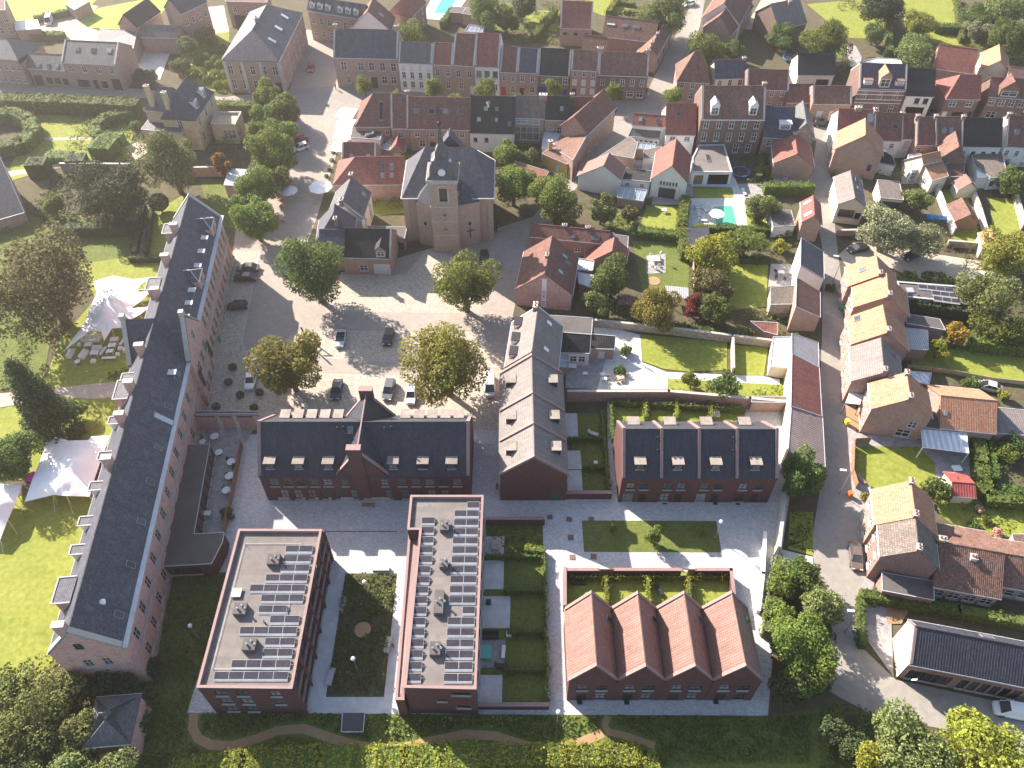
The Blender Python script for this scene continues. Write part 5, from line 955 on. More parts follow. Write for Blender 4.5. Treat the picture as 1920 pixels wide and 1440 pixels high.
M('lean-to barn with smooth grey roof beside the white courtyard', [(190, 55, 5.5), (256, 60, 5.5), (250, 92, 4), (182, 83, 4)], 'slate_grey', 'brick_old', name='barn')
H('tall brick barn with steep dark roof turned end on to the courtyard', (257, 52), (300, 22), (229, 31), 6.5, 'tile_black', 'brick_old', p=45, name='barn', cat='barn', w={'F': [(1, 3, 1.2, 1.6, 'w', .6, .8)]})
H('small slate roofed wing closing the white courtyard', (264, 69), (331, 71), (276, 48), 4.5, 'slate_grey', 'brick_old', p=40)
H('large old brick barn house with windows above the boxwood garden', (340, 26), (387, 4), (318, -2), 9, 'slate', 'brick_old', p=42, w=F2(4, (2, 5.5)))
M('brick gatehouse with arched opening at the top edge of the view', [(425, -18, 7), (505, -14, 7), (500, 6, 7), (424, 4, 7)], 'tile_brown', 'brick_old', name='gatehouse', w={2: [(3, 4.2, 1.1, 1.5, 'w'), (1, .02, 3.4, 3.4, 'K', .1, .4)]})
# ---- town hall and the row of terraces
rt, X, E_, g = H('town hall with hipped slate roof and long brick side along the street', (522, 115), (567, 25), (478, 72), 8.6, 'slate', 'brick_old', p=33, t=7.0, hip=(6.5, 6), name='town_hall', cat='building', gut='stone_trim', w={'F': [(8, 4.9, 1.1, 2.2, 'w'), (8, 1.1, 1.1, 2.4, 'w')], 'L': [(5, 4.9, 1.3, 2.3, 'w'), (4, 1.1, 1.2, 2.4, 'w', 0, .8), (1, .05, 1.6, 2.9, 'D', .82, 1)]}, sk=[('F', .25, .4, 1.2, 2.2, 'white_paint'), ('F', .5, .4, 1.2, 2.2, 'white_paint'), ('F', .75, .4, 1.2, 2.2, 'white_paint')], ch=[(.4, 0, 1.2)])
for f in (0, .34, .66, 1): q = MB(); q.box(X(-.14, g['D'] * f if f < 1 else g['D'] - .4, 0), .3, .8, 8.4, g['ud']); q.build('pilaster', 'stone_trim', rt)
H('brick convent range with a row of white dormers at the top of the street', (577, 19), (682, 36), (584, -6), 8.2, 'slate', 'brick_old', p=50, w=F2(7, (1.2, 4.6), 1.1, 1.8), dm=[('F', f, .15, 1.3, 1.4, 'gable', 'w') for f in (.08, .22, .36, .58, .72, .86)])
H('red brown roofed house with white end gable behind the terraces', (732, 57), (741, 33), (678, 35), 6, 'tile_brown', 'white_render', p=42, sk=[('F', .4, .5, 1.2, 1.4)])
H('red brick house with hipped red roof beside the turquoise pool', (772, 31), (798, 5), (737, 14), 6, 'tile_red', 'brick_red', p=42, hip=(2, 0), w=F2(2))
M('flat roofed pool shed with dark rooflight', [(844, 24, 2.8), (852, 14, 2.8), (872, 16, 2.8), (867, 26, 2.8)], 'bitumen', 'brick_red', name='shed'); M('stone hut with grey roof beside the pool shed', [(867, 27, 3), (874, 16, 3.4), (899, 19, 3.4), (896, 31, 3)], 'tile_grey', 'brick_old', name='hut'); M('small glasshouse behind the red terraces', [(872, 60, 2.0), (879, 48, 2.6), (908, 50, 2.6), (904, 62, 2.0)], 'roof_glass', 'polycarb', name='greenhouse')
T = [('broad brick mansion with black roof at the street corner, leftmost of the terrace', (625, 107), (746, 110), (630, 55), 8.1, 'slate', 'brick_old', [(1, 4.7, 1.5, 2.2, 'w', .04, .24), (4, 4.7, 1.4, 2.2, 'w', .32, 1), (1, 1.3, 1.3, 1.8, 'w', .08, .28), (1, .05, 1.6, 3, 'D', .52, .66), (2, 1.3, 1.5, 2.0, 'w', .68, .97)], ((.03, 0, 1.2), (.97, 0, 1.2))),
  ('white three storey townhouse with grey slate roof in the terrace', (747, 117), (810, 120), (753, 80), 7.6, 'slate_grey', 'white_render', [(4, 5.9, 1.0, 1.2, 's'), (4, 3.5, 1.0, 1.7, 'w'), (3, 1.0, 1.1, 1.7, 'w', 0, .75), (1, .05, 1.2, 2.4, 'W', .76, 1)], ()),
  ('narrow brick house with short orange red roof next to the white townhouse', (810, 120), (848, 122), (813, 81), 7.5, 'tile_red', 'brick_old', [(2, 4.4, 1.1, 1.8, 'w'), (2, 1.2, 1.1, 1.8, 'w')], ()),
  ('tall brick house with steep dark red roof in the middle of the terrace', (848, 121), (890, 124), (851, 63), 7.6, 'tile_brown', 'brick_old', [(2, 4.4, 1.2, 1.8, 'w'), (1, 1.2, 1.1, 1.8, 'w', .1, .6), (1, .05, 1.1, 2.3, 'W', .7, 1)], ()),
  ('white fronted house with steep bright red roof in the middle of the terrace', (890, 124), (936, 126), (892, 63), 7.5, 'tile_red', 'white_render', [(3, 4.6, 1.3, 1.8, 'g'), (2, 1.2, 1.2, 1.8, 'w', .3, 1)], ()),
  ('low brick house with brown roof and red front door', (937, 134), (970, 136), (940, 88), 6.4, 'tile_brown', 'brick_old', [(2, 3.9, 1.0, 1.5, 'w'), (1, .05, 1.1, 2.3, 'R', .02, .4), (1, 1.0, 1.1, 1.6, 'w', .5, 1)], ()),
  ('narrow brick house with slate blue roof beside the red front door', (970, 135), (1008, 137), (972, 91), 6.4, 'slate', 'brick_old', [(2, 3.9, 1.0, 1.6, 'w'), (1, .05, 1.0, 2.2, 'D', .05, .4), (1, 1, 1.3, 1.7, 'w', .5, 1)], ()),
  ('brick house with wide blue carriage door in the terrace', (1008, 140), (1068, 143), (1010, 91), 6.0, 'tile_black', 'brick_dark', [(1, 3.9, 1.1, 1.4, 'w', .1, .3), (2, 3.8, 1.3, 1.6, 'w', .45, 1), (1, .02, 2.4, 2.9, 'B', .0, .3), (1, .05, 1.1, 2.3, 'B', .75, 1)], ()),
  ('three storey brick house with brown tiles and white shutters', (1070, 130), (1122, 133), (1072, 94), 7.3, 'tile_mossy', 'brick_old', [(3, 5.6, 1.0, 1.3, 'w'), (3, 3.2, 1.1, 1.6, 's'), (1, .05, 1.1, 2.2, 'D', 0, .33), (2, 1, 1.2, 1.6, 's', .33, 1)], ((.97, 0, 1.0, 1.2, .8),)),
  ('last brick house of the terrace with white shutters beside the lane', (1122, 140), (1215, 143), (1126, 98), 6.6, 'tile_mossy', 'brick_dark', [(5, 3.9, 1.1, 1.7, 'w'), (1, .9, 1.1, 1.7, 'w', 0, .18), (1, .05, 1.2, 2.4, 'D', .42, .55), (2, .9, 1.7, 1.7, 'w', .58, .98)], ((.02, 0, 1.0, 1.2, .8), (.97, 0, 1.0)))]
for l, A, B, R, he, rf, wl, ws, ch in T: H(l, A, B, R, he, rf, wl, p=45, w={'F': ws}, ch=ch, cop=CP, group='terrace facing the back street', chm='brick_old', tmax=7)
# ---- second row, seen from the gardens
H('hipped dark red roofed corner house with long rooflight beside the square parasols', (667, 237), (731, 237), (673, 176), 5.5, 'tile_brown', 'brick_old', p=44, hip=(4, 0), sk=[('F', .75, .45, .8, 4.5, 'pane')], w={'F': [(1, 3.4, 1.0, 1.2, 'w', .8, 1)]}, tmax=7)
H('narrow dark red roofed house with two small rooflights behind the church', (733, 240), (766, 240), (736, 177), 5.6, 'tile_brown', 'brick_old', p=45, sk=[('F', .55, .3), ('F', .55, .8)], cop=CP, w={'F': [(1, 3.0, 1.0, 1.4, 'w')]}, ch=[(.95, 0, .8)], tmax=7)
H('wide dark red roofed brick house with four rooflights behind the church spire', (767, 241), (880, 243), (772, 183), 5.6, 'tile_brown', 'brick_old', p=44, sk=[('F', f, .55, 1.3, 1.2) for f in (.12, .37, .6, .85)], w={'F': [(4, 3.5, 1.2, 1.2, 'w'), (1, .9, 1.4, 1.7, 'w', .1, .3), (1, .05, 1.3, 2.2, 'D', .3, .45)]}, tmax=7)
H('black roofed house with white garden wall and small rooflights', (881, 249), (963, 251), (887, 181), 4.9, 'tile_black', 'white_render', p=44, sk=[('F', .35, .65, 1, .9), ('F', .6, .65, .7, .9), ('F', .6, .35, .7, .9), ('F', .9, .25, .7, .9), ('F', .2, .35, .9, 1)], w={'F': [(2, 2.6, .9, 1.1, 'n', 0, .5), (1, .6, 1.4, 2.2, 'n', .7, .95)]}, ch=[(.4, -1.6, -.6, .5, .5, 'white_render')], tmax=8)
H('grey brown tiled house with glazed garden front', (967, 220), (1020, 222), (968, 180), 6.6, 'tile_grey', 'brick_old', p=44, ch=[(.93, 0, .6, 1.8, 1.0, 'brick_old')], w={'F': [(1, 4.9, 5.8, 1.5, 'y', .0, .8), (1, .8, 5.8, 3.4, 'y', 0, .8)]})
H('dark tiled house with one rooflight next to the glazed house', (1022, 224), (1073, 225), (1023, 181), 6.3, 'tile_black', 'brick_old', p=44, sk=[('F', .6, .45)], w={'F': [(1, 3.6, 1.2, .8, 'w', .1, .35), (1, 2.6, 1.2, 1.8, 'w', .4, .7)]}, ch=[(.97, 0, .8)])
H('short dark red roofed house tucked behind the corner barn', (1075, 219), (1110, 220), (1077, 183), 6.3, 'tile_brown', 'brick_old', p=44)
M('white garden lean-to between the dark house and the corner barn', [(1020, 250, 3), (1050, 252, 3), (1046, 285, 2.6), (1016, 280, 2.6)], 'zinc', 'white_render')
M('flat roofed kitchen block with a silver duct beside the parasols', [(663, 240, 4), (719, 241, 4), (712, 263, 4), (658, 259, 4)], 'bitumen', 'white_render', name='kitchen_block', w={2: [(3, 2, .8, .8, 'w', .5, 1)]})
q = MB(); a = [U(p, 4.6) for p in ((668, 236), (703, 238), (700, 250), (685, 253))]
for s, e in zip(a[:-1], a[1:]): q.tube(s, e, .3, n=8)
for s in a: q.tube((s.x, s.y, 4.1), s, .08, n=5)
o = q.build('duct', 'metal_shiny'); tag(o, 'fat silver ventilation duct on the flat kitchen roof', 'duct')
H('low dark red roofed cafe with two rooflights beside the parasols', (641, 296), (705, 297), (646, 268), 3.6, 'tile_brown', 'brick_old', p=40, sk=[('F', .28, .1, .9, .8), ('F', .78, .1, .9, .8)], cop=CP)
H('long orange red roofed house with four tall rooflights left of the church', (626, 346), (757, 345), (634, 296), 4.2, 'tile_red', 'brick_old', p=40, hip=(4.5, 0), sk=[('F', .7, .62, .9, 1.5), ('F', .83, .62, .9, 1.5), ('F', .7, .3, .9, 1.2), ('F', .83, .3, .9, 1.2)], w={'F': [(1, 1.0, 1.3, 1.8, 'w', .3, .5)]}, tmax=8)
H('little gabled brick garden house behind the church', (757, 283), (760, 268), (742, 272), 2.6, 'tile_red', 'brick_old', p=48, name='garden_house', cat='house', w={'L': [(1, .05, 1.5, 1.9, 'W')]})
M('slatted glass canopy beside the little garden house', [(716, 278, 2.6), (736, 258, 2.6), (746, 262, 2.6), (730, 283, 2.6)], 'roof_glass', 'brick_old', name='canopy')
# ---- presbytery by the church
H('grey slate presbytery wing running along the street', (678, 411), (695, 361), (632, 393), 5.6, 'slate_grey', 'white_render', p=45, sk=[('F', .75, .25, 1.2, 1.1), ('F', .25, .2, 1.4, .8)], ch=[(.02, 0, .9, 1.0, .7), (.98, 0, .9, 1.0, .7)], cop=('a', 'stone_trim', .5, .2), w={'F': [(2, 1, 1.1, 1.8, 'w'), (2, 3.6, 1.1, 1.3, 'w')]})
H('blue slate hipped end of the presbytery nearest the autumn tree', (594, 453), (600, 413), (624, 426), 6.2, 'slate', 'brick_old', p=45, hip=(4, 0), ch=[(.25, .5, .6)], w=F2(3))
H('low black tiled presbytery front with white arched garage door', (641, 481.5), (733, 484), (642, 429), 4.3, 'tile_black', 'brick_old', p=40, cop=('e', 'stone_trim', .35, .12), w={'F': [(1, .9, 1.6, 1.4, 'w', .32, .5), (1, .02, 3.3, 2.7, 'W', .62, .95)], 'L': [(1, 1, 1.2, 1.2, 'w')]}, dm=[('F', .8, .02, 1.9, 1.5, 'gable', 'w', 'tile_black', 'brick_old')], tmax=7)
H('taller brick bay of the presbytery with two small windows', (600, 461), (644, 461.5), (604, 432), 6.3, 'slate', 'brick_old', p=38, w={'F': [(1, 4.0, 1.4, 1.2, 'w', .55, .9)]}, D=6)
M('low brick yard building between presbytery and church', [(690, 425, 3.2), (762, 428, 3.2), (758, 448, 3.2), (740, 445, 3.2)], 'bitumen', 'brick_old', w={2: [(1, .1, 1.4, 2.0, 'D', .3, .8)]})
# ---- villa in the park
rt, X, E_, g = H('yellow stone villa with steep hipped slate roof and white dormers', (365.6, 225), (400, 173), (352, 185), (384, 282), 'slate', 'stone_yellow', p=52, t=3.9, hip=(3, 3), name='villa', cat='house', gut='stone_trim', dm=[('F', .3, .12, 1.4, 1.9, 'flat', 'w', 'slate'), ('F', .7, .12, 1.4, 1.9, 'flat', 'w', 'slate')], w={'F': [(3, 5.2, 1.1, 2.2, 'w'), (3, 1.3, 1.2, 2.4, 'w')], 'L': [(1, 5.4, 1.2, 2.0, 'w'), (1, 1.3, 1.2, 2.2, 'w')]})
H('second slate roofed block of the yellow villa with two tall chimneys', (271, 206), (320, 210), (288, 163), 8.8, 'slate', 'stone_yellow', p=45, hip=(3, 0), gut='stone_trim', ch=[(.3, -2.8, 1.8, 1.0, .9, 'stone_yellow'), (.97, -3.6, 1.0, 1.0, .9, 'stone_yellow')], w=F2(3))
M('low hipped slate wing of the villa in front of the tall chimneys', [(286, 217, 6), (340, 222, 6), (342, 251, 5.2), (266, 244, 5.2)], 'slate', 'stone_yellow', name='villa_wing'); M('square villa annex with balustraded flat roof', [(405, 210, 5), (452.5, 210, 5), (440.6, 234, 5), (395, 232.5, 5)], 'timber_pale', 'stone_yellow', par=.5, parm='stone_trim', name='villa_annex', w={2: [(3, 1.2, .8, 2.4, 'w', .4, .95)], 1: [(1, 1.2, 1, 2.4, 'w')]})
M('pink brick garden pavilion with flat roof by the lime row', [(430, 318, 3), (471, 320, 3), (462, 350, 3), (421, 348, 3)], 'zinc', 'brick_pink', name='pavilion')
wall_line('long brick park wall between the villa garden and the abbey lawn', [(122, 325), (250, 326)], 2.6, .4, 'brick_old'); wall_line('pink brick stretch of park wall in front of the villa', [(330, 332), (424, 330)], 2.4, .4, 'brick_pink')
M('huge weathered slate roof cut off by the left edge of the view', [(-60, 285, 9), (0, 295, 9), (46, 400, 2.5), (-60, 430, 2.5)], 'slate_grey', 'brick_old', name='barn', cat='barn')
# ---- corner barn, yellow house and white barns right of the church
H('long brown tiled brick corner house with curved street wall', (1101, 251.5), (1154, 201), (1096, 206), 6.2, 'tile_brown', 'brick_old', p=45, w={'F': [(4, 3.6, .9, 1.6, 'w'), (2, .8, .9, 1.4, 'w', .0, .5), (1, .05, 1.1, 2.2, 'R', .3, .45)]})
M('lower brown tiled wing with two red doors beside the alley', [(1101, 252, 6.0), (1074, 301, 5.4), (1037, 278, 3.0), (1060, 240, 3.2)], 'tile_mossy', 'brick_old', name='barn', cat='barn', w={0: [(2, .05, 1.3, 2.6, 'R', 0, .6)]})
M('ochre yellow lean-to with yellow chimney stub', [(1017, 290, 2.8), (1032, 279, 3.2), (1072, 302, 3.6), (1062, 309, 3.2)], 'tile_mossy', 'ochre_render', w={2: [(1, .05, 1.2, 2.0, 'W')], 3: [(1, .05, 1.2, 2.0, 'W', .5, .8)]}); c = U((1032, 275), 4); rr0 = root('chimney_stack', 'yellow rendered chimney beside the ochre lean-to', 'chimney', (c.x, c.y, 0)); chimney(rr0, Vector((c.x, c.y, 0)), 0, 5.4, (1, 0, 0), .9, .8, 'ochre_render', 1)
M('small red tiled lean-to behind the big green trees', [(967, 304, 3.2), (1028, 323, 3.2), (1013, 348, 2.2), (958, 330, 2.2)], 'tile_red', 'brick_old', name='shed')
H('white rendered barn with cream gable facing the gardens', (1163, 336), (1172, 314), (1130.5, 313), 4.6, 'tile_pink', 'white_render', p=34, name='barn', cat='barn', cop=None, D=9.2)
M('flat grey roofed house with cream chimney behind the white barn', [(1115, 301, 4), (1180, 258, 5.2), (1195, 269, 5.4), (1187, 298, 5.4), (1147, 291, 5)], 'tile_grey', 'brick_old', name='house', cat='house'); M('white extension with dark roof and two windows', [(1164, 337, 3.4), (1218, 342, 3.4), (1222, 322, 3.4), (1170, 316, 3.4)], 'tile_black', 'white_render', w={0: [(2, 1.9, .9, .9, 'w')]}); M('glass veranda in front of the white extension', [(1162, 352, 2.7), (1212, 358, 2.7), (1205, 378, 2.1), (1158, 371, 2.1)], 'roof_glass', 'brick_old', name='veranda')
H('red roofed house with pale ridge beside the alley mouth', (1187, 234), (1251, 239), (1191, 214), 5.6, 'tile_red', 'white_render', p=38, sk=[('F', .2, .5), ('F', .7, .5)]); M('grey roofed lean-to with square openings below the red roofed house', [(1188, 235, 5), (1240, 238, 5), (1236, 262, 3.4), (1179, 257, 3.4)], 'tile_grey', 'white_render', w={2: [(6, 2.4, .5, .5, 'n')]}, sk=[(1200, 246, 1.4, 1.2), (1213, 247, 1.4, 1.2)])
M('pale glass canopy in the yard below the grey lean-to', [(1197, 268, 2.8), (1228, 271, 2.8), (1226, 282, 2.5), (1194, 279, 2.5)], 'roof_glass', 'brick_old', name='canopy'); M('brown flat roof over the small walled yard', [(1208, 284, 3), (1240, 276, 3), (1232, 298, 3), (1206, 297, 3)], 'tile_grey', 'white_render')
H('white walled house with large plain red roof', (1249, 252), (1303, 253), (1256, 195), 5.2, 'tile_red', 'white_render', p=42, sk=[('F', .4, .65, 1, 1.2)], w={'F': [(2, 3.7, 1.3, 1.0, 'w')]}, tmax=7)
rt, X, E_, g = H('three storey brick mansion with two white dormers', (1314.7, 223), (1434, 223.7), (1319, 162), (1304, 291), 'tile_mossy', 'brick_dark', p=45, cop=('b', 'stone_trim', .45, .15), ch=[(.97, 0, .9)], dm=[('F', .2, .1, 1.8, 2.1, 'gable', 'w', 'white_paint'), ('F', .8, .1, 1.8, 2.1, 'gable', 'w', 'white_paint')], w={'F': [(5, 6.9, 1.2, 1.9, 'w'), (5, 3.7, 1.2, 2.1, 'w'), (2, .8, 1.2, 2.2, 'w', .55, .95)]}, gut='white_paint', tmax=8)
M('open sided flat roofed garden room with long rooflight', [(1310, 272, 3.2), (1358, 271, 3.2), (1365, 296, 3.2), (1373, 323, 3.2), (1297, 323, 3.2), (1298, 296, 3.2)], 'deck_roof', 'white_render', par=.12, parm='zinc', name='garden_room', w={3: [(1, .02, 4.5, 2.6, 'n', .42, .95), (1, .02, 2.0, 2.4, 'T', .05, .35)]}, sk=[(1327, 297, .9, 3.0)])  # dark pane painted over the open side in place of its inner shade
H('white gabled barn with red roof and six slit windows', (1289, 342.5), (1295, 293), (1253, 317.5), 4.6, 'tile_red', 'white_render', p=44, name='barn', cat='barn', w={'L': [(1, .05, 3.6, 2.6, 'n', .2, .75), (6, 3.4, .4, .8, 'n', .22, .75)]})
# ---- houses above the back street, right half
H('rose tiled barn at the top edge of the hedged gardens', (1050, 52), (1110, 54), (1061, 3), 5, 'tile_red', 'brick_old', p=42, cop=CP, name='barn', cat='barn', w={'F': [(3, 3, 1.0, .8, 'n')]}, tmax=8)
H('long pink brown roofed farm range with glass strips', (1130, 68), (1226, 79), (1134, 30), 4.6, 'tile_mossy', 'brick_old', p=40, sk=[('F', .12, .6, 2.4, .5, 'white_paint'), ('F', .4, .6, 1.6, .8), ('F', .62, .6, 1.6, .8)], tmax=7); H('farm wing with stepped chimneys along the lane', (1232, 104), (1262, 50), (1216, 92), 4.8, 'tile_mossy', 'brick_old', p=42, D=6, ch=[(.1, 0, .7), (.4, 0, .7), (.95, 0, .7)], w={'F': [(3, 1, 1.2, 1.8, 'n')]}); H('short farm wing with brown roof closing the yard', (1092, 94), (1134, 97), (1104, 68), 4.2, 'tile_mossy', 'brick_old', p=40)
H('brown tiled barn with an ivy clad end by the lane', (1372, 64), (1412, 12), (1338, 38), 4.6, 'tile_brown', 'brick_old', p=45, name='barn', cat='barn'); H('farmhouse with brown roof and white end wall by the sandy yard', (1386, 44), (1412, -4), (1348, 14), 5.4, 'tile_brown', 'white_render', p=42); H('taupe roofed farm building beside the sandy yard', (1460, 54), (1512, 43), (1465, 2), 5, 'tile_taupe', 'brick_dark', p=38, ch=[(.6, -1, .4)])
S('farm_yard', 'gravel', [(1395, 55), (1430, -5), (1475, -8), (1462, 60)], .01)
H('steep hipped brown roofed house at the lane corner', (1270, 152), (1330, 155), (1284, 97), 5.6, 'tile_mossy', 'brick_old', p=52, hip=(3.5, 2.5), w=F2(3, (1, 3.8)), tmax=6)
H('slate fronted house with pale back roof between the gardens', (1342, 148), (1399, 146), (1347, 114), 6.2, 'slate', 'cream_render', p=42, w=F2(3, (1, 4.2)), ch=[(.95, 0, .6)]); H('brick house with brown roof at the back street', (1400, 167), (1479, 169), (1404, 131), 5.8, 'tile_brown', 'brick_red', p=42, w=F2(4, (1, 4)), cop=CP)
H('black tiled white outhouse with round arched doorway', (1497, 140), (1564, 141), (1502, 101), 3.6, 'tile_black', 'white_render', p=40, name='outhouse', cat='house', w={'F': [(1, .02, 3.2, 2.4, 'K', .5, .95)]}); H('low red roofed garage at the back street', (1476, 192), (1524, 192), (1481, 159), 3.6, 'tile_brown', 'brick_red', p=40, w={'F': [(2, .1, 2.4, 2.2, 'T')]}); H('brown roofed workshop with two white doors', (1523, 194), (1597, 195), (1528, 162), 4.6, 'tile_mossy', 'brick_old', p=40, w={'F': [(2, .05, 1.5, 2.6, 'W', .1, .75)]}, cop=CP)
rt, X, E_, g = H('ornate brick villa with white bands, stepped dormer and dark roof', (1610, 165), (1699, 167.5), (1614, 120), 7.2, 'slate', 'brick_dark', p=42, cop=('b', 'cream_render', .4, .12), dm=[('F', .18, .12, 2.0, 1.0, 'flat', 'y', 'tile_pink'), ('F', .52, .03, 2.6, 2.4, 'gable', 'w', 'tile_orange', 'brick_old'), ('F', .84, .12, 2.0, 1.0, 'flat', 'y', 'tile_pink')], w={'F': [(3, 4.4, 1.1, 1.9, 'w'), (3, .8, 1.2, 2.2, 'w')]})
for z in (3.4, 4.3, 5.6, 6.5): q = MB(); q.prism([X(0, -.06, z), X(g['L'], -.06, z), X(g['L'], -.06, z + .14), X(0, -.06, z + .14)], g['un'] * .05); q.build('string_course', 'white_paint', rt)
H('black roofed house with white upper floor and shop window', (1700, 179), (1750, 181), (1708, 129), 5.6, 'tile_black', 'white_render', p=42, w={'F': [(2, 3.6, 1.2, 1.4, 'd', .3, .95), (1, .5, 4.4, 2.2, 'x', .1, .9)]}, tmax=7)
H('brick house with hipped red roof and wide white sill band', (1775, 185), (1837, 186), (1779, 141), 5.6, 'tile_red', 'brick_dark', p=42, hip=(3, 0), w={'F': [(2, 3.6, 1.7, 1.4, 'w'), (1, .05, 1.2, 2.2, 'W', .02, .25), (1, .6, 2.6, 1.6, 'x', .3, .75), (1, .05, 1.1, 2.2, 'D', .8, 1)]}); H('brick house with large front gable at the right edge of the back street', (1855, 181), (1930, 186), (1862, 146), 6.0, 'tile_brown', 'brick_dark', p=42, dm=[('F', .45, .02, 4.4, 1.6, 'gable', 'w', 'tile_brown', 'brick_dark')], w={'F': [(4, 3.8, 1.4, 1.5, 'w'), (2, .6, 2.2, 1.6, 'w')]})
H('plain red tiled barn between the upper gardens', (1752, 128), (1822, 138), (1764, 85), 4, 'tile_red', 'brick_old', p=40, name='barn', cat='barn', tmax=7); H('small orange roofed garden house near the right edge', (1842, 129), (1840, 100), (1878, 119), 3.6, 'tile_orange', 'cream_render', p=40, w={'L': [(1, 1.2, 1.4, 1.0, 'w', .5, .9)]}); H('red brown roofed outbuilding at the right edge behind the gardens', (1890, 150), (1935, 155), (1895, 126), 3.5, 'tile_pink', 'brick_old', p=38)
M('pale flat garage behind the ornate villa', [(1612, 118, 2.8), (1645, 110, 2.8), (1688, 112, 2.8), (1690, 122, 2.8)], 'polycarb', 'brick_old', name='garage')
# ---- row below the back street
H('dark slate house with white box dormer', (1431, 257), (1486, 259), (1438, 201), 5.0, 'slate', 'brick_old', p=43, dm=[('F', .7, .25, 2.6, 1.4, 'flat', 'y', 'white_paint')], w={'F': [(2, 2.8, 1.0, 1.4, 'w')]}, tmax=7); H('narrow slate house with pale blank gable by the road', (1526, 256), (1519, 214), (1511, 233), 5.0, 'slate_grey', 'stone_wall', p=50); H('red tiled low house with brick gable facing a patio', (1525, 312), (1519, 276), (1491, 293), 3.8, 'tile_red', 'brick_old', p=33, w={'L': [(1, .2, .8, 1.0, 'w', .3, .5)]}, chm='brick_red', ch=[(.98, 0, .5)])
H('corner house with orange roof and big brick gable beside the road', (1567, 279), (1568, 249), (1620, 250), 6.2, 'tile_orange', 'brick_old', p=40, w={'L': [(1, 2.0, .8, 1.6, 'n', .75, .9)], 'F': [(1, 3.5, 1, 1.5, 'w'), (1, 1, 1, 1.6, 'w')]}); H('red roofed house with slim tall rooflight at the road corner', (1571, 244), (1640, 247), (1574, 205), 6.2, 'tile_red', 'white_render', p=42, sk=[('F', .85, .6, 1.4, 2.0), ('F', .85, .25, .8, 1)], ch=[(.5, 0, .7, 1.4, .8, 'stone_wall'), (.98, 0, .5)])
for l, A, B, R, rf, wl, sk, ws in (('dark red roofed white house with one rooflight below the villa', (1637, 262), (1689, 264), (1640, 212), 'tile_brown', 'white_render', [('F', .75, .5, 1.2, 1.0)], [(2, 3.0, 1.0, 1.2, 'w')]), ('narrow brown roofed white house with a balcony', (1690, 260), (1717, 260), (1693, 216), 'tile_brown', 'white_render', [], [(1, 2.9, 1.2, 1.6, 'c')]), ('brown ribbed roof house half in shadow', (1718, 271), (1753, 271.5), (1725, 221), 'tile_brown', 'brick_old', [], [(1, 2.8, 1.0, 1.5, 'w', 0, .5)]), ('brown ribbed roof house with twin rooflights', (1754, 273), (1802, 272), (1757, 221), 'tile_mossy', 'brick_old', [('F', .33, .5, 1.0, 1.3), ('F', .6, .5, 1.0, 1.3)], []), ('wide mossy dark roofed white house near the right edge', (1802, 274), (1878, 275.5), (1805, 222), 'tile_black', 'white_render', [], [(4, 2.4, .9, 1.3, 'n')]), ('dark red roofed white house at the right edge of the view', (1885, 274), (1960, 278), (1889, 217), 'tile_brown', 'white_render', [('F', .25, .45, 1, 1.2)], [(4, 2.6, .9, 1.4, 'w')])):
    H(l, A, B, R, 5.0, rf, wl, p=43, sk=sk, w={'F': ws}, cop=('a', 'stone_trim', .3, .08), tmax=7, ch=[(.02, 0, .6)], group='row with gardens below the back street')
H('small orange roofed wing behind the ribbed roof houses', (1732, 307), (1764, 300), (1739, 290), 5.0, 'tile_orange', 'cream_render', p=42, D=5); M('bright orange lean-to with cream wall', [(1732, 309, 4.4), (1765, 302, 4.4), (1777, 331, 3.2), (1748, 340, 3.2)], 'tile_orange', 'cream_render', w={3: [(1, 1.0, 1.2, 1.2, 'w')]}); H('brown gabled rear wing with one small window', (1809, 300), (1802, 272), (1791, 279), 5.0, 'tile_mossy', 'brick_dark', p=50, w={'L': [(1, 2.2, 1.1, 1.0, 'w', .4, .8)]}); M('dark brick lean-to below the gabled rear wing', [(1773, 308, 3.6), (1808, 307, 3.6), (1805, 332, 2.8), (1776, 333, 2.8)], 'tile_brown', 'brick_dark', w={2: [(1, 1.2, 1.2, .9, 'w')]})
M('flat grey shed roof behind the mossy dark house', [(1822, 293, 3), (1877, 285, 3), (1888, 333, 3), (1857, 334, 3), (1830, 314, 3)], 'tile_grey', 'white_render', w={2: [(2, 1, 1, 1.2, 'n')]}); M('white painted flat carport roof beside the grey shed', [(1830, 316, 2.6), (1851, 314, 2.6), (1858, 334, 2.6), (1832, 335, 2.6)], 'white_paint', 'white_render', name='carport'); H('tiny gabled shed with pink roof behind the white carport', (1832, 355), (1822, 341), (1816, 347), 2.2, 'tile_pink', 'cream_render', p=40, name='shed', cat='shed')
M('white framed conservatory behind the balcony house', [(1703, 292, 3.2), (1726, 290, 3.2), (1736, 318, 2.8), (1710, 320, 2.8)], 'polycarb', 'white_paint', name='conservatory', w={2: [(1, .3, 2.6, 1.9, 'y')]}); M('black roofed white outhouse beside the corner house gable', [(1648, 279, 3.6), (1672, 294, 3.6), (1678, 312, 2.6), (1643, 305, 2.6)], 'tile_black', 'white_render', name='outhouse', cat='house')
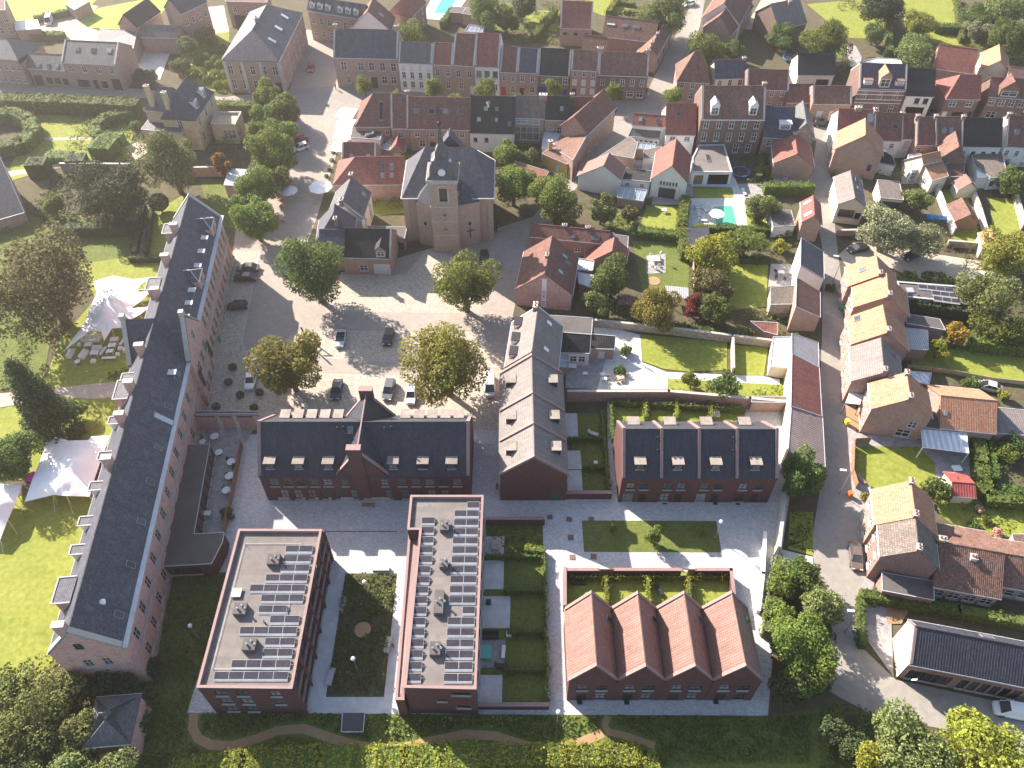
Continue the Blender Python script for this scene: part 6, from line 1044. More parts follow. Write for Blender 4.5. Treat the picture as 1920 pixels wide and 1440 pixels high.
H('cream house with taupe roof and wide dark window beside the willow', (1572, 383), (1564.5, 333), (1603.5, 376), 4.6, 'tile_taupe', 'cream_render', p=33, w={'L': [(1, 1.6, 3.2, 1.9, 'x', .15, .65), (1, 1.4, 1.2, 1.6, 'n', .72, .95)], 'F': [(3, 1.2, 1, 1.4, 'w')]}, sk=[('K', .8, .5, 1.5, .8), ('K', .5, .45, 1, 1)]); M('tan flat roofed glazed annex of the cream house', [(1645, 339, 3.2), (1685, 342, 3.2), (1693, 376, 3.2), (1651, 372, 3.2)], 'tile_grey', 'cream_render', w={2: [(1, .2, 4.6, 2.4, 'x')]})
S('yard', 'patio', [(1690, 300), (1720, 300), (1740, 345), (1690, 345)], .012)
# ---- left of the long road
def canopy(label, pts, roof, name='carport', post='timber', th=.1):
    P = [U((p[0], p[1]), p[2]) for p in pts]; rt = root(name, label, name.replace('_', ' '), Vector((P[0].x, P[0].y, 0))); 
    if roof == 'polycarb': paned_roof(rt, P, roof)
    else: r = MB(); r.prism(P, (0, 0, th)); r.build('roof', roof, rt)
    for p in P: k = MB(); k.box((p.x, p.y, 0), .12, .12, p.z); k.build('post', post, rt)
    return rt
H('brick gabled cottage with orange and brown roof beside the road', (1540, 420), (1537, 384), (1521, 409), 4.6, 'tile_red', 'brick_old', p=44, sk=[('K', .2, .5, .9, 1.8, 'white_paint'), ('K', .8, .5, .9, 1.8, 'white_paint')]); M('flat dark shed next to the brick cottage', [(1442, 397, 2.6), (1482, 396, 2.6), (1490, 424, 2.6), (1450, 426, 2.6)], 'bitumen', 'white_render', name='shed')
M('dark slate roofed house with tall white side wall by the road', [(1544, 524, 4.2), (1543, 474, 4.2), (1502, 448, 7), (1501, 498, 7)], 'slate', 'white_render', name='house', cat='house', w={0: [(2, 1, 1, 1.4, 'w')]}); M('mossy red roofed brick house by the road', [(1537, 596, 3.4), (1537, 549, 3.4), (1494, 522, 6), (1492, 576, 6)], 'tile_mossy', 'brick_old', name='house', cat='house'); M('grey roofed stone outhouse beside the mossy red roof', [(1445, 541, 3.6), (1493, 537, 4), (1490, 571, 3.2), (1445, 572, 2.8)], 'tile_grey', 'stone_wall', name='outhouse', cat='house')
M('ribbed grey roofed barn end by the road', [(1534, 690, 3.2), (1533, 644, 3.2), (1485, 627, 5.6), (1485, 664, 5.6)], 'corrugated', 'white_render', name='barn', cat='barn'); M('long red roofed barn with pale wall by the road', [(1540, 781, 3.2), (1535, 691, 3.2), (1485, 665, 5.6), (1483, 762, 5.6)], 'tile_red', 'cream_render', name='barn', cat='barn'); M('grey ribbed roofed barn beside the black roofed row', [(1546, 876, 3.1), (1541, 784, 3.1), (1484, 764, 5.4), (1478, 846, 5.4)], 'eternit', 'cream_render', name='barn', cat='barn')
M('white framed conservatory beside the ribbed barn end', [(1450, 634, 2.9), (1482, 634, 3.1), (1478, 690, 2.7), (1444, 688, 2.4)], 'polycarb', 'cream_render', name='conservatory'); M('flat mossy roofed outbuilding beside the conservatory', [(1410, 745, 2.4), (1475, 745, 2.4), (1475, 756, 2.4), (1410, 755, 2.4)], 'tile_grey', 'brick_old', name='shed')
wall_line('tall cream wall along the paved yard, running towards the road', [(1479, 850), (1466, 930), (1453, 1040)], 2.6, .4, 'cream_render'); wall_line('low white ramp wall beside the round trees', [(1432, 1005), (1428, 1080), (1420, 1148)], .9, .4, 'white_render', 'white_paint'); wall_line('long old brick wall between the paved lane and the lawns', [(1064, 752), (1250, 752), (1400, 765), (1472, 772)], 2.6, .4, 'brick_old')
wall_line('old brick wall running above the oval lawn', [(1112, 612), (1250, 626), (1370, 641), (1480, 655)], 1.7, .35, 'stone_wall'); wall_line('pale brick wall dividing the oval lawn from the small lawn', [(1371, 640), (1372, 700)], 1.6, .35, 'stone_wall'); wall_line('white wall between the narrow gardens below the orange lean-to', [(1750, 352), (1768, 400), (1785, 440)], 1.8, .3, 'white_render'); wall_line('white wall beside the dark garden shed', [(1812, 345), (1832, 400), (1850, 462)], 1.8, .3, 'white_render'); wall_line('old stone wall at the right edge beyond the narrow gardens', [(1884, 300), (1893, 350), (1915, 430)], 1.8, .4, 'stone_wall'); wall_line('old brick wall below the narrow gardens', [(1568, 442), (1640, 440)], 1.4, .4, 'brick_old'); wall_line('pale brick wall end beyond the willow', [(1775, 462), (1850, 468)], 1.5, .35, 'stone_wall')
# ---- houses right of the long road
V = [('orange roofed house with square rooflight, topmost of the road row', (1590, 537), (1586, 502), (1648, 516), 'tile_orange', [('F', .55, .5, 1.2, 1.2)], 5.5), ('orange roofed house with roof antenna, second of the road row', (1601, 576), (1599, 536), (1665, 556), 'tile_orange', [], 5.7), ('brightest orange roofed house, third of the road row', (1597, 645), (1590, 597), (1661.5, 616), 'tile_orange', [('F', .85, .25, 1.2, 1.2)], 5.5), ('rose taupe roofed house, fourth of the road row', (1597.5, 714), (1594, 653), (1656, 696), 'tile_taupe', [('K', .2, .3), ('K', .8, .3)], 5.5)]
for l, A, B, R, rf, sk, he in V: H(l, A, B, R, he, rf, 'brick_old', p=38, sk=sk, w={'F': [(2, 3.6, 1.0, 1.4, 'w'), (2, .9, 1.1, 1.5, 'w')]}, ch=[(.02, .1, .7)], group='house row right of the road', tmax=8)
H('detached brick house with orange roof and yellow forecourt', (1635, 766), (1630, 720), (1704, 741), (1613, 811), 'tile_orange', 'brick_old', p=38, w={'L': [(1, 3.0, 1.4, 1.4, 'w', .68, .88), (1, .6, 2.2, 1.7, 'w', .55, .85)], 'F': [(2, 4, 1.1, 1.5, 'w'), (2, 1, 1.1, 1.6, 'w')]}, ch=[(.03, 0, .6), (.97, 0, .6)], tmax=8)
canopy('white flat carport roof beside the detached house', [(1600, 714, 2.6), (1628, 714, 2.6), (1612, 759, 2.6), (1585, 756, 2.6)], 'white_paint'); S('forecourt', 'dirt_path', [(1586, 765), (1612, 765), (1615, 808), (1590, 800)], .02)
M('flat roofed annex with rooflight and solar panels behind the orange row', [(1681, 528, 3), (1796, 537, 3), (1804, 568, 3), (1690, 556, 3)], 'bitumen', 'brick_old', par=.15, parm='zinc', sk=[(1706, 545, 1.4, 1.4)])
for i, (x0, y0, x1, y1, n) in enumerate(((1722, 541, 1788, 549, 4), (1747, 553, 1796, 559, 3), (1750, 563, 1800, 570, 3))): solar_row(x0, y0, x1, y1, 3.0, n, 'solar rows on the low annex', ('back', 'middle', 'front')[i] + ' solar panel row on the low flat annex behind the orange houses')
M('narrow brick annex with dark flat roof and tiled edge', [(1697, 590, 3.4), (1760, 600, 3.4), (1771, 620, 3.2), (1700, 607, 3.4)], 'bitumen', 'brick_red'); M('ribbed grey flat roofed shed behind the rose taupe house', [(1689, 616, 3), (1738, 621, 3), (1739, 657, 2.8), (1691, 654, 2.8)], 'corrugated', 'brick_red', name='shed'); M('white corrugated lean-to behind the detached house', [(1700, 697, 2.6), (1745, 701, 2.4), (1740, 722, 2.2), (1722, 718, 2.4)], 'polycarb', 'brick_old', name='lean_to')
H('bright orange tiled barn with brick side beside the white pergola', (1764, 802), (1865, 812), (1762, 743), 3.4, 'tile_orange', 'brick_old', p=32, D=9.5, sk=[('F', .08, .45, .6, .9)], name='barn', cat='barn', tmax=9); M('taupe roofed shed at the right edge beside the orange barn', [(1866, 766, 3), (1935, 772, 3), (1935, 818, 2.6), (1869, 813, 2.6)], 'tile_taupe', 'brick_old', name='shed'); M('dark flat link between detached house and orange barn', [(1740, 772, 3), (1763, 775, 3), (1764, 806, 3), (1730, 802, 3)], 'bitumen', 'brick_old')
canopy('white slatted pergola roof on the brick terrace', [(1727, 806, 2.9), (1812, 812, 2.9), (1816, 850, 2.7), (1730, 839, 2.7)], 'polycarb', 'pergola', 'white_paint'); H('red corrugated garden shed by the clipped hedge', (1788, 929), (1827, 932), (1784, 905), 2.0, 'corrugated_red', 'cream_render', p=26, name='shed', cat='shed', D=4.4, tmax=4); S('terrace', 'patio', [(1600, 812), (1730, 822), (1816, 840), (1820, 900), (1780, 935), (1756, 912), (1752, 866), (1722, 838), (1600, 836)], .016)
H('orange roofed half of the double house by the parked car', (1641, 983), (1635.5, 920), (1715.5, 970), 6.0, 'tile_orange', 'brick_old', p=40, w={'F': [(2, 3.9, 1.2, 1.5, 'w'), (2, .9, 1.2, 1.6, 'w')]}, ch=[(.98, 0, .6), (.03, 0, .6)], tmax=8); H('grey brown roofed half of the double house by the parked car', (1652, 1042.5), (1647.5, 978), (1721, 1031), 6.2, 'tile_grey', 'brick_red', p=40, w={'F': [(2, 3.9, 1.2, 1.5, 'w'), (2, .9, 1.2, 1.6, 'w')], 'L': [(1, .2, 5.5, 2.2, 'n', .3, .8)]}, ch=[(.03, 0, .6)], tmax=8)
M('flat dark garage beside the double house gable', [(1654, 1075, 2.7), (1748, 1091, 2.7), (1749, 1126, 2.7), (1655, 1108, 2.7)], 'bitumen', 'brick_red', name='garage'); H('long red and brown tiled bungalow right of the double house', (1752, 1099), (1874, 1121), (1766, 1018), 3.2, 'tile_mossy', 'brick_old', p=30, ch=[(.55, -1.2, -.2, .8, .8, 'cream_render'), (.05, .3, .7, 1, .7, 'ochre_render')], w={'F': [(4, .8, 1.6, 1.4, 'w')]}, tmax=9.5); H('right end of the tiled bungalow with white window front', (1872, 1097), (1960, 1112), (1884, 1038), 3.2, 'tile_mossy', 'brick_old', p=30, w={'F': [(2, .8, 2.6, 1.4, 'w')]}, tmax=9); M('small mossy tiled lean-to behind the bungalow ridge', [(1798, 1000, 3), (1840, 1008, 3), (1848, 1032, 2.6), (1800, 1022, 2.8)], 'tile_mossy', 'brick_old', name='lean_to'); M('brown roofed shed at the right edge by the rockery', [(1898, 1004, 2.8), (1935, 1004, 2.8), (1935, 1040, 2.6), (1904, 1040, 2.6)], 'tile_mossy', 'white_render', name='shed')
rt, X, E_, g = H('dark tiled brick house with cream gable and roof balcony by the bend', (1706, 1244), (1809.5, 1264), (1718, 1176), 4.6, 'slate_new', 'brick_red', p=36, D=5.4, back=5.6, cop=('a', 'coping', .3, .05), w={'F': [(3, .5, 2.2, 2.4, 'x', .15, .85)]}, tmax=7)
q = MB(); q.face([X(-.04, 0, 0), X(-.04, 0, g['he']), X(-.04, g['t'], g['hr']), X(-.04, g['D'], 5.6), X(-.04, g['D'], 0)]); q.build('cream_gable', 'cream_render', rt)
H('dark tiled brick house at the right edge with tall slit windows', (1810, 1264), (1940, 1290), (1823, 1195), 4.6, 'slate_new', 'brick_red', p=36, D=5.4, back=5.6, w={'F': [(6, .4, 1.0, 2.6, 'n', .02, .95)]}, sk=[('K', .3, .5, 1.6, 1.2)], tmax=7)
# ---- between the square and the gardens
H('long low brown roofed cottage with two chimneys right of the church', (995, 443), (1140, 457), (997.5, 421), 3.8, 'tile_brown', 'brick_red', p=36, ch=[(.42, .2, .5), (.72, .2, .5)], sk=[('F', .55, .3, .8, .8), ('F', .8, .3, .8, .9), ('F', .86, .3, .8, .9)], w={'F': [(3, 1.0, 1.2, 1.0, 'w', .55, .95)]})
rt, X, E_, g = H('brick gabled house with brown roof and a painted white sign strip', (1072, 552), (1083, 483), (1021, 514), (1067, 583), 'tile_brown', 'brick_pink', p=40, sk=[('F', .75, .45, .8, 1.2), ('F', .65, .3, .8, 1.2), ('F', .3, .5, .8, 1.2)], ch=[(.45, .2, .5)], tmax=8)
q = MB(); q.prism([X(-.06, g['t'] + .45, .4), X(-.06, g['t'] - .45, .4), X(-.06, g['t'] - .45, g['hr'] - 1.2), X(-.06, g['t'] + .45, g['hr'] - 1.2)], g['ud'] * .04); o = q.build('sign_strip', 'white_paint', rt)
for i, chh in enumerate('OUR HO'):                          # worn vertical lettering, only partly legible in the view
    if chh == ' ': continue
    cu = bpy.data.curves.new('letter', 'FONT'); cu.body = chh; cu.size = .75; cu.extrude = .01; cu.align_x = 'CENTER'; tm = bpy.data.objects.new('tmp', cu); COL.objects.link(tm); bpy.context.view_layer.update(); me_ = bpy.data.meshes.new_from_object(tm.evaluated_get(bpy.context.evaluated_depsgraph_get())); bpy.data.objects.remove(tm); me_.materials.clear(); me_.materials.append(MATS['dark_paint']); t_ = obj('letter', me_, o)
    p = X(-.1, g['t'], 3.9 - i * .62) - parent_org(rt); t_.location = p; t_.rotation_euler = (R_(90), R_(0), math.atan2(g['ud'].x, -g['ud'].y) + math.pi)
H('small hipped red roofed wing behind the round green tree', (1173, 492), (1177, 468), (1133, 489), 3.0, 'tile_red', 'brick_old', p=38, D=8); M('pale corrugated canopy between the gabled house and the cottage', [(1083, 486, 2.8), (1113, 491, 2.8), (1110, 508, 2.6), (1080, 506, 2.6)], 'polycarb', 'brick_old', name='canopy'); M('small flat grey roofed annex at the cottage end', [(1150, 441, 3), (1177, 445, 3), (1176, 470, 3), (1148, 460, 3)], 'bitumen', 'brick_old'); solar_row(1139, 458, 1149, 459, 3.6, 1, None, 'single blue solar panel leaning at the end of the long cottage', 3.4)
canopy('two pitched solar panels forming a low shed roof beside the willow hedge', [(1287, 428, 2.4), (1329, 427, 2.6), (1332, 462, 2.6), (1291, 464, 2.4)], 'solar', 'shed_roof'); canopy('brown tiled open shelter behind the yellow green tree', [(1157, 556, 2.6), (1194, 557, 2.6), (1191, 573, 2.1), (1157, 571, 2.1)], 'tile_mossy', 'shelter'); canopy('grey corrugated carport roof on the lawn edge', [(1247, 536, 2.4), (1290, 540, 2.4), (1291, 561, 2.2), (1254, 557, 2.2)], 'corrugated', 'carport'); M('small red tiled ruin roof beside the copper tree', [(1408, 604, 2.4), (1457, 607, 2.4), (1456, 629, 1.8), (1432, 622, 1.8)], 'tile_red', 'brick_red', name='shed')
M('reddish flat tin roof on the garden shed behind the gabled house', [(1083, 512, 2.4), (1112, 518, 2.4), (1108, 540, 2.2), (1086, 532, 2.2)], 'zinc', 'timber', name='shed')
H('older grey brown roofed house joined to the three gabled houses', (1044, 697), (1053, 611), (993, 666), 6.4, 'tile_taupe', 'brick_old', p=44, sk=[('F', .82, .5, .9, 1.3, 'white_paint'), ('F', .25, .5, .9, 1.3, 'white_paint')], ch=[(.98, .4, .6, 1.4, .7)], cop=('e', 'zinc', .3, .1), dm=[('K', .85, .12, 1.8, 1.2, 'flat', 'n', 'dark_paint'), ('K', .5, .12, 1.8, 1.2, 'flat', 'n', 'dark_paint'), ('K', .2, .12, 1.8, 1.2, 'flat', 'n', 'dark_paint')], tmax=8)
M('flat black roofed block behind the white patio house', [(1031, 593, 3.8), (1110, 598, 3.8), (1108, 628, 3.8), (1056, 624, 3.8)], 'bitumen', 'brick_dark'); M('black tiled lean-to house with white patio wall', [(1056, 625, 5), (1107, 629, 5), (1105, 664, 3), (1052, 662, 3)], 'tile_black', 'white_render', name='house', cat='house', w={2: [(2, .8, 1.2, 1.5, 'w', .3, .9)]}); M('dark roofed garden store with white door', [(1108, 628, 3.6), (1153, 632, 3.6), (1151, 656, 2.5), (1107, 655, 2.5)], 'tile_black', 'brick_old', name='garden_store', w={2: [(1, .05, 1.2, 2.0, 'W', .3, .7)]}); M('blue glass lean-to beside the patio', [(1052, 664, 2.9), (1066, 667, 2.7), (1063, 688, 2.5), (1047, 687, 2.9)], 'roof_glass', 'brick_old', name='lean_to')
H('dark timber garden shed in the narrow garden', (1835, 415), (1818, 386), (1822, 399), 2.2, 'tile_mossy', 'timber', p=35, name='shed', cat='shed'); H('orange roofed garden house beyond the narrow gardens', (1842, 466), (1836, 438), (1862, 449), 2.4, 'tile_orange', 'cream_render', p=35, name='garden_house', cat='shed')
H('square brick pavilion with pyramid slate roof in the park corner', (160, 1399), (242, 1392), (176, 1340), 4.6, 'slate_grey', 'brick_pink', p=40, hip=(3.3, 3.3), name='pavilion', cat='building', gut='zinc', w={'E': [(1, 2, .8, 1, 'r')]}, tmax=5)
# ---- garden surfaces on the right half
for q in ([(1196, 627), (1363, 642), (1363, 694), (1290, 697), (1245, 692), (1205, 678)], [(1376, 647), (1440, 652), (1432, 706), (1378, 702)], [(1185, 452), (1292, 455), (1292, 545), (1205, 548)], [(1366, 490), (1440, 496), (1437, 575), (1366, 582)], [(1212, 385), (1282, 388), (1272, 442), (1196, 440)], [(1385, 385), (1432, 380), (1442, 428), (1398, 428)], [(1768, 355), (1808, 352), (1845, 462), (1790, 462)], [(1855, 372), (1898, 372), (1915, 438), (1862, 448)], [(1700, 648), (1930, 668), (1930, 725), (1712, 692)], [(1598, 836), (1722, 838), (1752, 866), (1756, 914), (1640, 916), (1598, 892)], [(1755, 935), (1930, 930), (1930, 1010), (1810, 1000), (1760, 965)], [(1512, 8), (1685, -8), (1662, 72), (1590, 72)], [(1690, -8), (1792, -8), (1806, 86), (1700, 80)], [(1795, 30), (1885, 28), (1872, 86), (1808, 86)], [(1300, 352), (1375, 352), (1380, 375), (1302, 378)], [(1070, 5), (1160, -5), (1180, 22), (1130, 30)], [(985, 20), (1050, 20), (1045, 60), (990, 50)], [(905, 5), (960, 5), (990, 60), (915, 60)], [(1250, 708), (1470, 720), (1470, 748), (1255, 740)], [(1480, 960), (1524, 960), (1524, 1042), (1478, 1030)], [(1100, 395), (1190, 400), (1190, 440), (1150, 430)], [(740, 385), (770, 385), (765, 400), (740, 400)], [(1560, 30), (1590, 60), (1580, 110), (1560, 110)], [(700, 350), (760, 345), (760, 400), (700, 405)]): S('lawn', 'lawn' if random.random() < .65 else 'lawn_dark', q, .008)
S('patio', 'slab_white', [(1112, 606), (1200, 628), (1204, 680), (1250, 698), (1430, 706), (1462, 712), (1462, 722), (1252, 710), (1252, 730), (1110, 730), (1140, 660), (1115, 640)], .014); S('patio', 'patio', [(1062, 660), (1140, 658), (1120, 730), (1060, 728)], .014)  # pale slabs painted for the sunlit part, grey slabs for the shaded part
S('pool_terrace', 'slab_white', [(1292, 372), (1395, 372), (1402, 428), (1288, 430)], .014); S('pool', 'pool_water', [(1337, 388), (1373, 386), (1382, 426), (1343, 427)], .03); S('pool_edge', 'white_render', [(1333, 385), (1376, 383), (1386, 429), (1339, 430)], .02)
S('pool', 'pool_blue', [(814, 25), (829, -4), (857, -4), (840, 26)], .03); S('pool_terrace', 'slab_white', [(790, 35), (812, -8), (880, -8), (846, 40)], .014)
S('pool_cover', 'patio', [(1586, 87), (1604, 86), (1616, 108), (1612, 124), (1594, 126)], .03); S('vegetable_bed', 'soil', [(1600, 72), (1662, 72), (1660, 108), (1622, 108)], .02)
S('car_park', 'gravel', [(1572, 478), (1598, 456), (1700, 468), (1850, 492), (1905, 520), (1860, 545), (1760, 535), (1690, 512), (1640, 490), (1590, 505)], .012); S('patio', 'patio', [(1445, 495), (1492, 497), (1490, 535), (1440, 538)], .014); S('patio', 'patio', [(1372, 345), (1430, 345), (1440, 372), (1375, 372)], .012); S('patio', 'paver_pale', [(1297, 322), (1372, 322), (1395, 372), (1380, 378), (1372, 352), (1297, 350)], .016); S('patio', 'patio', [(1212, 480), (1248, 476), (1248, 512), (1212, 514)], .016); S('forecourt', 'patio', [(1610, 1128), (1670, 1132), (1675, 1270), (1625, 1200)], .016); S('bark_bed', 'dirt_path', [(1660, 1136), (1705, 1142), (1690, 1170), (1664, 1170)], .02); S('patio', 'patio', [(1450, 330), (1525, 330), (1525, 345), (1450, 345)], .012); S('patio', 'patio', [(1225, 366), (1282, 368), (1275, 385), (1222, 384)], .012)
S('yard', 'patio', [(1160, 300), (1300, 300), (1300, 370), (1160, 372)], .002); S('yard', 'patio', [(640, 240), (760, 240), (760, 340), (640, 340)], .002)
S('path', 'slab_white', [(1462, 1030), (1524, 1045), (1524, 1080), (1470, 1050)], .02)
# ================================================================== TREES, HEDGES AND PLANTING
SQ = [(588, 502, 122, 'leaf_mid', 'large olive green tree shading the square beside the presbytery', 1.0), (873, 529, 110, 'leaf_bright', 'bright green tree in front of the church tower', .95), (837, 674, 138, 'leaf_yellow', 'big yellow green tree beside the white van on the square', 1.05), (540, 682, 118, 'leaf_yellow', 'autumn tinged tree near the black sculpture', .9)]
for x, y, w_, m, l, a in SQ: tree(x, y, w_ * 1.1, m, l, asp=a * 1.08, uniq=True, trunk=1.2, dens=1.35)
for i, (x, y, w_) in enumerate([(505, 180, 56), (533, 205, 62), (498, 222, 54), (530, 250, 56), (503, 283, 92), (486, 246, 48), (512, 335, 56), (483, 352, 76), (477, 410, 84), (455, 384, 46)]):
    tree(x, y, w_ * 1.04, 'leaf_bright', ('lime tree at the far end of the street row', 'lime tree of the street row nearest the town hall side', 'lime tree in the street row behind the second one', 'lime tree in the street row facing the parasols', 'largest lime tree of the street row beside the parked red car', 'small lime tree tucked behind the largest one', 'narrow lime tree in the street row near the terrace parasols', 'broad lime tree second from the near end of the street row', 'nearest lime tree of the street row beside the abbey end', 'small lime tree between the near limes and the pavilion')[i], asp=1.0, group='lime trees along the street', trunk=.8, dens=1.6)
for i, (x, y, w_) in enumerate([(683, 160, 38), (742, 178, 26), (813, 163, 42), (852, 184, 30), (910, 164, 42), (1038, 166, 38), (1148, 172, 38), (1261, 178, 38), (970, 183, 24)]):
    tree(x, y, w_, 'leaf_bright', 'small clipped street tree %s' % ('before the black roofed corner mansion', 'with only its tip above the corner house ridge', 'between the white townhouse and the orange red roof', 'peeping over the four rooflight house', 'before the white fronted red roofed house', 'before the blue carriage door', 'before the white shutters', 'at the lane corner below the steep hipped roof', 'peeping over the black roofed house')[i], asp=.95, group='clipped trees along the terrace', trunk=2.2)
PK = [(75, 522, 195, 'leaf_copper', 'huge copper brown beech beside the big white tent', 1.05, 'round'), (200, 362, 142, 'leaf_dark', 'dark spreading yew behind the abbey lawn', .7, 'round'), (318, 302, 105, 'leaf_olive', 'olive green tree hiding the villa front', 1.2, 'round'), (62, 742, 112, 'leaf_dark', 'tall dark conifer beside the gravel path', 1.9, 'cone'), (18, 858, 98, 'leaf_mid', 'round green tree at the left edge by the small tent', .95, 'round'), (97, 384, 42, 'leaf_bright', 'pale young tree left of the yew', 1.2, 'round'), (413, 308, 44, 'leaf_gold', 'golden yellow sapling by the park wall', 1.3, 'loose'), (297, 379, 36, 'leaf_dark', 'clipped dark yew ball beside the gravel walk', .85, 'clip'), (130, 770, 56, 'leaf_mid', 'leafy bush at the foot of the dark conifer', .7, 'round'), (385, 66, 36, 'leaf_olive', 'tree at the back of the boxwood garden', 1, 'round'), (352, 82, 38, 'leaf_olive', 'round tree at the left of the boxwood garden', 1, 'round'), (338, 122, 38, 'leaf_olive', 'pale round tree beside the white courtyard', 1, 'round'), (262, 140, 30, 'leaf_dark', 'dark round tree at the courtyard gate', 1, 'round'), (282, 142, 26, 'leaf_mid', 'second round tree at the courtyard gate', 1, 'round'), (20, 1300, 90, 'leaf_olive', 'pale leaved tree at the lawn edge, bottom left', .8, 'round')]
for x, y, w_, m, l, a, k in PK: tree(x, y, w_ * (1.06 if w_ > 60 else 1), m, l, asp=a, kind=k, uniq=w_ > 120, dens=1.35, trunk=.5 if w_ > 60 else None)
for i, (x, y, w_) in enumerate([(118, 1300, 120), (45, 1370, 150), (150, 1375, 120), (30, 1440, 140), (130, 1450, 130), (215, 1448, 110)]): tree(x, y, w_, 'leaf_olive', ('pale olive tree nearest the abbey corner', 'wide pale olive tree at the left edge of the shrubbery', 'pale olive tree beside the pavilion roof', 'pale olive tree in the bottom left corner', 'pale olive tree at the bottom edge below the shrubbery', 'pale olive tree below the pavilion at the bottom edge')[i], asp=.8, group='olive green trees in the park corner', trunk=.6)
for i, (x, y, w_) in enumerate([(190, 1268, 110), (235, 1300, 90), (262, 1350, 60), (285, 1250, 50)]): tree(x, y, w_, 'leaf_dark', ('dark evergreen under the abbey end gable', 'dark evergreen between abbey and pavilion', 'dark shrub right of the pavilion', 'ivy dark shrub on the abbey corner')[i], asp=.7, trunk=.2)
BX = [(398, 95, 20), (385, 108, 20), (405, 112, 20), (372, 112, 22), (392, 122, 18), (360, 135, 24), (377, 137, 22), (403, 140, 22), (422, 140, 20), (412, 122, 20), (345, 140, 20), (430, 118, 18), (418, 92, 18), (400, 78, 18), (388, 150, 18), (425, 158, 18), (408, 160, 18)]
for x, y, w_ in BX: bush(x, y, w_, 'leaf_bright', 'clipped boxwood ball in the garden left of the town hall', group='boxwood balls', kind='clip', asp=.9, name='boxwood', cat='boxwood')
GD = [(963, 345, 82, 'leaf_bright', 'leafy tree beside the alley right of the church', 1), (1043, 376, 98, 'leaf_bright', 'broad bright green tree above the long brown cottage', .85), (950, 288, 56, 'leaf_bright', 'round tree behind the church chancel', .9), (990, 296, 42, 'leaf_mid', 'small tree beside the ochre lean-to', .8), (1149, 522, 82, 'leaf_mid', 'round green tree beside the gabled sign house', .95), (1226, 582, 88, 'leaf_yellow', 'yellow green tree left of the corrugated carport', .9), (1120, 567, 54, 'leaf_olive', 'pale olive tree behind the gabled sign house', .9), (1343, 474, 92, 'leaf_lime', 'airy yellow green tree beside the solar shed', .85), (1336, 530, 66, 'leaf_copper', 'dark brown leaved tree in the middle gardens', .9), (1337, 575, 64, 'leaf_mid', 'glossy green tree below the brown leaved one', .95), (1300, 572, 36, 'leaf_red', 'red leaved shrub tree beside the carport', 1.3), (1400, 450, 68, 'leaf_bright', 'round bright tree below the swimming pool', .8), (1128, 392, 46, 'leaf_olive', 'upright olive tree in the walled garden', 1.2), (1178, 400, 36, 'leaf_copper', 'brownish fruit tree in the walled garden', .9), (1430, 388, 56, 'leaf_olive', 'pale tree right of the swimming pool', .9), (1358, 722, 62, 'leaf_mid', 'grey green fig tree against the long brick wall', .7), (1297, 712, 34, 'leaf_bright', 'young tree on the lawn edge', 1), (1505, 892, 78, 'leaf_mid', 'bushy tree between the long barn and the cream wall', 1.3),
  (1720, 372, 54, 'leaf_olive', 'olive tree behind the willow', .9), (1852, 562, 104, 'leaf_olive', 'large drooping olive green tree beside the solar annex', .9), (1885, 470, 92, 'leaf_yellow', 'yellow green tree at the right edge of the car park', .9), (1900, 340, 60, 'leaf_mid', 'garden tree at the right edge below the mossy house', .9), (1545, 76, 88, 'leaf_bright', 'big round green tree above the white outhouse', .9), (1246, 28, 92, 'leaf_olive', 'large olive tree above the farm range', .9), (1725, 42, 54, 'leaf_yellow', 'yellow green tree between the upper gardens', .95), (1716, 98, 78, 'leaf_olive', 'loose pinkish fruit tree above the ornate villa', .7), (1655, 14, 74, 'leaf_dark', 'dark tree at the top edge of the upper gardens', .8), (1328, 84, 66, 'leaf_bright', 'dense ivy on the barn end by the lane', .8), (768, 66, 58, 'leaf_bright', 'bright tree behind the terrace mansion', .8), (905, 22, 62, 'leaf_mid', 'conifer behind the blue pool', 1), (948, 36, 52, 'leaf_mid', 'garden tree above the slate blue roof', .9), (978, 14, 50, 'leaf_dark', 'dark garden tree at the top edge', .9), (1890, 68, 76, 'leaf_mid', 'leafy tree at the top right edge', .9), (1885, 18, 86, 'leaf_olive', 'big tree in the top right corner', .9), (1836, 54, 46, 'leaf_silver', 'silvery shrub tree on the top right lawn', .7), (1835, 30, 60, 'leaf_mid', 'round tree beside the silvery shrub', .8), (1795, 905, 30, 'leaf_mid', 'small tree by the red garden shed', .9), (1760, 920, 56, 'leaf_mid', 'dark shrub tree at the orange roof corner', .8), (1640, 60, 40, 'leaf_olive', 'small tree near the climbing frame', 1), (1375, 95, 40, 'leaf_mid', 'leafy tree beside the slate fronted house', .8), (1470, 68, 56, 'leaf_mid', 'row of dark conifers below the farm yard', .7), (1880, 620, 90, 'leaf_bright', 'bright laurel mass at the right edge', .6), (1760, 655, 40, 'leaf_lime', 'yellow green shrub behind the orange row', .8), (1795, 625, 50, 'leaf_gold', 'golden shrub beside the laurel mass', .9)]
for x, y, w_, m, l, a in GD: tree(x, y, w_ * 1.08, m, l, asp=a, dens=1.25, trunk=.5)
tree(1668, 424, 112, 'leaf_silver', 'wide silvery willow beside the car park', asp=.72, uniq=True, dens=1.3); tree(1725, 446, 84, 'leaf_silver', 'right half of the silvery willow thicket', asp=.65)
RT = [(1470, 1092, 64, 'leaf_bright'), (1507, 1075, 66, 'leaf_mid'), (1548, 1135, 88, 'leaf_olive'), (1462, 1150, 62, 'leaf_bright'), (1500, 1205, 124, 'leaf_bright'), (1522, 1262, 96, 'leaf_bright'), (1475, 1290, 70, 'leaf_dark')]
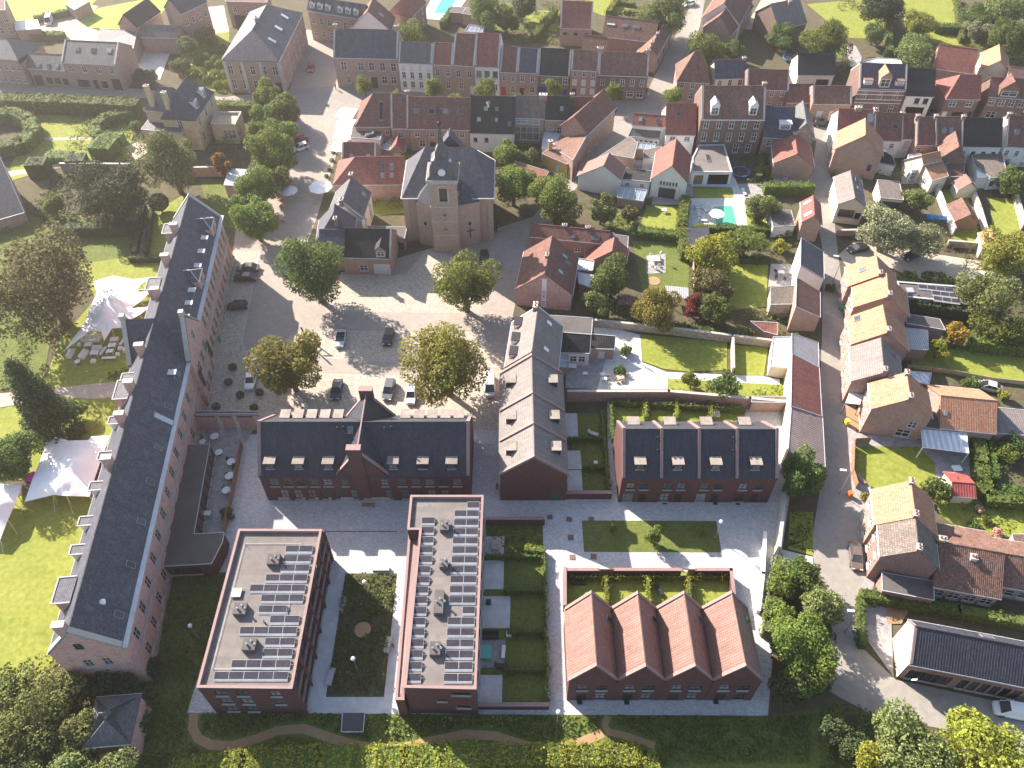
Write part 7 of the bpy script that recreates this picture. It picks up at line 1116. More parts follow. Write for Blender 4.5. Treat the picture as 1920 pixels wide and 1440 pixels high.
for i, (x, y, w_, m) in enumerate(RT): tree(x, y, w_, m, ('bright bush tree at the top of the clump beside the ramp wall', 'green tree in the clump nearest the cream wall end', 'pale olive tree of the clump leaning over the road', 'bright bushy tree beside the terracotta gables', 'largest feathery tree of the roadside clump', 'lower feathery tree of the roadside clump', 'shadowed tree at the foot of the roadside clump')[i], asp=1.0, dens=1.2, trunk=1.0)
for i, (x, y, w_, m) in enumerate([(1705, 1402, 155, 'leaf_olive'), (1845, 1412, 165, 'leaf_lime'), (1640, 1445, 110, 'leaf_lime'), (1765, 1450, 90, 'leaf_mid'), (1600, 1400, 70, 'leaf_dark'), (1560, 1375, 60, 'leaf_dark')]): tree(x, y, w_, m, ('broad olive tree at the bottom edge by the bend', 'large yellow green tree in the bottom right corner', 'yellow green tree at the bottom edge left of the bend', 'green tree between the two broad ones at the bottom right', 'dark tree in the shaded bottom hollow', 'dark bush beside the shaded bench hollow')[i], asp=.85, dens=1.25, uniq=w_ > 120)
for i, (x, y, w_) in enumerate([(1148, 990, 18), (1226, 1002, 34), (1317, 994, 16)]): tree(x, y, w_, 'leaf_bright', ('slim sapling at the left of the central lawn', 'bushy sapling in the middle of the central lawn', 'slim sapling at the right of the central lawn')[i], asp=1.5, group='saplings on the lawn')
for i, (x, y) in enumerate([(1708, 520), (1738, 518), (1768, 525), (1792, 530)]): bush(x, y, 30, 'leaf_mid', 'dark bush beside the car park, %s from the orange house' % ('first', 'second', 'third', 'fourth')[i], group='bushes along the car park')
BU = [(1620, 930, 20, 'leaf_lime', 'yellow flowering bush by the street lamp'), (1880, 740, 26, 'leaf_lime', 'yellow bush behind the brick wall at the right edge'), (1888, 1032, 18, 'leaf_lime', 'yellow shrub in the rockery'), (1826, 985, 28, 'leaf_mid', 'rounded green rockery shrub'), (1850, 975, 22, 'leaf_bright', 'bright leafy rockery shrub'), (1870, 1000, 26, 'flower', 'orange pink flowering rockery shrub'), (1838, 955, 20, 'flower', 'pink flowering shrub in the rockery'), (1160, 692, 26, 'leaf_mid', 'planted tub island on the patio'), (1175, 656, 28, 'leaf_mid', 'shrub at the garden store corner'), (1885, 850, 46, 'leaf_bright', 'conical clipped shrub in the topiary garden'), (1905, 930, 44, 'leaf_mid', 'round topiary shrub near the right edge'), (1840, 820, 40, 'leaf_bright', 'tall clipped shrub behind the pergola'), (1905, 835, 50, 'leaf_mid', 'topiary dome at the right edge'), (1820, 720, 40, 'leaf_mid', 'clipped laurel beside the silver car'), (1465, 462, 34, 'leaf_lime', 'stepped yellow topiary beside the road'), (1495, 640, 30, 'leaf_bright', 'bright shrub above the ribbed barn'), (1455, 300, 30, 'leaf_olive', 'shrub at the patio corner'), (1440, 320, 26, 'leaf_mid', 'low shrub by the patio'), (425, 960, 30, 'leaf_mid', 'green bush against the terrace screen'), (430, 250, 40, 'leaf_olive', 'shrub by the villa annex'), (275, 255, 34, 'leaf_mid', 'shrub beside the villa wing'), (255, 235, 26, 'leaf_mid', 'small shrub left of the villa'), (1420, 410, 30, 'leaf_bright', 'shrub on the pool lawn'), (760, 295, 28, 'leaf_olive', 'green bush behind the church'), (1560, 540, 22, 'leaf_mid', 'bush at the topmost orange house'), (1590, 590, 16, 'leaf_bright', 'climbing plant on the road row'), (1565, 330, 20, 'leaf_mid', 'creeper beside the corner gable'), (1085, 1140, 1, 'leaf_mid', '')]
for x, y, w_, m, l in BU[:-1]: bush(x, y, w_, m, l)
for i, (x, y) in enumerate([(436, 688), (428, 716), (450, 740), (405, 762), (476, 764), (486, 735), (432, 1, )][:6]): bush(x, y, 15, 'leaf_dark', 'clipped shrub tub on the cobbles, %s from the abbey banners' % ('first', 'second', 'fourth', 'third', 'sixth', 'fifth')[i], group='shrub tubs', kind='clip')
def hd(l, pts, wd, ht, m='leaf_mid', **k): hedge(pts, wd, ht, m, l, **k)
hd('tall clipped hedge between the street and the villa park', [(-30, 205), (120, 209), (262, 216)], 3.6, 3.6, 'leaf_olive', dens=9, size=.5); hd('clipped hedge between the villa and the town hall', [(405, 212), (482, 214)], 2.6, 3.0, 'leaf_olive', dens=9, size=.45)
hd('curved hedge ring around the sunken garden at the left edge', [(-20, 232), (30, 226), (62, 240), (70, 262), (48, 284), (0, 292)], 3.2, 3.0, 'leaf_olive', dens=9, size=.45); hd('curving hedge beside the villa lawn', [(250, 222), (205, 232), (182, 250), (190, 268), (232, 270)], 2.6, 2.6, 'leaf_olive', dens=9, size=.42); hd('rounded hedge mound on the villa lawn', [(188, 290), (215, 292)], 5, 3.4, 'leaf_mid', dens=9, size=.45)
hd('dark clipped yew block on the villa lawn', [(66, 327), (92, 326)], 3.8, 3.6, 'leaf_dark', dens=12); hd('second clipped yew block on the villa lawn', [(138, 317), (164, 316)], 3.4, 3.2, 'leaf_dark', dens=12); hd('low silvery planting between the two yew blocks', [(92, 300), (135, 300)], 3, 1.6, 'leaf_silver', dens=12)
hd('dark hedge behind the abbey lawn', [(112, 440), (258, 438)], 2.2, 2.4, 'leaf_dark'); hd('dark hedge along the gravel walk', [(255, 480), (262, 440), (272, 392)], 1.2, 1.6, 'leaf_dark'); hd('low dark hedge at the lawn corner', [(246, 491), (312, 490)], 1.0, 1.3, 'leaf_dark'); hd('dark hedge right of the gravel walk', [(276, 478), (286, 398)], 1.0, 1.3, 'leaf_dark')
hd('light green hedge climbing along the bottom edge of the view', [(330, 1462), (460, 1440), (600, 1432), (760, 1432), (900, 1424)], 3.4, 1.9, 'leaf_lime', dens=40, size=.3, ragged=.2); hd('rounded end of the light green hedge at the bottom edge', [(900, 1424), (1060, 1424), (1205, 1424), (1218, 1450)], 2.6, 2.0, 'leaf_lime', dens=40, size=.3, ragged=.2)
for i, x in enumerate((1208, 1266, 1330)): hd('narrow lime hedge between the back gardens of the black roofed row, %s from the lane' % ('first', 'second', 'third')[i], [(x, 758), (x + 2, 792)], .7, 1.7, 'leaf_lime', group='hedges between small gardens', dens=18, size=.26)
hd('hedge along the back of the black roofed row gardens', [(1150, 762), (1395, 775)], .6, 1.5, 'leaf_bright', dens=16, size=.28); hd('hedge at the lane side of the black roofed row gardens', [(1144, 760), (1148, 830)], .6, 1.5, 'leaf_bright', dens=16, size=.28)
for i, x in enumerate((1134, 1212, 1288)): hd('narrow lime hedge between the terracotta house gardens, %s from the lane' % ('first', 'second', 'third')[i], [(x, 1090), (x + 4, 1138)], .7, 1.6, 'leaf_lime', group='hedges between small gardens', dens=18, size=.26)
hd('climbing hedge against the wall behind the terracotta houses', [(1068, 1088), (1362, 1088)], .5, 1.3, 'leaf_lime', dens=18, size=.26)
for i, (y, x0) in enumerate(((1048, 910), (1112, 946), (1190, 952), (1260, 945))): hd('low hedge between the dark gardens beside the long block, %s from the courtyard' % ('first', 'second', 'third', 'last')[i], [(x0, y), (1018 + i, y)], .6, 1.2, 'leaf_mid', group='hedges between small gardens', dens=16, size=.28)
hd('hedge along the paved lane beside the long block gardens', [(1020, 1040), (1022, 1180), (1026, 1320)], .5, 1.4, 'leaf_bright', dens=16, size=.28); hd('lit ivy patch at the top of the dark gardens', [(985, 1035), (1018, 1038)], 1.2, 1.5, 'leaf_lime', dens=14)
for i, (y, x0) in enumerate(((828, 1064), (882, 1094))): hd('low hedge between the lawns of the three gabled houses, %s one' % ('upper', 'lower')[i], [(x0, y), (1130 + 6 * i, y)], .6, 1.2, 'leaf_mid', dens=14, size=.3)
hd('hedge along the lane beside the three house lawns', [(1128, 778), (1140, 925)], .7, 1.3, 'leaf_mid', dens=14, size=.3)
hd('tall hedge between the barbecue lawn and the pool', [(1283, 385), (1275, 440), (1283, 488)], 2.0, 2.6, 'leaf_bright', dens=12, size=.4); hd('hedge above the round dining set', [(1196, 442), (1270, 450)], 2.0, 1.9, 'leaf_bright', dens=12, size=.4); hd('trimmed hedge below the swimming pool', [(1300, 434), (1480, 440)], 1.4, 1.7, 'leaf_mid', dens=12, size=.36); hd('thick double hedge beside the road patio', [(1432, 362), (1520, 362)], 2.2, 2.4, 'leaf_bright', dens=12, size=.4)
hd('dark hedge below the round pool tree', [(1376, 492), (1440, 494)], 1.2, 1.5, 'leaf_dark'); hd('shrub border along the wall above the oval lawn', [(1180, 608), (1290, 622), (1365, 630)], 1.6, 1.4, 'leaf_mid', dens=12, size=.4); hd('tall laurel hedge behind the solar annex', [(1700, 580), (1760, 588), (1820, 600)], 2.2, 2.6, 'leaf_dark', dens=12, size=.4); hd('laurel hedge at the right edge below the golden shrub', [(1815, 650), (1930, 662)], 3.0, 2.6, 'leaf_bright', dens=11, size=.45)
hd('formal clipped hedge beside the brick terrace', [(1822, 812), (1832, 880), (1840, 935)], 2.2, 2.0, 'leaf_bright', dens=14, size=.35); hd('inner clipped hedge of the topiary garden', [(1850, 830), (1862, 905)], 1.0, 1.6, 'leaf_bright', dens=14, size=.35); hd('clipped hedge at the bottom of the topiary garden', [(1845, 942), (1930, 950)], 2.2, 2.0, 'leaf_mid', dens=12, size=.4)
hd('hedge along the garage drive and the double house yard', [(1612, 1122), (1680, 1134), (1790, 1152), (1935, 1178)], 1.6, 1.9, 'leaf_mid', dens=12, size=.38); hd('trimmed hedge beside the paved forecourt at the bend', [(1610, 1125), (1612, 1215)], 1.1, 1.5, 'leaf_mid', dens=14, size=.32); hd('ivy covered bank along the ramp wall', [(1462, 1062), (1448, 1130), (1440, 1195)], 2.2, 2.4, 'leaf_silver', dens=12, size=.4)
hd('tall hedge between the upper gardens', [(1662, 108), (1664, 30)], 1.6, 2.4, 'leaf_olive', dens=11, size=.42); hd('narrow hedge on the upper right lawn', [(1790, 0), (1800, 82)], 1.2, 1.8, 'leaf_olive', dens=11, size=.42); hd('square clipped hedge corner on the upper lawn', [(1752, 60), (1790, 62)], 2.4, 2.2, 'leaf_mid', dens=11, size=.42); hd('ragged hedge at the back of the top right lawn', [(1795, 26), (1880, 30)], 2.2, 1.8, 'leaf_olive', dens=11, size=.42)
for i, y in enumerate((8, 26)): hd('clipped hedge line in the farm garden, %s one' % ('upper', 'lower')[i], [(1150 + i * 20, y), (1190 + i * 30, y + 4)], 1.2, 1.2, 'leaf_lime', dens=10, size=.42)
hd('diagonal clipped hedge in the farm garden', [(1140, 30), (1162, -4)], 1.6, 1.8, 'leaf_lime', dens=10, size=.42); hd('hedge between the gardens behind the slate terrace', [(1000, 78), (1040, 30)], 2, 2.2, 'leaf_mid', dens=10, size=.45); hd('hedge behind the drive at the top left', [(68, 42), (145, 26)], 1.6, 1.8, 'leaf_olive', dens=9, size=.45); hd('hedge behind the low brick annex', [(50, 72), (120, 72)], 2.4, 1.6, 'leaf_olive', dens=9, size=.45); hd('ivy wall beside the blue pool', [(830, 55), (850, 28)], 1.6, 2.4, 'leaf_mid', dens=10, size=.45); hd('row of dark conifers below the sandy yard', [(1432, 66), (1495, 74)], 2.6, 3.2, 'leaf_dark', dens=10, size=.45); hd('hedge beside the silver trampoline', [(1420, 340), (1428, 300)], 1.4, 1.8, 'leaf_mid', dens=12, size=.38)
ground_cover([(648, 1078), (743, 1078), (719, 1304), (613, 1304)], .8, 'leaf_mid', 'mixed shrubs and perennials filling the courtyard bed', dens=26, size=.34, clump=1.1); ground_cover([(690, 1076), (744, 1078), (735, 1160), (700, 1150)], .7, 'leaf_olive', 'pale flowering perennials in the sunny corner of the courtyard bed', dens=14, size=.34)
ground_cover([(285, 1090), (428, 1080), (352, 1335), (500, 1338), (1440, 1345), (1525, 1340), (1515, 1430), (260, 1445), (258, 1300)], .55, 'leaf_mid', 'rough grass and weeds of the wild strip below the new houses', name='undergrowth', dens=24, size=.36, avoid=PATHS)
ground_cover([(500, 1342), (1100, 1345), (1200, 1362), (1100, 1362), (900, 1368), (760, 1382), (600, 1365), (520, 1360)], .8, 'leaf_olive', 'taller weeds between the blocks and the dirt path', name='undergrowth', dens=16, size=.36, avoid=PATHS, bare=.3)
ground_cover([(910, 990), (1016, 990), (1018, 1034), (950, 1036)], .9, 'leaf_mid', 'dark shrub bed behind the long block', dens=14, size=.4); ground_cover([(1482, 962), (1522, 962), (1522, 1036), (1480, 1026)], .5, 'leaf_dark', 'low plants in the walled verge beside the road', dens=14, size=.35); ground_cover([(1790, 940), (1900, 960), (1900, 1030), (1830, 1000)], .6, 'leaf_bright', 'mixed rockery planting at the right edge', dens=10, size=.35); ground_cover([(205, 700), (250, 690), (245, 715), (203, 718)], .6, 'leaf_dark', 'dark planting bed beside the abbey garden door', dens=16)
ground_cover([(-40, 1260), (110, 1225), (250, 1290), (260, 1450), (-40, 1460)], 2.2, 'leaf_olive', 'dense shrubbery filling the park corner', name='undergrowth', dens=9, size=.5); ground_cover([(100, 330), (255, 330), (260, 436), (110, 440), (60, 400)], 1.4, 'leaf_dark', 'shadowy shrubs under the spreading yew', name='undergrowth', dens=8, size=.5); ground_cover([(1470, 1060), (1530, 1070), (1570, 1200), (1560, 1300), (1445, 1330), (1445, 1200)], 1.2, 'leaf_mid', 'bushes filling the roadside bank', name='undergrowth', dens=12, size=.45)
ground_cover([(1530, 1330), (1590, 1320), (1700, 1370), (1920, 1440), (1530, 1450)], 1.3, 'leaf_mid', 'bushes of the bottom hollow by the bend', name='undergrowth', dens=10, size=.5)
for i, q in enumerate([[(1090, 385), (1200, 395), (1195, 445), (1150, 440)], [(1100, 560), (1200, 565), (1250, 600), (1120, 605)], [(1290, 470), (1370, 470), (1375, 625), (1290, 605)], [(1375, 580), (1480, 590), (1480, 640), (1375, 630)], [(1420, 430), (1500, 430), (1490, 500), (1430, 490)], [(1650, 400), (1770, 410), (1790, 470), (1650, 455)], [(1800, 470), (1930, 480), (1930, 620), (1810, 590)], [(1700, 610), (1930, 640), (1930, 670), (1710, 660)], [(1830, 820), (1930, 830), (1930, 930), (1850, 920)], [(1560, 0), (1700, -10), (1690, 20), (1570, 20)], [(1690, 80), (1760, 85), (1750, 125), (1660, 115)], [(1800, 85), (1930, 95), (1930, 150), (1830, 95)], [(880, 5), (1060, 5), (1050, 90), (940, 80)], [(1130, 25), (1290, 20), (1260, 60), (1140, 35)], [(1295, 90), (1340, 100), (1335, 140), (1300, 130)], [(920, 265), (1020, 265), (1010, 340), (940, 400)], [(690, 345), (765, 340), (765, 395), (700, 395)], [(1560, 320), (1700, 330), (1700, 345), (1560, 340)], [(1400, 280), (1460, 290), (1445, 360), (1390, 340)], [(1250, 712), (1470, 722), (1468, 745), (1255, 738)], [(1880, 300), (1930, 310), (1930, 440), (1900, 380)], [(1580, 110), (1600, 115), (1590, 160), (1565, 150)], [(140, 210), (260, 220), (260, 320), (120, 312)], [(0, 390), (110, 380), (130, 440), (0, 470)], [(0, 590), (100, 620), (80, 730), (0, 735)], [(390, 250), (470, 250), (450, 320), (390, 315)]]):
    ground_cover(q, 1.1, ('leaf_mid', 'leaf_olive', 'leaf_mid', 'leaf_bright')[i % 4], 'mixed garden shrubs and weeds of plot %s' % ('behind the walled garden', 'behind the sign house', 'around the copper tree', 'beside the red ruin roof', 'beside the road topiary', 'under the willow', 'beyond the car park', 'behind the orange row', 'of the topiary garden', 'at the top edge', 'above the ornate villa', 'at the upper right', 'behind the slate terrace', 'of the farm garden', 'at the lane corner', 'behind the church', 'of the presbytery garden', 'beside the corner gable', 'beside the trampoline', 'along the long brick wall', 'at the right edge gardens', 'behind the workshop', 'of the villa lawn edge', 'by the weathered slate roof', 'under the copper beech', 'of the villa yard')[i], name='undergrowth', dens=11, size=.42, bare=.2)
# ================================================================== VEHICLES
CR = [(638, 634, 634, 660, 'open', 'silver', 'silver convertible with black open cabin on the cobbled square'), (728, 632, 722, 655, 'hatch', 'black', 'black hatchback parked on the cobbled square beside the tree shadow'), (631, 730, 627, 752, 'car', 'navy', 'dark blue car in the front row left of the schoolhouse chimney'), (729, 731, 724, 752, 'suv', 'grey', 'grey estate car in the middle of the front row'), (771, 738, 769, 758, 'car', 'silver', 'pale silver car beside the yellow green tree'), (918, 722, 919, 745, 'van', 'white', 'white van at the edge of the square'), (470, 711, 466, 730, 'car', 'white', 'white car by the cobbles near the abbey banners'), (464, 502, 440, 502, 'car', 'grey', 'grey car parked nose in at the abbey front, farther one'), (459, 520, 436, 520, 'car', 'black', 'black car parked nose in at the abbey front, nearer one'), (444, 573, 425, 574, 'hatch', 'black', 'small black car alone at the abbey front'), (562, 264, 545, 270, 'hatch', 'red', 'dark red car parked under the largest lime tree'), (563, 276, 546, 281, 'hatch', 'white', 'small white car parked beside the dark red one'), (583, 127, 581, 140, 'hatch', 'red', 'red car driving down the street by the town hall'), (915, 427, 935, 427, 'car', 'black', 'dark car in the church shadow by the alley'), (908, 486, 908, 505, 'suv', 'black', 'black car parked behind the bright green tree'), (1541, 231, 1560, 232, 'hatch', 'black', 'black hatchback in front of the workshop doors'), (1609, 465, 1590, 470, 'car', 'black', 'black car at the car park entrance'), (1710, 478, 1695, 486, 'hatch', 'navy', 'dark blue car in the shade of the willow'), (1836, 518, 1815, 520, 'car', 'silver', 'silver car at the far end of the car park'), (1605, 1043, 1608, 1068, 'car', 'brown', 'bronze grey car parked by the double house'), (1902, 1333, 1862, 1325, 'van', 'white', 'white van cut off at the right edge by the bend'), (1853, 724, 1838, 720, 'car', 'silver', 'silver car behind the clipped laurel'), (92, 38, 88, 50, 'van', 'white', 'white van on the gravel drive at the top left'), (1292, 6, 1280, 10, 'car', 'white', 'white car at the top end of the lane'), (1748, 216, 1746, 228, 'car', 'navy', 'dark car in the gap beside the white shop house')]
for c in CR: car(*c)
# ================================================================== TENTS, FURNITURE AND SMALL THINGS
tent('large white stretch tent with scalloped openings beside the abbey', [(174, 528, 2.2), (212, 517, 3.4), (250, 524, 2.6), (288, 519, .6), (263, 533, 2.6), (254, 548, 2.8), (284, 546, 2.0), (262, 566, 2.8), (246, 578, 2.8), (283, 574, 1.6), (262, 590, 2.6), (240, 602, 2.6), (268, 606, 1.4), (236, 614, 2.4), (210, 616, 2.4), (195, 640, .4), (190, 622, 2.2), (170, 620, 2.3), (122, 656, .3), (157, 608, 2.2), (168, 578, 2.4), (182, 548, 2.6)], [(210, 530, 5), (200, 552, 5.2), (190, 580, 4.5), (225, 560, 4.2)])
tent('white stretch tent on the lawn with tree shadows on it', [(88, 825, 2.5), (117, 821, 2.8), (127, 826, 2.6), (165, 825, 2.6), (172, 818, 2.2), (205, 817, 2.3), (190, 860, 2.6), (175, 905, 2.4), (168, 931, 2.0), (125, 930, 2.6), (100, 928, 2.2), (46, 941, 1.8), (60, 900, 2.6), (75, 865, 2.6)], [(135, 860, 4.5), (110, 898, 4.2)])
tent('white stretch tent cut off by the left edge of the view', [(-35, 905, 2.4), (12, 908, 2.6), (42, 909, 2.2), (28, 945, 2.4), (15, 975, 2.0), (0, 1012, 1.5), (-35, 1000, 2.0)], [(-5, 940, 4)])
FN = [('sofa', 170, 634, 'long white lounge sofa at the tent mouth', 0, 1.6), ('cube', 148, 645, 'white cube stool at the left of the lounge', .1, .8), ('table', 166, 648, 'white low table with a dark bowl', .1, 1.1), ('sofa', 182, 653, 'white sofa in the middle of the lounge', .05, .8), ('sofa', 132, 663, 'white double sofa at the left end of the lounge', 1.5, .9), ('sofa', 157, 664, 'white daybed with grey cushions', 1.4, 1.0), ('table', 178, 663, 'white coffee table beside the daybed', 0, 1.2), ('cube', 174, 676, 'white cube stool nearest the bare lawn', 0, 1.1), ('bench', 193, 658, 'white divider bench in the lounge', 1.35, 1.0), ('table', 215, 638, 'white table with grey inlay in the upper row', .1, 1.2), ('bench', 229, 641, 'white bench right of the upper tables', 1.4, .8), ('table', 211, 649, 'white table in the middle row of the lounge', .1, 1.1), ('cube', 225, 652, 'white cube stool in the middle row', .1, 1.1), ('table', 207, 660, 'white square table in the lower row', .1, 1.0), ('cube', 220, 663, 'white cube stool in the lower row', .1, .9), ('sofa', 240, 652, 'white daybed nearest the abbey wall', 1.35, 1.0), ('bench', 204, 671, 'white low bench closing the lounge', .05, 1.2), ('round', 146, 680, 'white round table standing alone on the lawn', 0, .9), ('sofa', 268, 548, 'white sofa seen through the upper tent opening', 0, .9), ('round', 251, 587, 'white round table seen through the lower tent opening', 0, 1.1), ('sofa', 134, 812, 'brown wicker sofa behind the lawn tent', 1.4, .8), ('table', 150, 806, 'wicker table with bowl behind the lawn tent', .1, 1.0), ('cube', 163, 806, 'wicker stool behind the lawn tent', .1, 1.0)]
for k, x, y, l, rz, s in FN: furn(k, x, y, l, 'lounge furniture by the tents', rz, 'timber' if 'wicker' in l else 'cushion', s)
for i, (x, y, s) in enumerate([(403, 820, 1.25), (381, 830, 1.0), (411, 850, 1.1), (434, 868, 1.2), (431, 894, 1.3), (425, 921, 1.2)]): furn('round', x, y, 'white round table on the restaurant terrace, %s' % ('largest one by the link wall', 'beside the abbey wall', 'at the planter corner', 'first along the timber screen', 'second along the timber screen', 'third along the timber screen')[i], 'terrace tables', 0, 'white_paint', s)
furn('table', 389, 964, 'white square table in the narrow restaurant yard', None, 0, 'white_paint', .9)
for i, (x, y) in enumerate([(438, 875), (428, 862), (437, 901), (425, 888), (431, 928), (419, 915)]): furn('chair', x, y, 'dark chair at the terrace tables along the timber screen', 'terrace chairs', i * 1.1, 'dark_paint')
for x, y, l, s in ((642, 1132, 'pale stone bench at the upper left side of the courtyard bed', 1.1), (620, 1268, 'pale stone bench at the lower left side of the courtyard bed', 1.1), (727, 1209, 'pale stone bench with a seated person', 1.1)): furn('block', x, y, l, 'stone benches', 1.42, 'concrete', s)
furn('block', 714, 1066, 'pale stone bench at the top of the courtyard bed', 'stone benches', 0, 'concrete', 1.2); furn('bench', 691, 946, 'dark bench against the schoolhouse front', None, 0, 'timber')
for i, (x, y, m) in enumerate([(650, 208, 'tent'), (647, 228, 'tent'), (644, 248, 'tent'), (638, 271, 'tent')]): parasol(x, y, 3.0, m, 'big square white parasol on the cafe terrace, %s from the corner house' % ('first', 'second', 'third', 'fourth')[i], 3.0, 'cafe parasols', n=4)
parasol(600, 347, 2.6, 'tent', 'round cream parasol in the street near the presbytery', 2.6); parasol(540, 354, 2.0, 'cushion', 'pale parasol under the lime trees', 2.5); parasol(1345, 397, 1.7, 'cushion', 'beige parasol beside the swimming pool', 2.4); parasol(1241, 470, .35, 'cushion', 'closed white parasol by the garden dining set', 2.6); parasol(56, 890, 1.0, 'p_magenta', 'magenta parasol beside the lawn tent', 2.2); parasol(1398, 372, .4, 'cushion', 'closed parasol at the pool corner', 2.4)
for i, (x, y) in enumerate([(522, 372), (528, 388), (520, 405), (530, 415), (545, 340), (536, 330)]): furn('chair', x, y, 'red cafe chair under the lime trees', 'cafe chairs under the limes', i * .9, 'p_cloth_red')
for i, (x, y) in enumerate([(622, 300), (618, 318), (612, 330), (625, 285), (606, 345)]): bush(x, y, 8, 'leaf_dark', 'small dark shrub tub marking the cafe terrace edge', group='cafe terrace tubs', kind='clip')
furn('table', 1228, 487, 'white dining table on the garden patio', None, 0, 'white_paint', 1.5); [furn('chair', x, y, 'white garden chair around the dining table', 'garden dining chairs', i, 'white_paint') for i, (x, y) in enumerate([(1220, 480), (1237, 482), (1222, 496), (1236, 497), (1229, 502)])]
furn('lounger', 1310, 400, 'white sun lounger at the left of the pool terrace', 'pool loungers', 0, 'cushion'); furn('lounger', 1322, 392, 'white sun lounger beside the beige parasol', 'pool loungers', .3, 'cushion'); furn('sofa', 1312, 388, 'white cushioned pool sofa', None, .2, 'cushion'); furn('lounger', 1318, 412, 'white sun lounger at the near pool corner', 'pool loungers', 1.4, 'cushion'); furn('table', 1245, 395, 'white garden table on the barbecue lawn', None, 0, 'white_paint', .9); furn('lounger', 1395, 360, 'white lounger on the lawn behind the pool', None, .2, 'white_paint')
furn('table', 1130, 703, 'white patio table by the planter island', None, .4, 'white_paint', .8); furn('table', 1097, 702, 'small white table on the dark patio', None, 0, 'white_paint', .7); furn('table', 1073, 688, 'long white bench table by the patio wall', None, 0, 'white_paint', 1.2); furn('table', 1133, 712, 'square white table at the patio edge', None, .1, 'white_paint', .7); furn('table', 1163, 709, 'round dining table beside the planter island', None, .3, 'timber_pale', 1.1)
[furn('chair', x, y, 'wooden chair at the planter island', 'patio chairs', i * 1.2, 'timber_pale') for i, (x, y) in enumerate([(1140, 708), (1155, 713), (1170, 714), (1174, 702)])]
furn('table', 1464, 512, 'white table on the roadside terrace', None, 0, 'white_paint', 1.0); [furn('chair', x, y, 'dark chair on the roadside terrace', 'roadside terrace chairs', i, 'dark_paint') for i, (x, y) in enumerate([(1456, 520), (1472, 522), (1455, 508)])]
furn('table', 929, 1023, 'timber picnic table on the first small patio', None, 1.57, 'timber_pale', 1.3); furn('table', 912, 1224, 'turquoise garden table on the cluttered patio', None, 1.57, 'p_turquoise', 1.5); furn('sofa', 920, 1190, 'dark outdoor sofa at the edge of the cluttered patio', None, 0, 'dark_paint', 1.1); furn('bench', 944, 1222, 'white bench on the cluttered patio', None, 1.5, 'white_paint', .9); furn('lounger', 940, 1248, 'covered grill trolley on the cluttered patio', None, 1.5, 'dark_paint'); furn('cube', 954, 1188, 'white storage box on the small lawn', None, 0, 'white_paint', 1.0); furn('cube', 916, 1128, 'dark fire bowl stand on the white patio', None, 0, 'dark_paint', 1.0)
furn('lounger', 1236, 1106, 'dark sun lounger on the terracotta house lawn', None, .5, 'dark_paint'); furn('sofa', 1085, 1090, 'dark outdoor sofa with white cover behind the terracotta gables', None, 0, 'dark_paint', 1.0); furn('lounger', 1112, 812, 'grey lounger on the dark lawn of the three houses', None, 1.2, 'concrete'); furn('cube', 1117, 867, 'pale green box on the dark lawn', None, 0, 'cushion', .9); furn('lounger', 1615, 898, 'pink striped deck chair on the big lawn', None, .4, 'coping'); furn('table', 1793, 880, 'white garden table on the brick terrace', None, .1, 'white_paint', 1.2); furn('table', 1788, 734, 'white garden dining table behind the orange barn', None, .3, 'white_paint', 1.0); furn('sofa', 1340, 777, 'white sofa on the lawn behind the black roofed row', None, .1, 'cushion', .8)
trampoline(1480, 108, 'blue rimmed trampoline beside the white outhouse', 1.7); trampoline(1389, 322, 'silver grey trampoline beside the garden room', 2.0)
def lamp_at(x, y, l, h=4.2, kind='ball', arm=(0, 0), group=None): g = U((x, y), h + .22); q = Q((g.x, g.y, 0)); return lamp_post(q[0], q[1], l, h, kind, arm, group)
for x, y, l in ((1352, 978, 'globe lamp at the corner of the central lawn'), (1047, 1335, 'globe lamp at the foot of the paved lane'), (683, 1091, 'globe lamp in the sunny part of the courtyard bed'), (662, 1235, 'globe lamp in the shaded part of the courtyard bed'), (356, 1173, 'globe lamp in the rough grass beside the abbey')): lamp_at(x, y, l, group='globe lamps')
for x, y, l, a in ((1580, 482, 'street lamp with arm at the car park corner', (-.9, .2)), (1597, 883, 'street lamp with arm beside the big lawn', (-1.0, .1)), (1612, 1147, 'street lamp with arm in the forecourt hedge', (-.9, .1)), (686, 1, '', None)):
    if a: lamp_at(x, y, l, 6.0, 'arm', a, 'road lamps')
def sheetsq(name, x, y, s, m, z=.02, n=4): a = U((x, y)); S(name, m, [Q((a.x + s * 1.414 * math.cos(2 * math.pi * (i + .5) / n), a.y + s * 1.414 * math.sin(2 * math.pi * (i + .5) / n), 0)) for i in range(n)], z)
for x, y in ((1031, 970), (1067, 974), (1108, 974), (1070, 1008), (1110, 1009), (1073, 1045), (1113, 1044)): sheetsq('cover_plate', x, y, .42, 'brick_dark')
for x, y in ((1246, 943), (1341, 944), (1383, 944), (1087, 1317), (1175, 1317), (1342, 1316)): sheetsq('door_mat', x, y, .32, 'dark_paint')
sheetsq('sand_spot', 681, 1184, .8, 'dirt_path', .5, 20); sheetsq('fire_pit', 1226, 527, .9, 'dirt_path', .02, 20)
M('white framed cellar hatch with dark panel below the courtyard', [(644, 1338, .8), (683, 1338, .8), (680, 1372, .5), (642, 1372, .5)], 'solar', 'white_paint', name='cellar_hatch', cat='hatch')
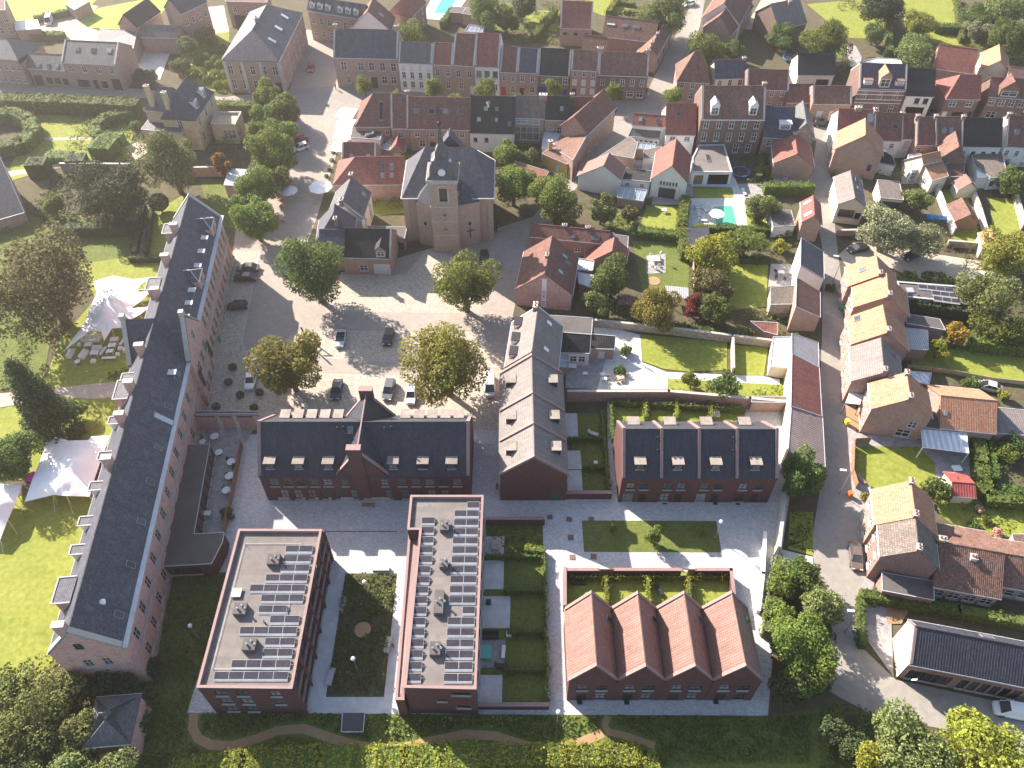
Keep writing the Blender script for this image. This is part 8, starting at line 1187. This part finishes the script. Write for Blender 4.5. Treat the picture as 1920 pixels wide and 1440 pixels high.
q = U((585, 648)); s = MB(); s.tube((-1.4, -.3, .1), (1.4, .3, .1), .13, n=4); s2 = MB(); s2.tube((-.4, 0, .1), (-1.2, .3, 4.4), .16, n=4); s3 = MB(); s3.tube((-.6, .1, 1.6), (.9, 0, .8), .15, n=4); s3.tube((.9, 0, .1), (1.0, .1, 2.4), .13, n=4); s3.tube((-.2, 0, 2.2), (1.3, .1, 2.3), .12, n=4)
things('sculpture', 'black angular steel beam sculpture on the square', 'sculpture', [('base_beam', s, 'dark_paint'), ('tall_beam', s2, 'dark_paint'), ('cross_beams', s3, 'dark_paint')], None, (q.x, q.y, .01))
def bin_(x, y, m, l): c = U((x, y)); b = MB(); b.prism([(-.28, -.3, 0), (.28, -.3, 0), (.28, .3, 0), (-.28, .3, 0)], (0, 0, 1.0)); t = MB(); t.box((0, 0, 1.0), .64, .7, .08); w = MB(); w.tube((-.3, .32, .12), (.3, .32, .12), .12, n=8); things('wheelie_bin', l, 'bin', [('body', b, m), ('lid', t, m), ('wheels', w, 'rubber')], None, (c.x, c.y, .012), .2)
bin_(1592, 930, 'p_orange', 'orange bin under the street lamp by the big lawn'); bin_(1586, 795, 'p_yellow', 'yellow box beside the detached house forecourt'); bin_(1577, 566, 'p_cloth_red', 'red bin in front of the second road row house'); bin_(1577, 582, 'p_green', 'green bin in front of the road row climbing plant'); bin_(411, 640, 'p_green', 'green covered crate at the abbey front'); bin_(1648, 1340, 'p_yellow', 'yellow hydrant box at the bend'); bin_(1222, 933, 'timber_pale', 'pale parcel box at the first black roofed house')
person(1175, 229, 2.2, 'p_cloth_red', 'p_cloth_dark', 'person in red walking in the alley mouth'); person(1215, 184, .5, 'p_cloth_pale', 'p_turquoise', 'person in pale clothes at the last terrace house corner'); person(630, 168, 1.0, 'p_cloth_dark', 'p_cloth_dark', 'person in dark clothes at the mansion corner'); person(932, 917, .8, 'p_cloth_red', 'p_cloth_dark', 'person in dark red beside the nearest gabled house'); person(731, 1212, -1.6, 'p_cloth_pale', 'p_cloth_dark', 'seated person on the stone bench of the courtyard bed', True)
c = U((1645, 36)); a = MB(); [a.tube((s * 1.2, e * .9, 0), (s * 1.0, 0, 2.6), .07, n=6) for s in (-1, 1) for e in (-1, 1)]; b = MB(); b.tube((-1.2, 0, 2.6), (1.2, 0, 2.6), .08, n=6); d = MB(); [d.tube((s * .5, 0, 2.6), (s * .5, .1, .5), .02, n=4) for s in (-1, -.2)]; d.box((-.3, .1, .45), .5, .25, .05); things('swing', 'wooden swing frame on the upper lawn', 'swing', [('frame', a, 'timber_pale'), ('crossbar', b, 'timber_pale'), ('swing_seat', d, 'timber')], None, (c.x, c.y, 0), .8)
c = U((1755, 410)); a = MB(); a.prism([(-2.2, -.6, .02), (2.4, -1.2, .02), (2.6, .2, .02), (-2, 1, .02)], (0, 0, .5)); o = a.build('tarpaulin', 'p_blue'); o.location = (c.x, c.y, 0); tag(o, 'blue tarpaulin over a pile beside the willow', 'tarpaulin')
c = U((1540, 575)); fence('low white lattice fence on the lawn behind the rose taupe house', [(1700, 690), (1780, 700), (1860, 715), (1925, 722)], 1.0, 'timber_pale', step=2.2); fence('timber fence along the big lawn beside the road', [(1598, 836), (1596, 890), (1604, 915)], 1.6); fence('dark boarded gate panel on the brick terrace drive', [(1600, 834), (1628, 832)], 1.8, name='garden_gate'); fence('timber fence across the willow gardens', [(1297, 470), (1300, 545)], 1.8, 'timber_pale')
c = U((1782, 1290)); a = MB(); a.tube((0, 0, 2.2), (-1.0, -.9, 3.2), .03, n=5); b = MB(); b.prism([(-.35, -.3, 2.3), (-1.0, -.9, 3.15), (-1.3, -.6, 2.3), (-.75, -.1, 1.7)], (.02, .02, 0)); things('flag', 'white flag on the cream gabled house front', 'flag', [('pole', a, 'grey_paint'), ('cloth', b, 'white_paint')], None, tuple(U((1712, 1280))))
# ------------------------------------------------------------------ added volume of pale air, its forward scatter imitating lens glare
hb = MB(); hb.prism([(-410, -110, -1.1), (410, -110, -1.1), (410, 750, -1.1), (-410, 750, -1.1)], (0, 0, 108)); hz_ = hb.build('glare_haze', None, None, uv=False)
hm = bpy.data.materials.new('glare_haze'); hm.use_nodes = True; hn = hm.node_tree.nodes; hn.remove(hn['Principled BSDF']); pv = hn.new('ShaderNodeVolumePrincipled'); pv.inputs['Color'].default_value = (.98, .93, .9, 1); pv.inputs['Density'].default_value = .00044; pv.inputs['Anisotropy'].default_value = .72
hm.node_tree.links.new(pv.outputs[0], hn['Material Output'].inputs['Volume']); hz_.data.materials.append(hm); tag(hz_, 'thin pale air volume added over the town to imitate lens glare', 'glare_haze', None, 'stuff')
